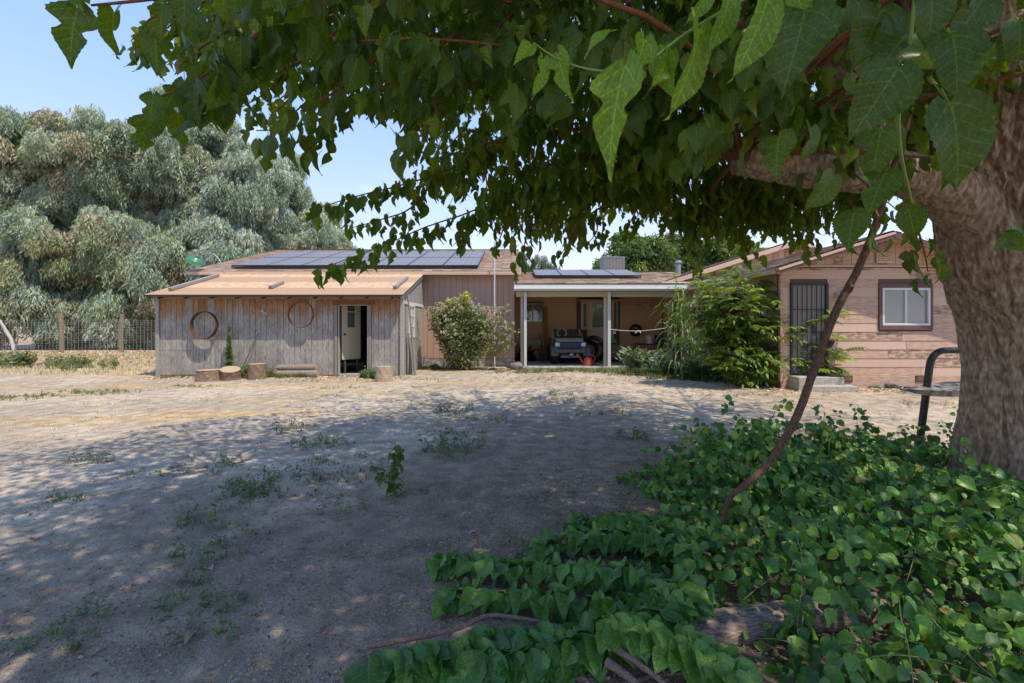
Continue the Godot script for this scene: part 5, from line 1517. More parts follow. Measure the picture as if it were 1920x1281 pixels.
# ------------------------------------------------------------------ house
func minus(a: float, b: float, holes: Array) -> Array:     # [a, b] without the holes
	var out := [[a, b]]
	for h in holes:
		var nx := []
		for s in out:
			if h[1] <= s[0] or h[0] >= s[1]: nx.append(s)
			else:
				if h[0] > s[0]: nx.append([s[0], h[0]])
				if h[1] < s[1]: nx.append([h[1], s[1]])
		out = nx
	return out
func lap_wall(parent: Node3D, a: Vector3, along: Vector3, length: float, y0: float, y1: float, exp: float, holes: Array, mats: Array, joints := true) -> void:
	# lapped boards, holes: [from, to, low, high] along the wall; the boards face along x UP
	var out := along.cross(Vector3.UP)
	var y := y0
	while y < y1 - 0.02:
		var h := minf(exp, y1 - y)
		var hs := []
		for q in holes:
			if q[2] < y + h - 0.01 and q[3] > y + 0.01: hs.append([q[0], q[1]])
		for s in minus(0, length, hs):
			var cut := [[s[0], s[1]]]
			if joints and s[1] - s[0] > 2.4:
				var m: float = lerpf(s[0], s[1], rnd(0.3, 0.7))
				cut = [[s[0], m - 0.002], [m + 0.002, s[1]]]
			for c in cut:
				if c[1] - c[0] < 0.02: continue
				var o := part("clapboard", box_mesh(Vector3(snappedf(c[1] - c[0], 0.01), h + 0.012, 0.02), 0.003), mats[rng.randi() % mats.size()], parent)
				o.basis = Basis(along, Vector3.UP, out) * Basis(Vector3.RIGHT, -0.055)
				o.position = a + along * (c[0] + c[1]) * 0.5 + Vector3.UP * (y + h * 0.5) + out * (0.012 + rnd(0, 0.002))
		y += exp
func shingles(parent: Node3D, e0: Vector3, e1: Vector3, up: Vector3, rows: int, cols: Array, taper0 := 0.0, taper1 := 0.0) -> void:
	# courses of shingle tabs from the eave e0-e1 up the slope vector
	var b := MB.new()
	var along := (e1 - e0).normalized()
	var nrm := along.cross(up).normalized()
	if nrm.y < 0: nrm = -nrm
	var step := up / rows
	for r in rows:
		var f := float(r) / rows
		var s0 := e0 + step * r + along * taper0 * f
		var s1 := e1 + step * r - along * taper1 * f
		var ln := (s1 - s0).dot(along)
		var n := maxi(1, int(ln / 0.33))
		for k in n:
			var w := ln / n
			var x0 := s0 + along * (k * w + (0.004 if k else 0.0))
			var x1 := s0 + along * ((k + 1) * w - 0.004)
			b.col = jitter(cols[rng.randi() % cols.size()], 0.18)
			var t := 0.014 + rnd(-0.003, 0.005)
			var p := [x0 + nrm * t, x1 + nrm * t, x1 + step * 1.15 + nrm * 0.002, x0 + step * 1.15 + nrm * 0.002]
			b.quad(p[0], p[1], p[2], p[3])
			b.quad(x0 - nrm * 0.01, x1 - nrm * 0.01, p[1], p[0])
	var o := build("shingles", b, M.shingle, parent)
	o.set_meta("kind", "stuff")
func slab(parent: Node3D, called: String, a: Vector3, b: Vector3, c: Vector3, d: Vector3, t: float, m: Material) -> void:
	var q := MB.new()
	var n := (b - a).cross(c - a).normalized()
	if n.y < 0: n = -n
	var lo := [a - n * t, b - n * t, c - n * t, d - n * t]
	var hi := [a, b, c, d]
	var cen := (a + b + c + d) * 0.25 - n * t * 0.5
	q.face(hi.duplicate(), cen)
	q.face(lo.duplicate(), cen)
	for i in 4:
		q.face([hi[i], hi[(i + 1) % 4], lo[(i + 1) % 4], lo[i]], cen)
	build(called, q, m, parent)
func window(parent: Node3D, c: Vector3, w: float, h: float, frame: Material, bar: float, mid: bool, depth := 0.05) -> MeshInstance3D:
	var b := MB.new()
	b.box(Vector3(-w * 0.5 + bar * 0.5, 0, 0), Vector3(bar, h, depth), Basis(), 0.004)
	b.box(Vector3(w * 0.5 - bar * 0.5, 0, 0), Vector3(bar, h, depth), Basis(), 0.004)
	b.box(Vector3(0, h * 0.5 - bar * 0.5, 0), Vector3(w - bar * 2, bar, depth), Basis(), 0.004)
	b.box(Vector3(0, -h * 0.5 + bar * 0.5, 0), Vector3(w - bar * 2, bar, depth), Basis(), 0.004)
	if mid: b.box(Vector3(0, 0, -0.005), Vector3(bar, h - bar * 2, depth * 0.8), Basis(), 0.004)
	var o := part("window", b.mesh(), frame, parent, c)
	var n := 2 if mid else 1
	for i in n:
		var pw := (w - bar * 2) / n
		bx("pane", Vector3(-w * 0.5 + bar + pw * (i + 0.5), 0, -0.008 - 0.008 * i), Vector3(pw, h - bar * 2, 0.003), M.glass, o, 0)
	# the dim room behind
	var r := MB.new()
	var d := 0.9
	var hw := w * 0.5
	var hh := h * 0.5
	var z0 := -depth * 0.5 - 0.01
	for q in [[Vector3(-hw, -hh, -d), Vector3(hw, -hh, -d), Vector3(hw, hh, -d), Vector3(-hw, hh, -d)], [Vector3(-hw, -hh, z0), Vector3(-hw, -hh, -d), Vector3(-hw, hh, -d), Vector3(-hw, hh, z0)], [Vector3(hw, -hh, -d), Vector3(hw, -hh, z0), Vector3(hw, hh, z0), Vector3(hw, hh, -d)], [Vector3(-hw, hh, -d), Vector3(hw, hh, -d), Vector3(hw, hh, z0), Vector3(-hw, hh, z0)], [Vector3(-hw, -hh, z0), Vector3(hw, -hh, z0), Vector3(hw, -hh, -d), Vector3(-hw, -hh, -d)]]:
		r.quad(q[0], q[1], q[2], q[3])
	build("room", r, M.room, o)
	return o
func house() -> void:
	var t := thing("ranch_house", "long low pink farmhouse with brown shingle roof, porch and gabled wing", "house", Vector3.ZERO)
	var brown := [Color(0.66, 0.47, 0.34), Color(0.56, 0.39, 0.28), Color(0.74, 0.55, 0.42), Color(0.48, 0.33, 0.24)]
	var sid := [M.siding, M.siding_d, M.siding_b, M.siding_c]
	var por := [M.porch, M.porch, M.porch_b]
	# ---- main block: x -10.7 .. 0.05, front wall z -15.75
	var fz := -15.75
	var vw := bx("vertical_wall", Vector3(-5.3, 1.65, fz - 0.1), Vector3(10.8, 3.05, 0.14), M.backing, t, 0)
	var x := -3.1
	while x < 0.0:
		var w := minf(0.2, 0.05 - x)
		bx("board", Vector3(x + w * 0.5 + 5.3, 0.06, 0.105), Vector3(w - 0.008, 2.86, 0.022), [M.vertical, M.vertical_b, M.vertical][rng.randi() % 3], vw, 0.003)
		x += 0.2
	bx("corner_board", Vector3(0.06, 1.7, fz + 0.0), Vector3(0.05, 2.9, 0.09), M.vertical_b, t)
	bx("foundation", Vector3(-1.5, 0.1, fz - 0.06), Vector3(3.2, 0.34, 0.14), M.concrete, t)
	bx("end_wall", Vector3(0.0, 1.65, fz - 1.5), Vector3(0.1, 3.05, 2.8), M.vertical, t, 0)
	bx("end_wall", Vector3(-10.7, 1.65, fz - 3.0), Vector3(0.1, 3.05, 5.8), M.vertical, t, 0)
	var ey := 3.24
	var ez := -15.42
	var ry := 4.92
	var rz := -21.5
	slab(t, "roof_deck", Vector3(-10.95, ey - 0.02, ez), Vector3(0.28, ey - 0.02, ez), Vector3(0.28, ry - 0.02, rz), Vector3(-10.95, ry - 0.02, rz), 0.05, M.wood_dark)
	slab(t, "roof_deck", Vector3(-10.95, ey - 0.02, rz * 2 - ez), Vector3(0.28, ey - 0.02, rz * 2 - ez), Vector3(0.28, ry - 0.02, rz), Vector3(-10.95, ry - 0.02, rz), 0.05, M.wood_dark)
	shingles(t, Vector3(-10.98, ey, ez - 0.0), Vector3(0.3, ey, ez), Vector3(0, ry - ey, rz - ez), 42, brown)
	bx("fascia", Vector3(-5.33, ey - 0.075, ez + 0.012), Vector3(11.26, 0.11, 0.024), M.siding_c, t)
	bx("soffit", Vector3(-5.33, ey - 0.115, ez - 0.16), Vector3(11.2, 0.015, 0.3), M.siding, t, 0)
	for s in [-10.97, 0.295]:
		var rk := MB.new()
		rk.bar(Vector3(s, ey - 0.09, ez), Vector3(s, ry - 0.09, rz), 0.03, 0.12, 0.004)
		build("rake_board", rk, M.siding_c, t)
	bx("ridge_cap", Vector3(-5.33, ry + 0.012, rz), Vector3(11.3, 0.03, 0.2), M.rust, t)
	# ---- porch block
	var pz := -18.5
	var back := bx("porch_wall", Vector3(3.1, 1.45, pz - 0.08), Vector3(6.2, 2.9, 0.1), M.backing, t, 0)
	# holes: window, bay
	lap_wall(back, Vector3(-0.05 - 3.1, -1.45, 0.055), Vector3.RIGHT, 6.1, 0.1, 2.85, 0.175, [[0.42, 1.32, 1.5, 2.3], [2.65, 4.4, 0.72, 2.42]], por)
	var w1 := window(t, Vector3(0.83, 1.9, pz + 0.01), 0.82, 0.78, M.cream, 0.045, true)
	bx("blind", Vector3(0.2, 0.22, -0.05), Vector3(0.36, 0.28, 0.01), M.screen, w1, 0)
	# bay window: three faces, a small roof over it
	var bay := bx("bay_window", Vector3(3.52, 1.0, pz + 0.14), Vector3(1.05, 0.62, 0.34), M.siding, t)
	bx("bay_head", Vector3(0, 1.40, 0.02), Vector3(1.75, 0.05, 0.62), M.porch_b, bay)
	bx("bay_head", Vector3(0, 1.36, 0.0), Vector3(1.2, 0.05, 0.45), M.porch, bay)
	for e in [[-0.60, 0.34, 0.55, 0.11], [0.0, 0.86, 0.0, 0.10], [0.60, 0.30, -0.55, 0.09]]:
		var f := window(bay, Vector3(e[0], 0.80, 0.17 if e[2] == 0.0 else 0.04), e[1], 1.15, M.cream, e[3], false, 0.06)
		f.rotation.y = -e[2]
	for s in [-0.47, 0.47]: bx("bay_post", Vector3(s, 0.80, 0.15), Vector3(0.09, 1.17, 0.09), M.porch, bay)
	bx("bay_back", Vector3(0, 0.75, -0.28), Vector3(1.7, 1.7, 0.02), M.room, bay, 0)
	# slab, beam, posts, fascia, roof
	bx("porch_floor", Vector3(2.9, -0.03, -16.85), Vector3(5.9, 0.12, 3.5), M.concrete, t, 0.01)
	bx("beam", Vector3(2.93, 2.445, -15.3), Vector3(5.6, 0.17, 0.09), M.cream, t)
	bx("porch_fascia", Vector3(2.92, 2.64, -14.96), Vector3(5.72, 0.20, 0.05), M.white, t)
	bx("porch_soffit", Vector3(2.92, 2.60, -16.6), Vector3(5.7, 0.02, 3.5), M.white, t, 0)
	for e in [[0.44, 0.0], [3.22, 0.0]]:
		bx("post", Vector3(e[0], 1.2, -15.22), Vector3(0.095, 2.4, 0.095), M.white, t)
		bx("post", Vector3(e[0] - 0.105, 1.17, -15.34), Vector3(0.095, 2.36, 0.095), M.cream, t)
		bx("post_cap", Vector3(e[0], 2.44, -15.2), Vector3(0.1, 0.16, 0.14), M.white, t)
		bx("post_foot", Vector3(e[0] - 0.03, 0.02, -15.26), Vector3(0.34, 0.07, 0.3), M.concrete, t)
	var pe := 2.78
	var pr := 3.56
	slab(t, "porch_roof_deck", Vector3(0.1, pe - 0.02, -14.93), Vector3(6.0, pe - 0.02, -14.93), Vector3(6.0, pr - 0.02, -18.6), Vector3(0.1, pr - 0.02, -18.6), 0.05, M.wood_dark)
	slab(t, "porch_roof_deck", Vector3(0.1, pe - 0.1, -22.3), Vector3(6.0, pe - 0.1, -22.3), Vector3(6.0, pr - 0.02, -18.6), Vector3(0.1, pr - 0.02, -18.6), 0.05, M.wood_dark)
	shingles(t, Vector3(0.06, pe, -14.93), Vector3(6.5, pe, -14.93), Vector3(0, pr - pe, -3.67), 26, brown)
	var cap := MB.new()
	for i in 22:
		cap.box(Vector3(0.2 + i * 0.28, pr + 0.02 + (i % 2) * 0.006, -18.6), Vector3(0.29, 0.03, 0.2), Basis(Vector3.BACK, 0.05), 0.004)
	build("ridge_caps", cap, M.rust, t)
	# door at the right end of the porch, in the wing's side wall
	# ---- right wing: gable towards the viewer
	var wx := 6.1
	var wz := -10.4
	var wr := 10.95
	var wing := bx("wing_wall", Vector3((wx + wr) * 0.5, 1.42, wz - 0.07), Vector3(wr - wx, 2.6, 0.1), M.backing, t, 0)
	lap_wall(wing, Vector3(-(wr - wx) * 0.5, -1.42, 0.055), Vector3.RIGHT, wr - wx, 0.28, 2.72, 0.2, [[0.2, 1.05, 0.2, 2.4], [2.2, 3.42, 1.32, 2.37]], sid)
	bx("base_board", Vector3((wx + wr) * 0.5 + 0.55, 0.13, wz - 0.005), Vector3(wr - wx - 1.1, 0.28, 0.05), M.siding_b, t)
	bx("base_board", Vector3(wx + 0.1, 0.13, wz - 0.005), Vector3(0.22, 0.28, 0.05), M.siding_b, t)
	bx("corner_board", Vector3(wx - 0.01, 1.42, wz + 0.0), Vector3(0.06, 2.56, 0.09), M.siding_b, t)
	# gable boards
	var gx := 8.27
	var sl := 0.31
	var gab := bx("gable_rail", Vector3((wx + wr) * 0.5, 2.77, wz + 0.005), Vector3(wr - wx, 0.05, 0.04), M.siding, t)
	x = wx - 0.2
	while x < wr:
		var xc := x + 0.1
		var top := 3.42 - absf(xc - gx) * sl
		if top > 2.85:
			bx("board", Vector3(xc - (wx + wr) * 0.5, (top - 2.80) * 0.5 + 0.025, -0.015), Vector3(0.192, top - 2.80, 0.022), sid[rng.randi() % 4], gab, 0.003)
		x += 0.2
	bx("gable_backing", Vector3(gx, 2.95, wz - 0.06), Vector3(3.2, 0.5, 0.05), M.backing, t, 0)
	var vent := bx("gable_vent", at(1658, 483, 10.36), Vector3(0.36, 0.25, 0.03), M.siding_c, t)
	for i in 5: bx("louver", Vector3(0, -0.085 + i * 0.042, 0.02), Vector3(0.30, 0.03, 0.03), M.siding, vent, 0.002, Vector3(0.6, 0, 0))
	# wing roof
	var rf := -9.92
	var rb := -19.0
	var el := 2.66
	var ex := 5.72
	var rdy := (gx - ex) * sl
	slab(t, "wing_roof_deck", Vector3(ex, el, rf), Vector3(ex, el, rb), Vector3(gx, el + rdy, rb), Vector3(gx, el + rdy, rf), 0.05, M.siding_b)
	slab(t, "wing_roof_deck", Vector3(gx * 2 - ex + 0.4, el - 0.12, rf), Vector3(gx * 2 - ex + 0.4, el - 0.12, rb), Vector3(gx, el + rdy, rb), Vector3(gx, el + rdy, rf), 0.05, M.siding_b)
	shingles(t, Vector3(ex, el + 0.02, rb), Vector3(ex, el + 0.02, rf), Vector3(gx - ex, rdy, 0), 19, brown)
	shingles(t, Vector3(gx * 2 - ex + 0.4, el - 0.1, rf), Vector3(gx * 2 - ex + 0.4, el - 0.1, rb), Vector3(-(gx - ex) - 0.4, rdy + 0.12, 0), 19, brown)
	var rk := MB.new()
	rk.bar(Vector3(ex - 0.02, el - 0.075, rf + 0.015), Vector3(gx, el + rdy - 0.075, rf + 0.015), 0.03, 0.13, 0.004)
	build("rake_board", rk, M.mauve, t)
	var rk2 := MB.new()
	rk2.bar(Vector3(ex + 0.03, el - 0.03, rf + 0.035), Vector3(gx, el + rdy - 0.03, rf + 0.035), 0.02, 0.05, 0.003)
	build("rake_board", rk2, M.siding_c, t)
	var rk3 := MB.new()
	rk3.bar(Vector3(gx, el + rdy - 0.075, rf + 0.015), Vector3(gx * 2 - ex + 0.4, el - 0.19, rf + 0.015), 0.03, 0.13, 0.004)
	build("rake_board", rk3, M.mauve, t)
	bx("eave_fascia", Vector3(ex + 0.01, el - 0.06, (rf + rb) * 0.5), Vector3(0.03, 0.1, rf - rb - 0.04), M.porch_b, t)
	# wing side wall, with the porch door
	var sw := bx("wing_side_wall", Vector3(wx + 0.07, 1.42, -14.5), Vector3(0.1, 2.6, 8.0), M.backing, t, 0)
	lap_wall(sw, Vector3(-0.055, -1.42, -3.95), Vector3.BACK, 7.9, 0.14, 2.72, 0.2, [[1.1, 2.05, 0.0, 2.2]], [M.siding_b, M.siding, M.porch], true)
	var sd := bx("side_door", Vector3(wx - 0.0, 1.1, -16.95), Vector3(0.05, 2.1, 0.86), M.rust, t)
	bx("door_casing", Vector3(0.0, 0.02, -0.47), Vector3(0.07, 2.2, 0.08), M.white, sd)
	bx("door_casing", Vector3(0.0, 0.02, 0.47), Vector3(0.07, 2.2, 0.08), M.cream, sd)
	# ---- rear gable over the wing
	var qx := 9.6
	var qy := 4.28
	var qe := Vector3(4.9, 2.80, -15.5)
	slab(t, "rear_roof_deck", qe, qe + Vector3(0, 0, -9), Vector3(qx, qy, -24.5), Vector3(qx, qy, -15.5), 0.05, M.siding_b)
	slab(t, "rear_roof_deck", Vector3(14.3, 2.80, -15.5), Vector3(14.3, 2.80, -24.5), Vector3(qx, qy, -24.5), Vector3(qx, qy, -15.5), 0.05, M.siding_b)
	shingles(t, qe + Vector3(0, 0.02, -9), qe + Vector3(0, 0.02, 0), Vector3(qx - qe.x, qy - qe.y, 0), 34, brown)
	var rb2 := MB.new()
	rb2.bar(qe + Vector3(0, -0.08, 0.015), Vector3(qx, qy - 0.08, -15.485), 0.03, 0.15, 0.004)
	rb2.bar(Vector3(14.3, 2.72, -15.485), Vector3(qx, qy - 0.085, -15.485), 0.03, 0.15, 0.004)
	build("rear_rake_board", rb2, M.siding_c, t)
	x = 5.4
	while x < 13.8:
		var top := qy - absf(x + 0.1 - qx) * 0.315 - 0.12
		bx("board", Vector3(x + 0.1, 2.4 + (top - 2.4) * 0.5, -15.85), Vector3(0.192, top - 2.4, 0.03), sid[rng.randi() % 4], t, 0.003)
		x += 0.2
	bx("porch_end_board", Vector3(5.35, 2.74, -15.0), Vector3(0.9, 0.16, 0.04), M.white, t)
	# ---- wing door: iron security door
	var dc := Vector3(6.725, 1.36, wz + 0.03)
	var dr := bx("security_door", dc + Vector3(0, 0, -0.045), Vector3(0.76, 1.98, 0.02), M.screen, t, 0.003)
	for s in [-0.40, 0.40]: bx("door_frame", Vector3(s, 0.0, 0.035), Vector3(0.06, 2.04, 0.06), M.iron, dr)
	for s in [-1.0, 1.0]: bx("door_frame", Vector3(0, s, 0.035), Vector3(0.74, 0.05, 0.06), M.iron, dr)
	for i in 6: bx("bar", Vector3(-0.27 + i * 0.108, 0, 0.05), Vector3(0.018, 1.94, 0.018), M.iron, dr, 0.002)
	for y in [0.42, -0.66, -0.10]: bx("cross_bar", Vector3(0, y, 0.047), Vector3(0.74, 0.018, 0.014), M.iron, dr, 0.002)
	var scr := MB.new()
	for cx in [-0.16, 0.06, 0.0]:
		for sg in [-1.0, 1.0]:
			for up in [-1.0, 1.0]:
				var pts := []
				var rad := []
				for i in 15:
					var a := i / 14.0 * 4.2
					var rr := 0.055 * (1.0 - i / 20.0)
					pts.append(Vector3(cx * 0.0 + sg * (0.06 + (0.055 - rr * cos(a))) + (0.0 if cx != 0.06 else 0.0), -0.25 + up * (0.1 + absf(cx) * 0.9 + rr * sin(a)), 0.064))
					rad.append(0.009)
				scr.tube(pts, rad, 5, false)
	for sg in [-1.0, 1.0]:
		scr.tube([Vector3(0, 0.18, 0.064), Vector3(sg * 0.07, 0.02, 0.064), Vector3(sg * 0.17, -0.08, 0.064)], [0.01, 0.01, 0.01], 5, false)
		scr.tube([Vector3(0, -0.62, 0.064), Vector3(sg * 0.07, -0.48, 0.064), Vector3(sg * 0.17, -0.40, 0.064)], [0.01, 0.01, 0.01], 5, false)
	build("scrollwork", scr, M.iron, dr).set_meta("kind", "stuff")
	var lk := bx("lock_box", Vector3(0.33, -0.17, 0.06), Vector3(0.10, 0.20, 0.04), M.iron, dr, 0.008)
	var kb := MB.new()
	kb.lathe([Vector2(0, 0.06), Vector2(0.03, 0.05), Vector2(0.034, 0.03), Vector2(0.015, 0.02), Vector2(0.015, 0)], 14, Vector3(0, -0.02, 0.02), Basis(Vector3.RIGHT, PI / 2))
	build("handle", kb, M.galv, lk)
	# steps
	bx("step", Vector3(6.77, 0.14, -10.2), Vector3(1.0, 0.30, 0.36), M.step, t, 0.012)
	bx("step", Vector3(6.9, 0.05, -9.95), Vector3(1.02, 0.15, 0.30), M.step, t, 0.012)
	# wing window
	var ww := window(t, Vector3(8.91, 1.845, wz + 0.02), 1.08, 0.85, M.white, 0.05, true, 0.06)
	var tr := MB.new()
	for e in [[Vector3(0, 0.475, 0.0), Vector3(1.22, 0.10, 0.05)], [Vector3(0, -0.475, 0.0), Vector3(1.22, 0.10, 0.05)], [Vector3(-0.575, 0, 0), Vector3(0.07, 0.85, 0.046)], [Vector3(0.575, 0, 0), Vector3(0.07, 0.85, 0.046)]]:
		tr.box(e[0], e[1], Basis(), 0.006)
	build("window_trim", tr, M.mauve, ww)
	var bl := MB.new()
	for i in 26: bl.box(Vector3(-0.02, -0.36 + i * 0.028, -0.12), Vector3(0.94, 0.024, 0.003), Basis(Vector3.RIGHT, 0.9))
	build("blind", bl, M.blind, ww)
	# crawl space vents
	for vx in [1582, 1730]:
		var v := bx("crawl_vent", Vector3((vx - 960) / FPX * 10.4, 0.215, wz + 0.028), Vector3(0.36, 0.15, 0.02), M.rust, t, 0.004)
		bx("vent_screen", Vector3(0, 0, 0.008), Vector3(0.30, 0.10, 0.012), M.backing, v, 0)
	# ---- things on the house
	var fl := thing("flood_light", "small twin headed flood light on the pink wall beside the iron door", "light", Vector3(7.44, 2.1, wz + 0.05))
	bx("mount", Vector3(0, 0, 0), Vector3(0.09, 0.11, 0.05), M.cream, fl, 0.01)
	for e in [[Vector3(-0.09, 0.0, 0.06), 0.5], [Vector3(0.06, 0.07, 0.06), -0.5]]:
		var hb := MB.new()
		hb.lathe([Vector2(0, 0.09), Vector2(0.035, 0.085), Vector2(0.045, 0.05), Vector2(0.065, -0.04), Vector2(0.055, -0.05), Vector2(0, -0.045)], 14, e[0], Basis(Vector3.BACK, e[1]) * Basis(Vector3.RIGHT, -0.8))
		build("lamp_head", hb, M.iron if e[1] < 0 else M.bucket, fl)
	var sp := thing("porch_spotlight", "white triple porch spotlight under the porch roof", "light", Vector3(5.35, 2.2, pz + 0.1))
	bx("mount", Vector3.ZERO, Vector3(0.1, 0.1, 0.04), M.white, sp, 0.01)
	for e in [[-0.1, 0.02], [0.08, 0.06], [0.06, -0.07]]:
		var hb := MB.new()
		hb.lathe([Vector2(0, 0.05), Vector2(0.03, 0.045), Vector2(0.05, -0.05), Vector2(0, -0.055)], 12, Vector3(e[0], e[1], 0.08), Basis(Vector3.RIGHT, -1.0))
		build("lamp_head", hb, M.white, sp)
	# white pipe standing against the pink wall
	var pp := thing("antenna_pole", "thin white pipe standing against the pink wall above the roof", "pole", Vector3(-0.58, 0, -15.25))
	var pb := MB.new()
	pb.tube([Vector3(0, -0.05, 0), Vector3(0, 4.2, 0)], [0.022, 0.02], 10)
	build("pipe", pb, M.white, pp)
	bx("bracket", Vector3(0, 3.16, -0.1), Vector3(0.06, 0.03, 0.18), M.galv, pp)
	# solar panels: two rows on the main roof, one row over the porch
	var n := 0
	var tilt := atan2(ry - ey, ez - rz)
	var words := ["first", "second", "third", "fourth", "fifth", "sixth", "seventh"]
	for r in 2:
		for i in 7:
			var zc := -16.75 - r * 2.06
			var yc := ey + (zc - ez) * -(ry - ey) / (ez - rz) + 0.13
			solar("%s solar panel from the left, %s row on the main roof" % [words[i], "lower" if r == 0 else "upper"], Vector3(-9.05 + 1.215 * i - 0.0, yc, zc), Vector3(1.2, 0.04, 2.08), tilt, "solar panels on the main roof")
	var t2 := atan2(pr - pe, 3.67)
	for i in 4:
		solar("%s solar panel from the left over the porch" % words[i], Vector3(1.28 + i * 0.94, pe + (17.2 - 14.93) * (pr - pe) / 3.67 + 0.12, -17.2), Vector3(0.93, 0.04, 2.1), t2, "solar panels over the porch")
	# cooler and pipe
	var ec := thing("evaporative_cooler", "tan louvred evaporative cooler on the roof behind the porch", "cooler", Vector3(4.28, 3.5, -19.6))
	bx("cabinet", Vector3(0, 0.42, 0), Vector3(0.86, 0.62, 0.8), M.cooler, ec, 0.01)
	bx("lid", Vector3(0, 0.75, 0), Vector3(0.92, 0.04, 0.86), M.galv, ec)
	bx("base", Vector3(0, 0.02, 0), Vector3(0.8, 0.2, 0.7), M.galv, ec)
	for i in 13: bx("slat", Vector3(-0.37 + i * 0.0617, 0.42, 0.41), Vector3(0.032, 0.54, 0.03), M.cooler, ec, 0.003, Vector3(0, 0.5, 0))
	for s in [-0.42, 0.42]: bx("edge_trim", Vector3(s, 0.42, 0.41), Vector3(0.03, 0.62, 0.03), M.galv, ec, 0.003)
	var rp := thing("roof_pipe", "capped metal vent pipe on the roof right of the cooler", "pipe", Vector3(7.25, 3.5, -20.0))
	var vb := MB.new()
	vb.lathe([Vector2(0.11, 0), Vector2(0.11, 0.55), Vector2(0.09, 0.56), Vector2(0.09, 0.62)], 18)
	build("flue", vb, M.galv, rp)
	var vc := MB.new()
	vc.lathe([Vector2(0.14, 0.60), Vector2(0.15, 0.62), Vector2(0.13, 0.72), Vector2(0.0, 0.74)], 18)
	build("cap", vc, M.galv, rp)
func solar(label: String, p: Vector3, s: Vector3, tilt: float, group: String) -> void:
	var t := thing("solar_panel", label, "solar panel", p, group)
	t.rotation.x = tilt
	if not cache.has("solar face %f" % s.x):
		var b := MB.new()
		var hx := s.x * 0.5 - 0.018
		var hz := s.z * 0.5 - 0.018
		b.quad(Vector3(-hx, 0.019, hz), Vector3(hx, 0.019, hz), Vector3(hx, 0.019, -hz), Vector3(-hx, 0.019, -hz), Vector2(0, 1), Vector2(1, 1), Vector2(1, 0), Vector2(0, 0))
		b.quad(Vector3(-hx, -0.015, -hz), Vector3(hx, -0.015, -hz), Vector3(hx, -0.015, hz), Vector3(-hx, -0.015, hz))
		cache["solar face %f" % s.x] = b.mesh()
		var f := MB.new()
		for e in [-1.0, 1.0]:
			f.box(Vector3(e * (s.x * 0.5 - 0.014), 0, 0), Vector3(0.022, s.y, s.z - 0.01), Basis(), 0.002)
			f.box(Vector3(0, 0, e * (s.z * 0.5 - 0.016)), Vector3(s.x - 0.052, s.y, 0.022), Basis(), 0.002)
		for e in [-0.5, 0.5]:
			f.box(Vector3(0, -0.05, e * s.z), Vector3(s.x, 0.04, 0.04))
		cache["solar frame %f" % s.x] = f.mesh()
	part("frame", cache["solar frame %f" % s.x], M.iron, t)
	part("cells", cache["solar face %f" % s.x], M.solar, t)

# ------------------------------------------------------------------ things on the porch
func wheel(parent: Node3D, c: Vector3, r: float, w: float) -> void:
	var ax := Basis(Vector3.BACK, PI / 2)
	var b := MB.new()
	b.lathe([Vector2(r * 0.55, -w * 0.45), Vector2(r * 0.9, -w * 0.5), Vector2(r, -w * 0.38), Vector2(r, w * 0.38), Vector2(r * 0.9, w * 0.5), Vector2(r * 0.55, w * 0.45), Vector2(r * 0.55, -w * 0.45)], 32, c, ax)
	for i in 22:
		var a := TAU * i / 22.0
		for s in [-0.22, 0.22]:
			b.box(c + Vector3(s * w * 1.1, cos(a) * r, sin(a) * r), Vector3(w * 0.4, 0.02, 0.035), Basis(Vector3.RIGHT, a) * Basis(Vector3.UP, s * 2.0))
	var o := build("wheel", b, M.rubber, parent)
	var h := MB.new()
	h.lathe([Vector2(0, w * 0.2), Vector2(r * 0.2, w * 0.22), Vector2(r * 0.3, w * 0.05), Vector2(r * 0.55, w * 0.3), Vector2(r * 0.56, -w * 0.3), Vector2(0, -w * 0.3)], 24, c, ax)
	build("rim", h, M.galv, o)
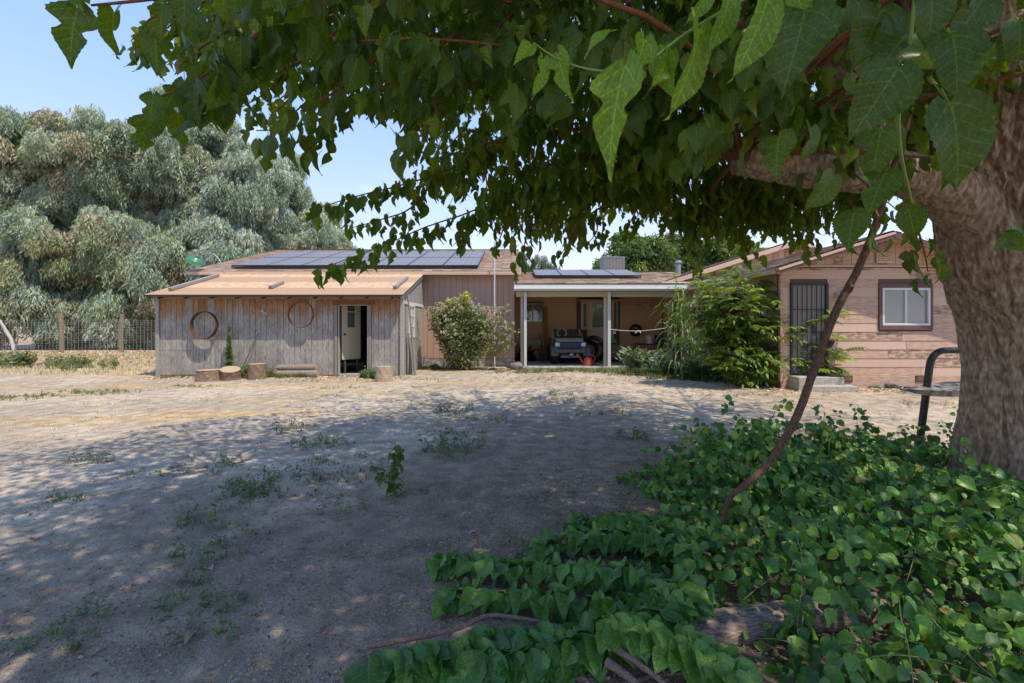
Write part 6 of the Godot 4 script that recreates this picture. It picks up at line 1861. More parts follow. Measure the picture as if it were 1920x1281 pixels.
func cart() -> void:
	var p := Vector3(2.07, 0.03, -16.15)
	var t := thing("utility_cart", "dusty dark two seat utility cart with camouflage seat parked on the porch", "utility vehicle", p)
	for s in [-0.56, 0.56]:
		for z in [-0.35, -1.75]: wheel(t, Vector3(s, 0.29, z), 0.29, 0.24)
	# nose with a recessed grille, hood, bumper
	var nose := MB.new()
	nose.box(Vector3(0, 0.66, -0.24), Vector3(1.02, 0.30, 0.30), Basis(Vector3.RIGHT, -0.12), 0.05)
	nose.box(Vector3(-0.47, 0.60, -0.30), Vector3(0.24, 0.34, 0.44), Basis(Vector3.RIGHT, -0.1), 0.05)
	nose.box(Vector3(0.47, 0.60, -0.30), Vector3(0.24, 0.34, 0.44), Basis(Vector3.RIGHT, -0.1), 0.05)
	build("front_body", nose, M.cart_body, t)
	for s in [-0.56, 0.56]:
		var fb := MB.new()
		var pts := []
		for i in 9:
			var a := PI * i / 8.0
			pts.append(Vector3(s, 0.30 + sin(a) * 0.37, -0.35 + cos(a) * 0.38))
		for i in 8:
			fb.quad(pts[i] + Vector3(-0.13, 0, 0), pts[i] + Vector3(0.13, 0, 0), pts[i + 1] + Vector3(0.13, 0, 0), pts[i + 1] + Vector3(-0.13, 0, 0))
			fb.quad(pts[i + 1] + Vector3(-0.13, 0.02, 0), pts[i + 1] + Vector3(0.13, 0.02, 0), pts[i] + Vector3(0.13, 0.02, 0), pts[i] + Vector3(-0.13, 0.02, 0))
		build("fender", fb, M.cart_bumper, t)
		var hl := bx("headlight", Vector3(s * 0.82, 0.70, -0.075), Vector3(0.17, 0.14, 0.05), M.lens, t, 0.015)
		bx("bezel", Vector3(0, 0, -0.012), Vector3(0.21, 0.18, 0.04), M.black, hl, 0.01)
	bx("grille", Vector3(0, 0.67, -0.075), Vector3(0.66, 0.22, 0.04), M.blue, t, 0.01)
	for i in 3: bx("grille_bar", Vector3(-0.17 + i * 0.17, 0.67, -0.05), Vector3(0.018, 0.2, 0.02), M.cart_body, t, 0.004)
	bx("bumper", Vector3(0, 0.47, -0.02), Vector3(1.14, 0.15, 0.14), M.cart_bumper, t, 0.035)
	bx("hood", Vector3(0, 0.845, -0.42), Vector3(0.98, 0.06, 0.55), M.cart_cream, t, 0.02, Vector3(0.16, 0, 0))
	bx("skid_plate", Vector3(0, 0.30, -0.12), Vector3(0.7, 0.05, 0.2), M.galv, t, 0.01, Vector3(0.5, 0, 0))
	var wn := MB.new()
	wn.lathe([Vector2(0, -0.07), Vector2(0.05, -0.07), Vector2(0.05, 0.07), Vector2(0, 0.07)], 14, Vector3(0.02, 0.34, 0.02), Basis(Vector3.BACK, PI / 2))
	build("winch", wn, M.galv, t)
	for z in [-0.35, -1.75]:
		bx("axle", Vector3(0, 0.29, z), Vector3(0.95, 0.07, 0.09), M.rust, t)
	bx("floor_pan", Vector3(0, 0.42, -1.05), Vector3(1.0, 0.06, 1.7), M.black, t)
	bx("dashboard", Vector3(0, 0.92, -0.74), Vector3(0.98, 0.12, 0.12), M.black, t, 0.03)
	var sw := MB.new()
	var pts := []
	var rad := []
	for i in 25:
		var a := TAU * i / 24.0
		pts.append(Vector3(-0.22 + cos(a) * 0.17, 1.10 + sin(a) * 0.15, -0.86 - sin(a) * 0.08))
		rad.append(0.016)
	sw.tube(pts, rad, 8, false)
	build("steering_wheel", sw, M.bucket, t)
	bx("seat_base", Vector3(0, 0.72, -1.25), Vector3(1.0, 0.16, 0.5), M.camo, t, 0.04)
	bx("front_panel", Vector3(0, 0.6, -0.98), Vector3(1.0, 0.3, 0.04), M.cart_cream, t, 0.01)
	for s in [-0.25, 0.25]: bx("seat_back", Vector3(s, 1.05, -1.5), Vector3(0.48, 0.36, 0.12), M.camo, t, 0.05, Vector3(-0.12, 0, 0))
	for s in [-0.52, 0.52]:
		var rb := MB.new()
		rb.tube([Vector3(s, 0.5, -1.45), Vector3(s, 1.24, -1.5)], [0.022, 0.022], 8)
		build("roll_bar", rb, M.cart_cream, t)
		var gb := MB.new()
		gb.tube([Vector3(s, 0.85, -0.55), Vector3(s, 0.95, -0.8), Vector3(s, 1.22, -1.5)], [0.016, 0.016, 0.016], 8)
		build("grab_rail", gb, M.cart_cream, t)
	bx("cargo_box", Vector3(0, 0.72, -1.95), Vector3(1.1, 0.3, 0.75), M.cart_body, t, 0.02)
func coil(label: String, p: Vector3, r0: float, n: int, wide: float, m: Material, lean: float, turn: float) -> void:
	var t := thing("hose_coil", label, "hose coil", p, "coils of hose on the porch")
	t.rotation = Vector3(lean, turn, 0)
	for i in n:
		var b := MB.new()
		var pts := []
		var rad := []
		var r := r0 * rnd(0.72, 1.0)
		var o := Vector3(rnd(-0.03, 0.03), r0 + rnd(-0.03, 0.02), rnd(-wide, wide))
		var tl := rnd(-0.1, 0.1)
		for k in 33:
			var a := TAU * k / 32.0
			pts.append(o + Vector3(cos(a) * r, sin(a) * r * 0.98, sin(a) * tl * r + 0.01 * sin(a * 3.0)))
			rad.append(0.011)
		b.tube(pts, rad, 6, false)
		build("loop", b, m, t)
func porch_things() -> void:
	cart()
	# watering can
	var wc := thing("watering_can", "faded red plastic watering can on the porch edge", "watering can", Vector3(2.62, 0.03, -15.75))
	var b := MB.new()
	b.lathe([Vector2(0, 0), Vector2(0.14, 0), Vector2(0.155, 0.03), Vector2(0.15, 0.2), Vector2(0.12, 0.27), Vector2(0.07, 0.29), Vector2(0.06, 0.285), Vector2(0, 0.27)], 24)
	build("body", b, M.red_plastic, wc)
	var s := MB.new()
	s.tube([Vector3(-0.12, 0.05, 0), Vector3(-0.2, 0.13, 0), Vector3(-0.29, 0.28, 0), Vector3(-0.36, 0.36, 0)], [0.04, 0.032, 0.022, 0.02], 12)
	build("spout", s, M.red_plastic, wc)
	var rs := MB.new()
	rs.tube([Vector3(-0.35, 0.35, 0), Vector3(-0.40, 0.38, 0)], [0.022, 0.05], 14)
	build("rose", rs, M.red_plastic, wc)
	var h := MB.new()
	var hp := smooth_path([Vector3(-0.06, 0.27, 0), Vector3(0.04, 0.36, 0), Vector3(0.17, 0.34, 0), Vector3(0.23, 0.22, 0), Vector3(0.15, 0.08, 0)], [0.014, 0.014, 0.014, 0.014, 0.014], 20)
	h.tube(hp[0], hp[1], 8)
	build("handle", h, M.red_plastic, wc)
	coil("large coil of black irrigation hose standing left of the middle porch post", Vector3(3.05, 0.03, -17.1), 0.5, 18, 0.12, M.rubber, -0.1, 0.2)
	coil("black hose coil half hidden behind the utility cart", Vector3(2.92, 0.03, -17.75), 0.42, 10, 0.1, M.black, -0.12, -0.3)
	# wheel rim hung on the wall
	var wr := thing("spare_wheel", "black spoked wheel hung on the tan porch wall", "wheel", Vector3(4.95, 1.20, -18.36))
	var rim := MB.new()
	var ax := Basis(Vector3.RIGHT, PI / 2)
	rim.lathe([Vector2(0.15, -0.03), Vector2(0.24, -0.04), Vector2(0.25, 0.0), Vector2(0.24, 0.05), Vector2(0.17, 0.04), Vector2(0.15, -0.03)], 32, Vector3.ZERO, ax)
	build("tyre", rim, M.rubber, wr)
	var hub := MB.new()
	hub.lathe([Vector2(0, 0.05), Vector2(0.05, 0.05), Vector2(0.06, 0.0), Vector2(0, 0)], 18, Vector3.ZERO, ax)
	build("hub", hub, M.black, wr)
	for i in 7:
		var a := TAU * i / 7.0
		var sp := MB.new()
		sp.bar(Vector3(cos(a) * 0.05, sin(a) * 0.05, 0.02), Vector3(cos(a) * 0.16, sin(a) * 0.16, 0.02), 0.02, 0.014)
		build("spoke", sp, M.rust, wr)
	# bench table with bucket and blue crate
	var tb := thing("work_table", "low dark work table against the porch wall under the bucket", "table", Vector3(5.3, 0.03, -17.6))
	bx("tabletop", Vector3(0, 0.66, 0), Vector3(1.15, 0.05, 0.6), M.wood_dark, tb)
	for e in [[-0.5, 0.25], [0.5, 0.25], [-0.5, -0.25], [0.5, -0.25]]: bx("leg", Vector3(e[0], 0.32, e[1]), Vector3(0.05, 0.64, 0.05), M.galv if e[1] > 0 else M.wood_dark, tb)
	var bk := thing("bucket", "white plastic bucket standing on the dark porch table", "bucket", Vector3(5.25, 0.715, -17.5))
	var bb := MB.new()
	bb.lathe([Vector2(0, 0), Vector2(0.125, 0), Vector2(0.145, 0.27), Vector2(0.155, 0.27), Vector2(0.155, 0.31), Vector2(0.14, 0.31), Vector2(0.13, 0.1), Vector2(0, 0.09)], 28)
	build("pail", bb, M.bucket, bk)
	var hd := MB.new()
	hd.tube([Vector3(-0.155, 0.26, 0), Vector3(-0.1, 0.16, 0.12), Vector3(0.1, 0.16, 0.12), Vector3(0.155, 0.26, 0)], [0.005, 0.005, 0.005, 0.005], 6)
	build("handle", hd, M.galv, bk)
	var bc := thing("blue_folder_rack", "dark blue upright crate leaning beside the white bucket", "crate", Vector3(5.62, 0.715, -17.5))
	bx("panel", Vector3(0, 0.16, 0), Vector3(0.2, 0.34, 0.04), M.blue, bc, 0.006, Vector3(-0.2, 0, -0.3))
	bx("panel", Vector3(-0.06, 0.15, -0.06), Vector3(0.2, 0.32, 0.04), M.black, bc, 0.006, Vector3(-0.2, 0, -0.1))
	bx("base", Vector3(-0.02, 0.015, 0), Vector3(0.26, 0.03, 0.2), M.black, bc, 0.006)
	# green chair
	var gc := thing("folding_chair", "green folding chair behind the middle porch post", "chair", Vector3(3.75, 0.03, -17.2))
	bx("seat", Vector3(0, 0.38, 0.1), Vector3(0.42, 0.03, 0.36), M.cooler, gc, 0.01)
	bx("backrest", Vector3(0, 0.78, -0.14), Vector3(0.44, 0.17, 0.03), M.green_paint, gc, 0.012, Vector3(-0.15, 0, 0))
	for sx in [-0.2, 0.2]:
		for e in [[Vector3(sx, 0, 0.28), Vector3(sx, 0.86, -0.16)], [Vector3(sx, 0, -0.2), Vector3(sx, 0.4, 0.24)]]:
			var lb := MB.new()
			lb.tube([e[0], e[1]], [0.011, 0.011], 8)
			build("leg", lb, M.green_paint, gc)
	var cr := MB.new()
	cr.tube([Vector3(-0.2, 0.12, 0.2), Vector3(0.2, 0.12, 0.2)], [0.008, 0.008], 6)
	build("stretcher", cr, M.green_paint, gc)
	# heap of tarps
	for e in [["crumpled black tarp draped by the porch table", Vector3(4.55, 0.03, -17.5), Vector3(0.75, 0.52, 0.5), M.black, 3], ["crumpled green tarp under the black one on the porch", Vector3(4.45, 0.03, -16.9), Vector3(0.62, 0.26, 0.4), M.green_paint, 4], ["faded red cloth at the bottom of the porch heap", Vector3(4.5, 0.03, -16.6), Vector3(0.6, 0.14, 0.35), M.mauve, 5], ["dark sack slumped at the left end of the porch", Vector3(0.55, 0.03, -17.9), Vector3(0.4, 0.6, 0.35), M.black, 6]]:
		var tp := thing("tarp", e[0], "tarp", e[1], "crumpled tarps on the porch")
		var mb := MB.new()
		var nn := FastNoiseLite.new()
		nn.seed = e[4]; nn.frequency = 1.6
		for i in 13:
			for j in 25:
				var th := PI * 0.5 * i / 12.0
				var ph := TAU * j / 24.0
				var d := Vector3(cos(ph) * cos(th), sin(th), sin(ph) * cos(th))
				var k := 0.85 + 0.55 * nn.get_noise_3d(d.x, d.y * 1.5, d.z)
				mb.vert(d * e[2] * k, d, Vector2(j / 24.0, i / 12.0))
		for i in 12:
			for j in 24:
				var a := i * 25 + j
				mb.tri(a, a + 26, a + 1); mb.tri(a, a + 25, a + 26)
		mb.normals()
		build("sheet", mb, e[3], tp)
	# plank and old bench at the left
	var pk := thing("leaning_plank", "orange brown plank leaning upright against the porch wall", "plank", Vector3(1.35, 0.03, -18.2))
	bx("board", Vector3(0, 1.05, -0.1), Vector3(0.14, 2.1, 0.04), M.plank, pk, 0.005, Vector3(-0.08, 0, 0.0))
	var ob := thing("old_bench", "rusty old bench in the dark corner behind the left porch post", "bench", Vector3(0.85, 0.03, -17.6))
	bx("seat", Vector3(0, 0.42, 0), Vector3(0.7, 0.05, 0.35), M.wood_dark, ob)
	bx("backrest", Vector3(0, 0.72, -0.16), Vector3(0.7, 0.2, 0.03), M.wood_grey, ob)
	for sx in [-0.3, 0.3]:
		bx("leg", Vector3(sx, 0.2, 0.12), Vector3(0.05, 0.4, 0.05), M.wood_dark, ob)
		bx("leg", Vector3(sx, 0.4, -0.14), Vector3(0.05, 0.8, 0.05), M.wood_dark, ob)
	var sv := thing("shovel", "rusty shovel propped beside the orange plank", "shovel", Vector3(1.12, 0.03, -17.8))
	var sh := MB.new()
	sh.tube([Vector3(0, 0.3, 0), Vector3(-0.03, 1.05, -0.4)], [0.018, 0.016], 8)
	build("handle", sh, M.wood_brown, sv)
	bx("blade", Vector3(0.01, 0.16, 0.06), Vector3(0.2, 0.32, 0.015), M.rust, sv, 0.006, Vector3(-0.4, 0, 0))
	# boards propped at the right end
	for e in [["grey board leaning at a slant at the right end of the porch", Vector3(4.95, 0.0, -13.9), Vector3(5.5, 0.95, -14.2), 0.12], ["short dark board standing upright by the slanting board", Vector3(5.5, 0.0, -14.3), Vector3(5.6, 0.85, -14.4), 0.10]]:
		var bd := thing("leaning_board", e[0], "board", e[1], "boards propped at the porch end")
		var q := MB.new()
		q.bar(Vector3(0, -0.02, 0), e[2] - e[1], 0.03, e[3], 0.004)
		build("plank", q, M.wood_grey, bd)
	for e in [["upright pale offcut leftmost in the row at the porch end", 4.35, 0.42], ["dark upright offcut second in the row at the porch end", 4.55, 0.5], ["weathered upright offcut third in the row at the porch end", 4.72, 0.45], ["pale upright offcut fourth in the row at the porch end", 5.1, 0.5], ["grey upright offcut rightmost in the row at the porch end", 5.28, 0.42]]:
		var of := thing("wood_offcut", e[0], "offcut", Vector3(e[1], 0.0, -14.75), "upright offcuts at the porch end")
		bx("slat", Vector3(0, e[2] * 0.5, 0), Vector3(0.09, e[2], 0.03), [M.wood_grey, M.wood_dark, M.wood_pale][rng.randi() % 3], of, 0.004, Vector3(rnd(-0.1, 0.1), 0, rnd(-0.08, 0.08)))
	# rope from the post to the wing
	var rp := thing("clothesline", "slack grey rope strung from the middle porch post to the wing", "rope", Vector3(3.27, 1.28, -15.2))
	var rb := MB.new()
	var far := Vector3(6.05, 1.62, -15.0) - rp.position
	var pts := []
	var rad := []
	for i in 25:
		var f := i / 24.0
		pts.append(far * f + Vector3(0, -0.75 * f * (1.0 - f), 0))
		rad.append(0.011)
	rb.tube(pts, rad, 8)
	build("line", rb, M.rope, rp)
	var kn := MB.new()
	kn.tube([Vector3(0.82, -0.13, 0), Vector3(0.86, -0.07, 0.02), Vector3(0.95, -0.06, -0.02), Vector3(1.0, -0.12, 0)], [0.02, 0.028, 0.028, 0.02], 8)
	build("knot", kn, M.white, rp)
	var lp := MB.new()
	var p2 := []
	var r2 := []
	for i in 17:
		var a := TAU * i / 16.0
		p2.append(Vector3(0.13 + cos(a) * 0.035, -0.08 + sin(a) * 0.06, 0.0))
		r2.append(0.008)
	lp.tube(p2, r2, 6, false)
	build("loop", lp, M.rope, rp)
	# rocks
	for e in [["grey rock at the foot of the left porch post", 968, 691, 0.24], ["rounded rock left of the porch post by the pink wall", 955, 686, 0.2], ["pale rock under the flowering bush, on the right", 880, 688, 0.2], ["grey rock under the flowering bush, on the left", 826, 686, 0.22], ["pale angular rock under the middle of the flowering bush", 845, 684, 0.24], ["flat rock under the flowering bush next to the white pipe", 858, 690, 0.16], ["brown rock at the pink wall on the far side of the bush", 815, 688, 0.16]]:
		rock(e[0], g2(e[1], e[2], 0.0), e[3], "rocks along the house wall")
	for e in [["low grey rock by the wall right of the concrete step", 1628, 727, 0.14], ["small rock among dead leaves under the window", 1648, 729, 0.1], ["rusty brown block under the window wall", 1672, 728, 0.2], ["dark block right beside the lower concrete step", 1595, 727, 0.15], ["rock at the wall next to the bench frame", 1705, 730, 0.1]]:
		rock(e[0], g2(e[1], e[2], 0.0), e[3], "stones along the wing wall")
func rock(label: String, p: Vector3, s: float, group: String) -> void:
	var t := thing("rock", label, "rock", p, group)
	var b := MB.new()
	var nn := FastNoiseLite.new()
	nn.seed = rng.randi() % 1000
	nn.frequency = 0.9
	var st := Vector3(1.0, rnd(0.55, 0.8), rnd(0.7, 1.0))
	for i in 11:
		for j in 19:
			var th := PI * (i / 10.0 - 0.5)
			var ph := TAU * j / 18.0
			var d := Vector3(cos(ph) * cos(th), sin(th), sin(ph) * cos(th))
			var q := d.snapped(Vector3.ONE * 0.5) * 0.25 + d * 0.75
			b.vert(q * (0.85 + 0.4 * nn.get_noise_3dv(d)) * st * s + Vector3(0, s * 0.25, 0), d, Vector2(j, i))
	for i in 10:
		for j in 18:
			var a := i * 19 + j
			b.tri(a, a + 20, a + 1); b.tri(a, a + 19, a + 20)
	b.normals()
	build("stone", b, M.rock, t)
# ------------------------------------------------------------------ shrubs
func shrub(called: String, label: String, p: Vector3, stems: Array, sm: Material, mesh: Mesh, lm: Material, trs: Array, cols: Array, extra := []) -> Node3D:
	var t := thing(called, label, "shrub", p)
	for s in stems:
		var b := MB.new()
		b.tube(s[0], s[1], 7, false)
		build("stem", b, sm, t)
	stuff("foliage", "", "", mesh, lm, trs, cols, t)
	for e in extra: stuff(e[0], "", "", e[1], e[2], e[3], e[4], t)
	return t
func shrubs() -> void:
	# flowering bush against the pink wall
	var p := Vector3(-1.65, 0, -14.6)
	var stems := []
	var trs := []
	var cols := []
	var ftr := []
	var fco := []
	var ytr := []
	var yco := []
	var lm := spray_mesh(14, 0.22, 0.085, 0.026, 0.08, 0.2, 23)
	for i in 34:
		var a := rnd(0, TAU)
		var sp := rnd(0.1, 1.0)
		var top := Vector3(cos(a) * sp * (1.0 if cos(a) < 0 else 1.15), rnd(0.9, 1.25) + 0.85 * (1.0 - sp * sp * 0.75), sin(a) * sp * 0.75)
		if i == 0: top = Vector3(0.15, 2.45, 0)
		if i == 1: top = Vector3(-0.32, 2.2, 0.1)
		if i == 2: top = Vector3(1.45, 1.3, 0.1)
		if i == 3: top = Vector3(1.5, 0.95, 0.15)
		if i == 4: top = Vector3(1.25, 1.85, 0.1)
		if i == 5: top = Vector3(-0.85, 1.95, 0.0)
		var q := smooth_path([Vector3(rnd(-0.12, 0.12), -0.05, rnd(-0.1, 0.1)), top * Vector3(0.35, 0.45, 0.35), top], [0.018, 0.010, 0.003], 14)
		stems.append(q)
		for k in range(3, 15):
			var n := 4
			if q[0][k].y < 0.55 and rng.randf() < 0.6: n = 1
			for s in n:
				var yy: float = q[0][k].y
				var wide := 0.20 * smoothstep(0.1, 0.6, yy)
				if i in [0, 1]: wide = lerpf(0.16, 0.06, k / 14.0)
				var o: Vector3 = q[0][k] + rv() * wide
				trs.append(Transform3D(Basis.from_euler(Vector3(rnd(-1.3, 1.3), rnd(0, TAU), rnd(-1, 1))).scaled(Vector3.ONE * rnd(0.8, 1.3)), o))
				if i in [0, 1] and k > 8: cols.append(jitter(Color(0.78, 0.74, 0.07), 0.25))
				else: cols.append(jitter([Color(0.30, 0.36, 0.13), Color(0.22, 0.29, 0.11), Color(0.42, 0.44, 0.21)][rng.randi() % 3], 0.25))
		if i > 1:
			for s in 16:
				ftr.append(Transform3D(Basis.from_euler(Vector3(rnd(-3, 3), rnd(0, TAU), rnd(-1, 1))).scaled(Vector3.ONE * rnd(0.5, 0.9)), q[0][14] + rv() * (0.04 if s < 6 else 0.3)))
				fco.append(jitter([Color(0.95, 0.85, 0.66), Color(1.0, 0.96, 0.84), Color(0.85, 0.68, 0.5)][rng.randi() % 3], 0.15))
	var fl := spray_mesh(16, 0.10, 0.05, 0.022, 0.06, 0.0, 27)
	shrub("flowering_bush", "round bush with faded cream flowers and two yellow shoots by the pink wall", p, stems, M.bark_brown, lm, M.foliage, trs, cols, [["flowers", fl, M.foliage, ftr, fco]])
	# feathery green shrub before the wing
	p = Vector3(5.55, 0, -10.75)
	stems = []
	trs = []
	cols = []
	var pin := pinnate_mesh(6, 0.36, 0.075)
	for i in 60:
		var a := rnd(0, TAU)
		var f := rnd(0.25, 1.0)
		var h := rnd(0.5, 2.75)
		var w := 1.3 * (1.0 - pow(maxf(0.0, h - 1.5) / 1.7, 2.0)) * rnd(0.75, 1.15)
		var top := Vector3(cos(a) * f * w - 0.16 * h - 0.05, h, sin(a) * f * 0.75)
		if i < 4: top = [Vector3(1.55, 1.75, 0.55), Vector3(1.75, 0.85, 0.6), Vector3(1.62, 0.45, 0.5), Vector3(1.5, 1.15, 0.5)][i]
		var q := smooth_path([Vector3(rnd(-0.35, 0.25), -0.05, rnd(-0.2, 0.2)), Vector3(top.x * 0.3, top.y * 0.5, top.z * 0.3), top], [0.02, 0.012, 0.004], 14)
		stems.append(q)
		for k in range(5, 15):
			for s in 3:
				var o: Vector3 = q[0][k] + rv() * 0.09
				var yaw := rnd(0, TAU) if i >= 4 else rnd(-1.0, 1.0)
				var ln := rnd(0.22, 0.42)
				trs.append(Transform3D((Basis(Vector3.UP, yaw) * Basis(Vector3.BACK, rnd(-0.35, 0.5)) * Basis(Vector3.RIGHT, rnd(-0.4, 0.4))).scaled(Vector3.ONE * ln), o))
				cols.append(jitter([Color(0.26, 0.40, 0.07), Color(0.34, 0.48, 0.075), Color(0.19, 0.31, 0.07), Color(0.45, 0.56, 0.10)][rng.randi() % 4], 0.22))
	shrub("feathery_shrub", "tall bushy shrub of feathery bright green leaves in front of the wing", p, stems, M.bark_brown, pin, M.foliage, trs, cols)
	# giant reed left of it
	var rd := thing("giant_reed", "clump of tall reed with long strap leaves and dry stalks at the porch end", "reed", Vector3(4.75, 0, -12.6))
	for i in 13:
		var base := Vector3(rnd(-0.35, 0.5), -0.03, rnd(-0.25, 0.25))
		var h := rnd(1.4, 2.75)
		var top := base + Vector3(rnd(-0.25, 0.2), h, rnd(-0.1, 0.3))
		var dry := i > 8
		var q := smooth_path([base, base.lerp(top, 0.5) + Vector3(rnd(-0.05, 0.05), 0, 0), top], [0.016, 0.014, 0.008], 12)
		var b := MB.new()
		b.tube(q[0], q[1], 7, false)
		build("cane", b, M.wood_pale if dry else M.stem_green, rd)
		var lb := MB.new()
		for k in range(2, 13):
			for s in (2 if not dry else 1):
				var a := rnd(0, TAU)
				var dir := Vector3(cos(a), rnd(0.6, 1.4), sin(a)).normalized() if not dry else Vector3(cos(a), 0.2, sin(a)).normalized()
				var pnt: Vector3 = q[0][k]
				var ln := rnd(0.45, 0.95)
				var side := dir.cross(Vector3.UP).normalized()
				var prev := pnt
				for m in 7:
					var w := 0.026 * (1.0 - m / 7.0) + 0.003
					var w2 := 0.026 * (1.0 - (m + 1) / 7.0) + 0.002
					var nx := prev + dir * ln / 7.0
					lb.quad(prev - side * w, prev + side * w, nx + side * w2, nx - side * w2)
					prev = nx
					dir = (dir + Vector3(0, -0.42 if not dry else -0.7, 0)).normalized()
		var lo := build("strap_leaves", lb, reed_mat(dry), rd)
		lo.set_meta("kind", "stuff")
	# grey green weeds by the porch
	bush_weed("bushy grey green weed growing in front of the middle porch post", Vector3(4.05, 0, -14.3), 0.62, 90, Color(0.30, 0.38, 0.20), "weeds before the porch")
	bush_weed("dark green weed in the shade under the feathery shrub", Vector3(5.0, 0, -11.9), 0.5, 70, Color(0.13, 0.2, 0.07), "weeds before the porch")
	bush_weed("low green weed left of the feathery shrub by the reed", Vector3(4.5, 0, -12.6), 0.45, 60, Color(0.17, 0.25, 0.09), "weeds before the porch")
	# small white marker at the foot of the shrub
	var mk := thing("garden_stake", "short white stake in the ground in front of the feathery shrub", "stake", g2(1420, 722, 0.0))
	bx("stake", Vector3(0, 0.1, 0), Vector3(0.035, 0.24, 0.02), M.white, mk, 0.003, Vector3(0, 0, 0.06))
	bx("tag", Vector3(-0.01, 0.2, 0.012), Vector3(0.06, 0.07, 0.012), M.white, mk, 0.003)
func reed_mat(dry: bool) -> StandardMaterial3D:
	if not M.has("reed"):
		M.reed = leaf_mat(T.paint, Color(0.9, 0.9, 0.4), 0.5, lin(0.26, 0.37, 0.09))
		M.reed_dry = leaf_mat(T.paint, Color(0.6, 0.6, 0.4), 0.7, lin(0.55, 0.42, 0.27))
	return M.reed_dry if dry else M.reed
# ------------------------------------------------------------------ bench frame and prop pole under the tree
func under_tree() -> void:
	var fr := thing("bench_frame", "rusty black pipe frame with a split grey board behind the trunk", "bench", Vector3(4.2, 0, -4.95))
	var d := 4.95
	var A := fr.position
	var b := MB.new()
	var q := smooth_path([at(1719, 872, d) - A, at(1733, 765, d) - A, at(1743, 690, d) - A, at(1748, 672, d) - A, at(1760, 660, d) - A, at(1780, 657, d) - A, at(1840, 657, d) - A, at(1960, 657, d) - A], [0.034, 0.034, 0.034, 0.034, 0.034, 0.034, 0.034, 0.034], 60)
	b.tube(q[0], q[1], 16)
	build("pipe_leg", b, M.pipe, fr)
	var r := MB.new()
	r.tube([at(1736, 857, d) - A, at(1960, 857, d) - A], [0.026, 0.026], 14)
	build("base_rail", r, M.pipe, fr)
	var p2 := MB.new()
	p2.tube([at(1960, 872, d) - A, at(1960, 657, d) - A], [0.034, 0.034], 14)
	build("pipe_leg", p2, M.pipe, fr)
	var s := MB.new()
	# a board with a long splintered point
	var y := 0.78
	var top := [Vector3(-0.06, y - 0.02, 0.05), Vector3(0.18, y - 0.025, 0.14), Vector3(0.4, y - 0.03, 0.16), Vector3(1.3, y + 0.0, 0.16), Vector3(1.3, y + 0.05, -0.13), Vector3(0.6, y + 0.03, -0.13), Vector3(0.3, y + 0.0, -0.08)]
	for k in range(1, 6):
		s.face([top[0], top[k], top[k + 1]], Vector3(0.2, 0, 0))
		s.face([top[0] - Vector3(0, 0.012, 0), top[k] - Vector3(0, 0.06, 0), top[k + 1] - Vector3(0, 0.06, 0)], Vector3(0.2, 2, 0))
	for k in 7:
		var a: Vector3 = top[k]
		var c: Vector3 = top[(k + 1) % 7]
		s.face([a, c, c - Vector3(0, 0.012 if (k + 1) % 7 == 0 else 0.06, 0), a - Vector3(0, 0.012 if k == 0 else 0.06, 0)], Vector3(0.6, y, 0.02))
	build("seat_board", s, mat(lin(0.42, 0.38, 0.34), 0.9, T.grain, Vector3(0.8, 9, 9), T.grain_n, 0.6), fr)
	var cl := MB.new()
	cl.box(Vector3(0.28, y - 0.06, 0.03), Vector3(0.16, 0.05, 0.12), Basis(), 0.01)
	build("clamp", cl, M.rust, fr)
	# prop pole
	var base := at(1335, 965, 2.62)
	base.y = 0.0
	var pl := thing("prop_pole", "long bent brown pole slanting up from the vine bed to the tree limb", "pole", base)
	var pb := MB.new()
	var w := smooth_path([Vector3(0.12, -0.03, -0.2), at(1364, 945, 2.66) - base, at(1395, 912, 2.65) - base, at(1440, 870, 2.66) - base, at(1490, 790, 2.68) - base, at(1528, 690, 2.7) - base, at(1565, 590, 2.72) - base, at(1620, 480, 2.75) - base, at(1665, 350, 2.78) - base, at(1695, 250, 2.8) - base, at(1705, 215, 2.8) - base], [0.012, 0.015, 0.018, 0.020, 0.0215, 0.022, 0.0215, 0.02, 0.018, 0.016, 0.015], 100)
	pb.tube(w[0], w[1], 22, true, bark_noise, 0.002, 15.0, 0.1)
	pb.tube([at(1590, 545, 2.73) - base, at(1598, 535, 2.7) - base], [0.022, 0.014], 10)
	pb.tube([at(1553, 648, 2.71) - base, at(1562, 640, 2.68) - base], [0.02, 0.012], 10)
	build("shaft", pb, M.bark_brown, pl)

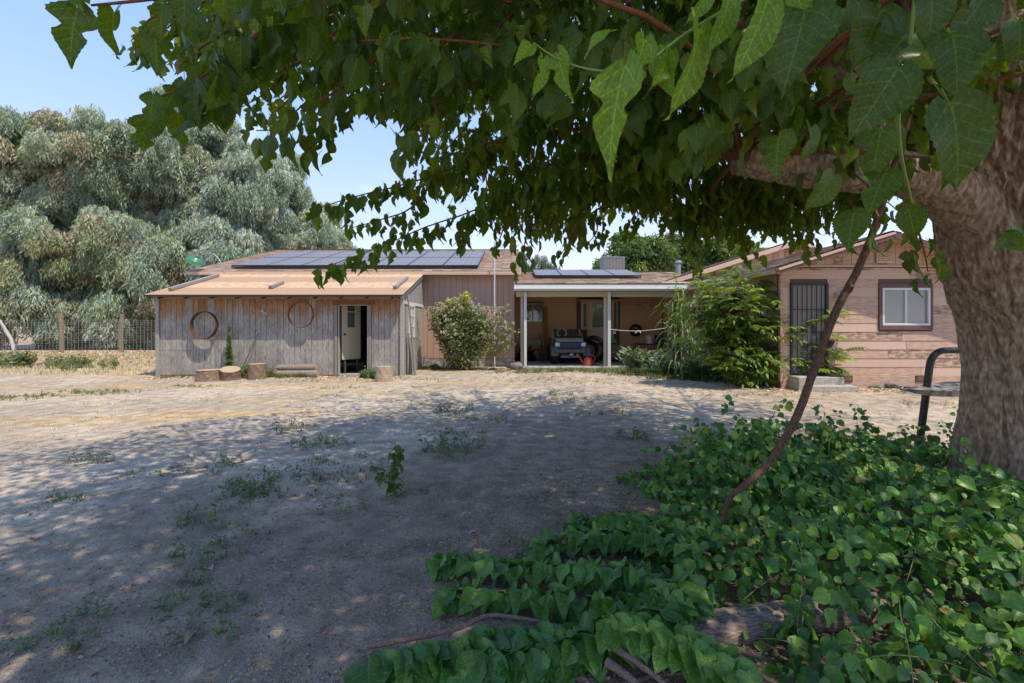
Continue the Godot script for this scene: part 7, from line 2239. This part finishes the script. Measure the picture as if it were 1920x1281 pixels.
# ------------------------------------------------------------------ the scene
func cloud_cover() -> ImageTexture:      # thin wisps of cloud
	var w := 1024
	var h := 512
	var n := FastNoiseLite.new()
	n.seed = 61; n.frequency = 0.012; n.fractal_octaves = 5
	var im := Image.create(w, h, false, Image.FORMAT_RGBA8)
	for y in h / 2:
		for x in w:
			var v := n.get_noise_2d(x * 0.6, y * 1.7)
			var a := smoothstep(0.36, 0.6, v) * 0.8
			im.set_pixel(x, y, Color(1, 1, 1, a))
	return ImageTexture.create_from_image(im)
func _ready() -> void:
	# camera: level, lens shifted a little down
	var cam := Camera3D.new()
	cam.name = "camera"
	cam.projection = Camera3D.PROJECTION_FRUSTUM
	cam.near = 0.05
	cam.far = 2000.0
	cam.size = 2.0 * cam.near * 640.5 / FPX
	cam.frustum_offset = Vector2(0, -32.5 / FPX * cam.near)
	cam.position = Vector3(0, EYE, 0)
	add_child(cam)
	cam.current = true
	# sky
	var sky_mat := ProceduralSkyMaterial.new()
	sky_mat.sky_top_color = lin(0.125, 0.235, 0.51)
	sky_mat.sky_horizon_color = lin(0.54, 0.58, 0.62)
	sky_mat.sky_curve = 0.18
	sky_mat.sky_cover = cloud_cover()
	sky_mat.sky_cover_modulate = Color(0.45, 0.45, 0.45, 1)
	sky_mat.ground_bottom_color = lin(0.28, 0.23, 0.19)
	sky_mat.ground_horizon_color = lin(0.50, 0.46, 0.40)
	sky_mat.sun_angle_max = 4.0
	var env := Environment.new()
	env.background_mode = Environment.BG_SKY
	env.sky = Sky.new()
	env.sky.sky_material = sky_mat
	env.background_energy_multiplier = 1.0
	env.tonemap_mode = Environment.TONE_MAPPER_LINEAR
	env.tonemap_exposure = 2.35
	env.sdfgi_enabled = true
	env.ssao_enabled = true
	env.ssil_enabled = true
	var we := WorldEnvironment.new()
	we.name = "environment"
	we.environment = env
	add_child(we)
	# sun: high, behind the viewer and to the right
	var sun := DirectionalLight3D.new()
	sun.name = "sun"
	sun.light_energy = 0.72
	sun.light_color = Color(1.0, 0.955, 0.88)
	sun.light_angular_distance = 0.5
	sun.shadow_enabled = true
	add_child(sun)
	sun.look_at_from_position(Vector3(0.39, 1.0, 0.32), Vector3.ZERO)

	rng.seed = 20240
	gn.seed = 7; gn.frequency = 0.5; gn.fractal_octaves = 3
	gn2.seed = 8; gn2.frequency = 0.6; gn2.fractal_octaves = 3
	bark_noise.seed = 9; bark_noise.frequency = 1.0; bark_noise.fractal_octaves = 3
	make_materials()
	leaf_hi = [
		leaf_mesh(HEART, HEART, 30, 3, 0.25, 0.22, 0.045, 0.075, 0.3),
		leaf_mesh(ROUND, HEART, 30, 3, 0.38, 0.32, 0.06, 0.075, 0.3),
		leaf_mesh(LOBED, HEART, 30, 3, 0.34, 0.26, 0.055, 0.07, 0.3),
		leaf_mesh(LOBED, LOBED, 30, 3, 0.28, 0.3, 0.05, 0.07, 0.3),
		leaf_mesh(HEART, LOBED, 30, 3, 0.75, 0.35, 0.10, 0.075, 0.35)]
	leaf_lo = leaf_mesh(LOBED, HEART, 10, 2, 0.55, 0.34, 0.05, 0.07, 0.25)
	print("materials ", Time.get_ticks_msec())
	ground()
	house()
	shed()
	fence()
	background_trees()
	print("buildings ", Time.get_ticks_msec())
	mulberry()
	vines()
	cut_branches()
	shrubs()
	porch_things()
	under_tree()
	weeds()
	litter_and_grass()
	print("done ", Time.get_ticks_msec())
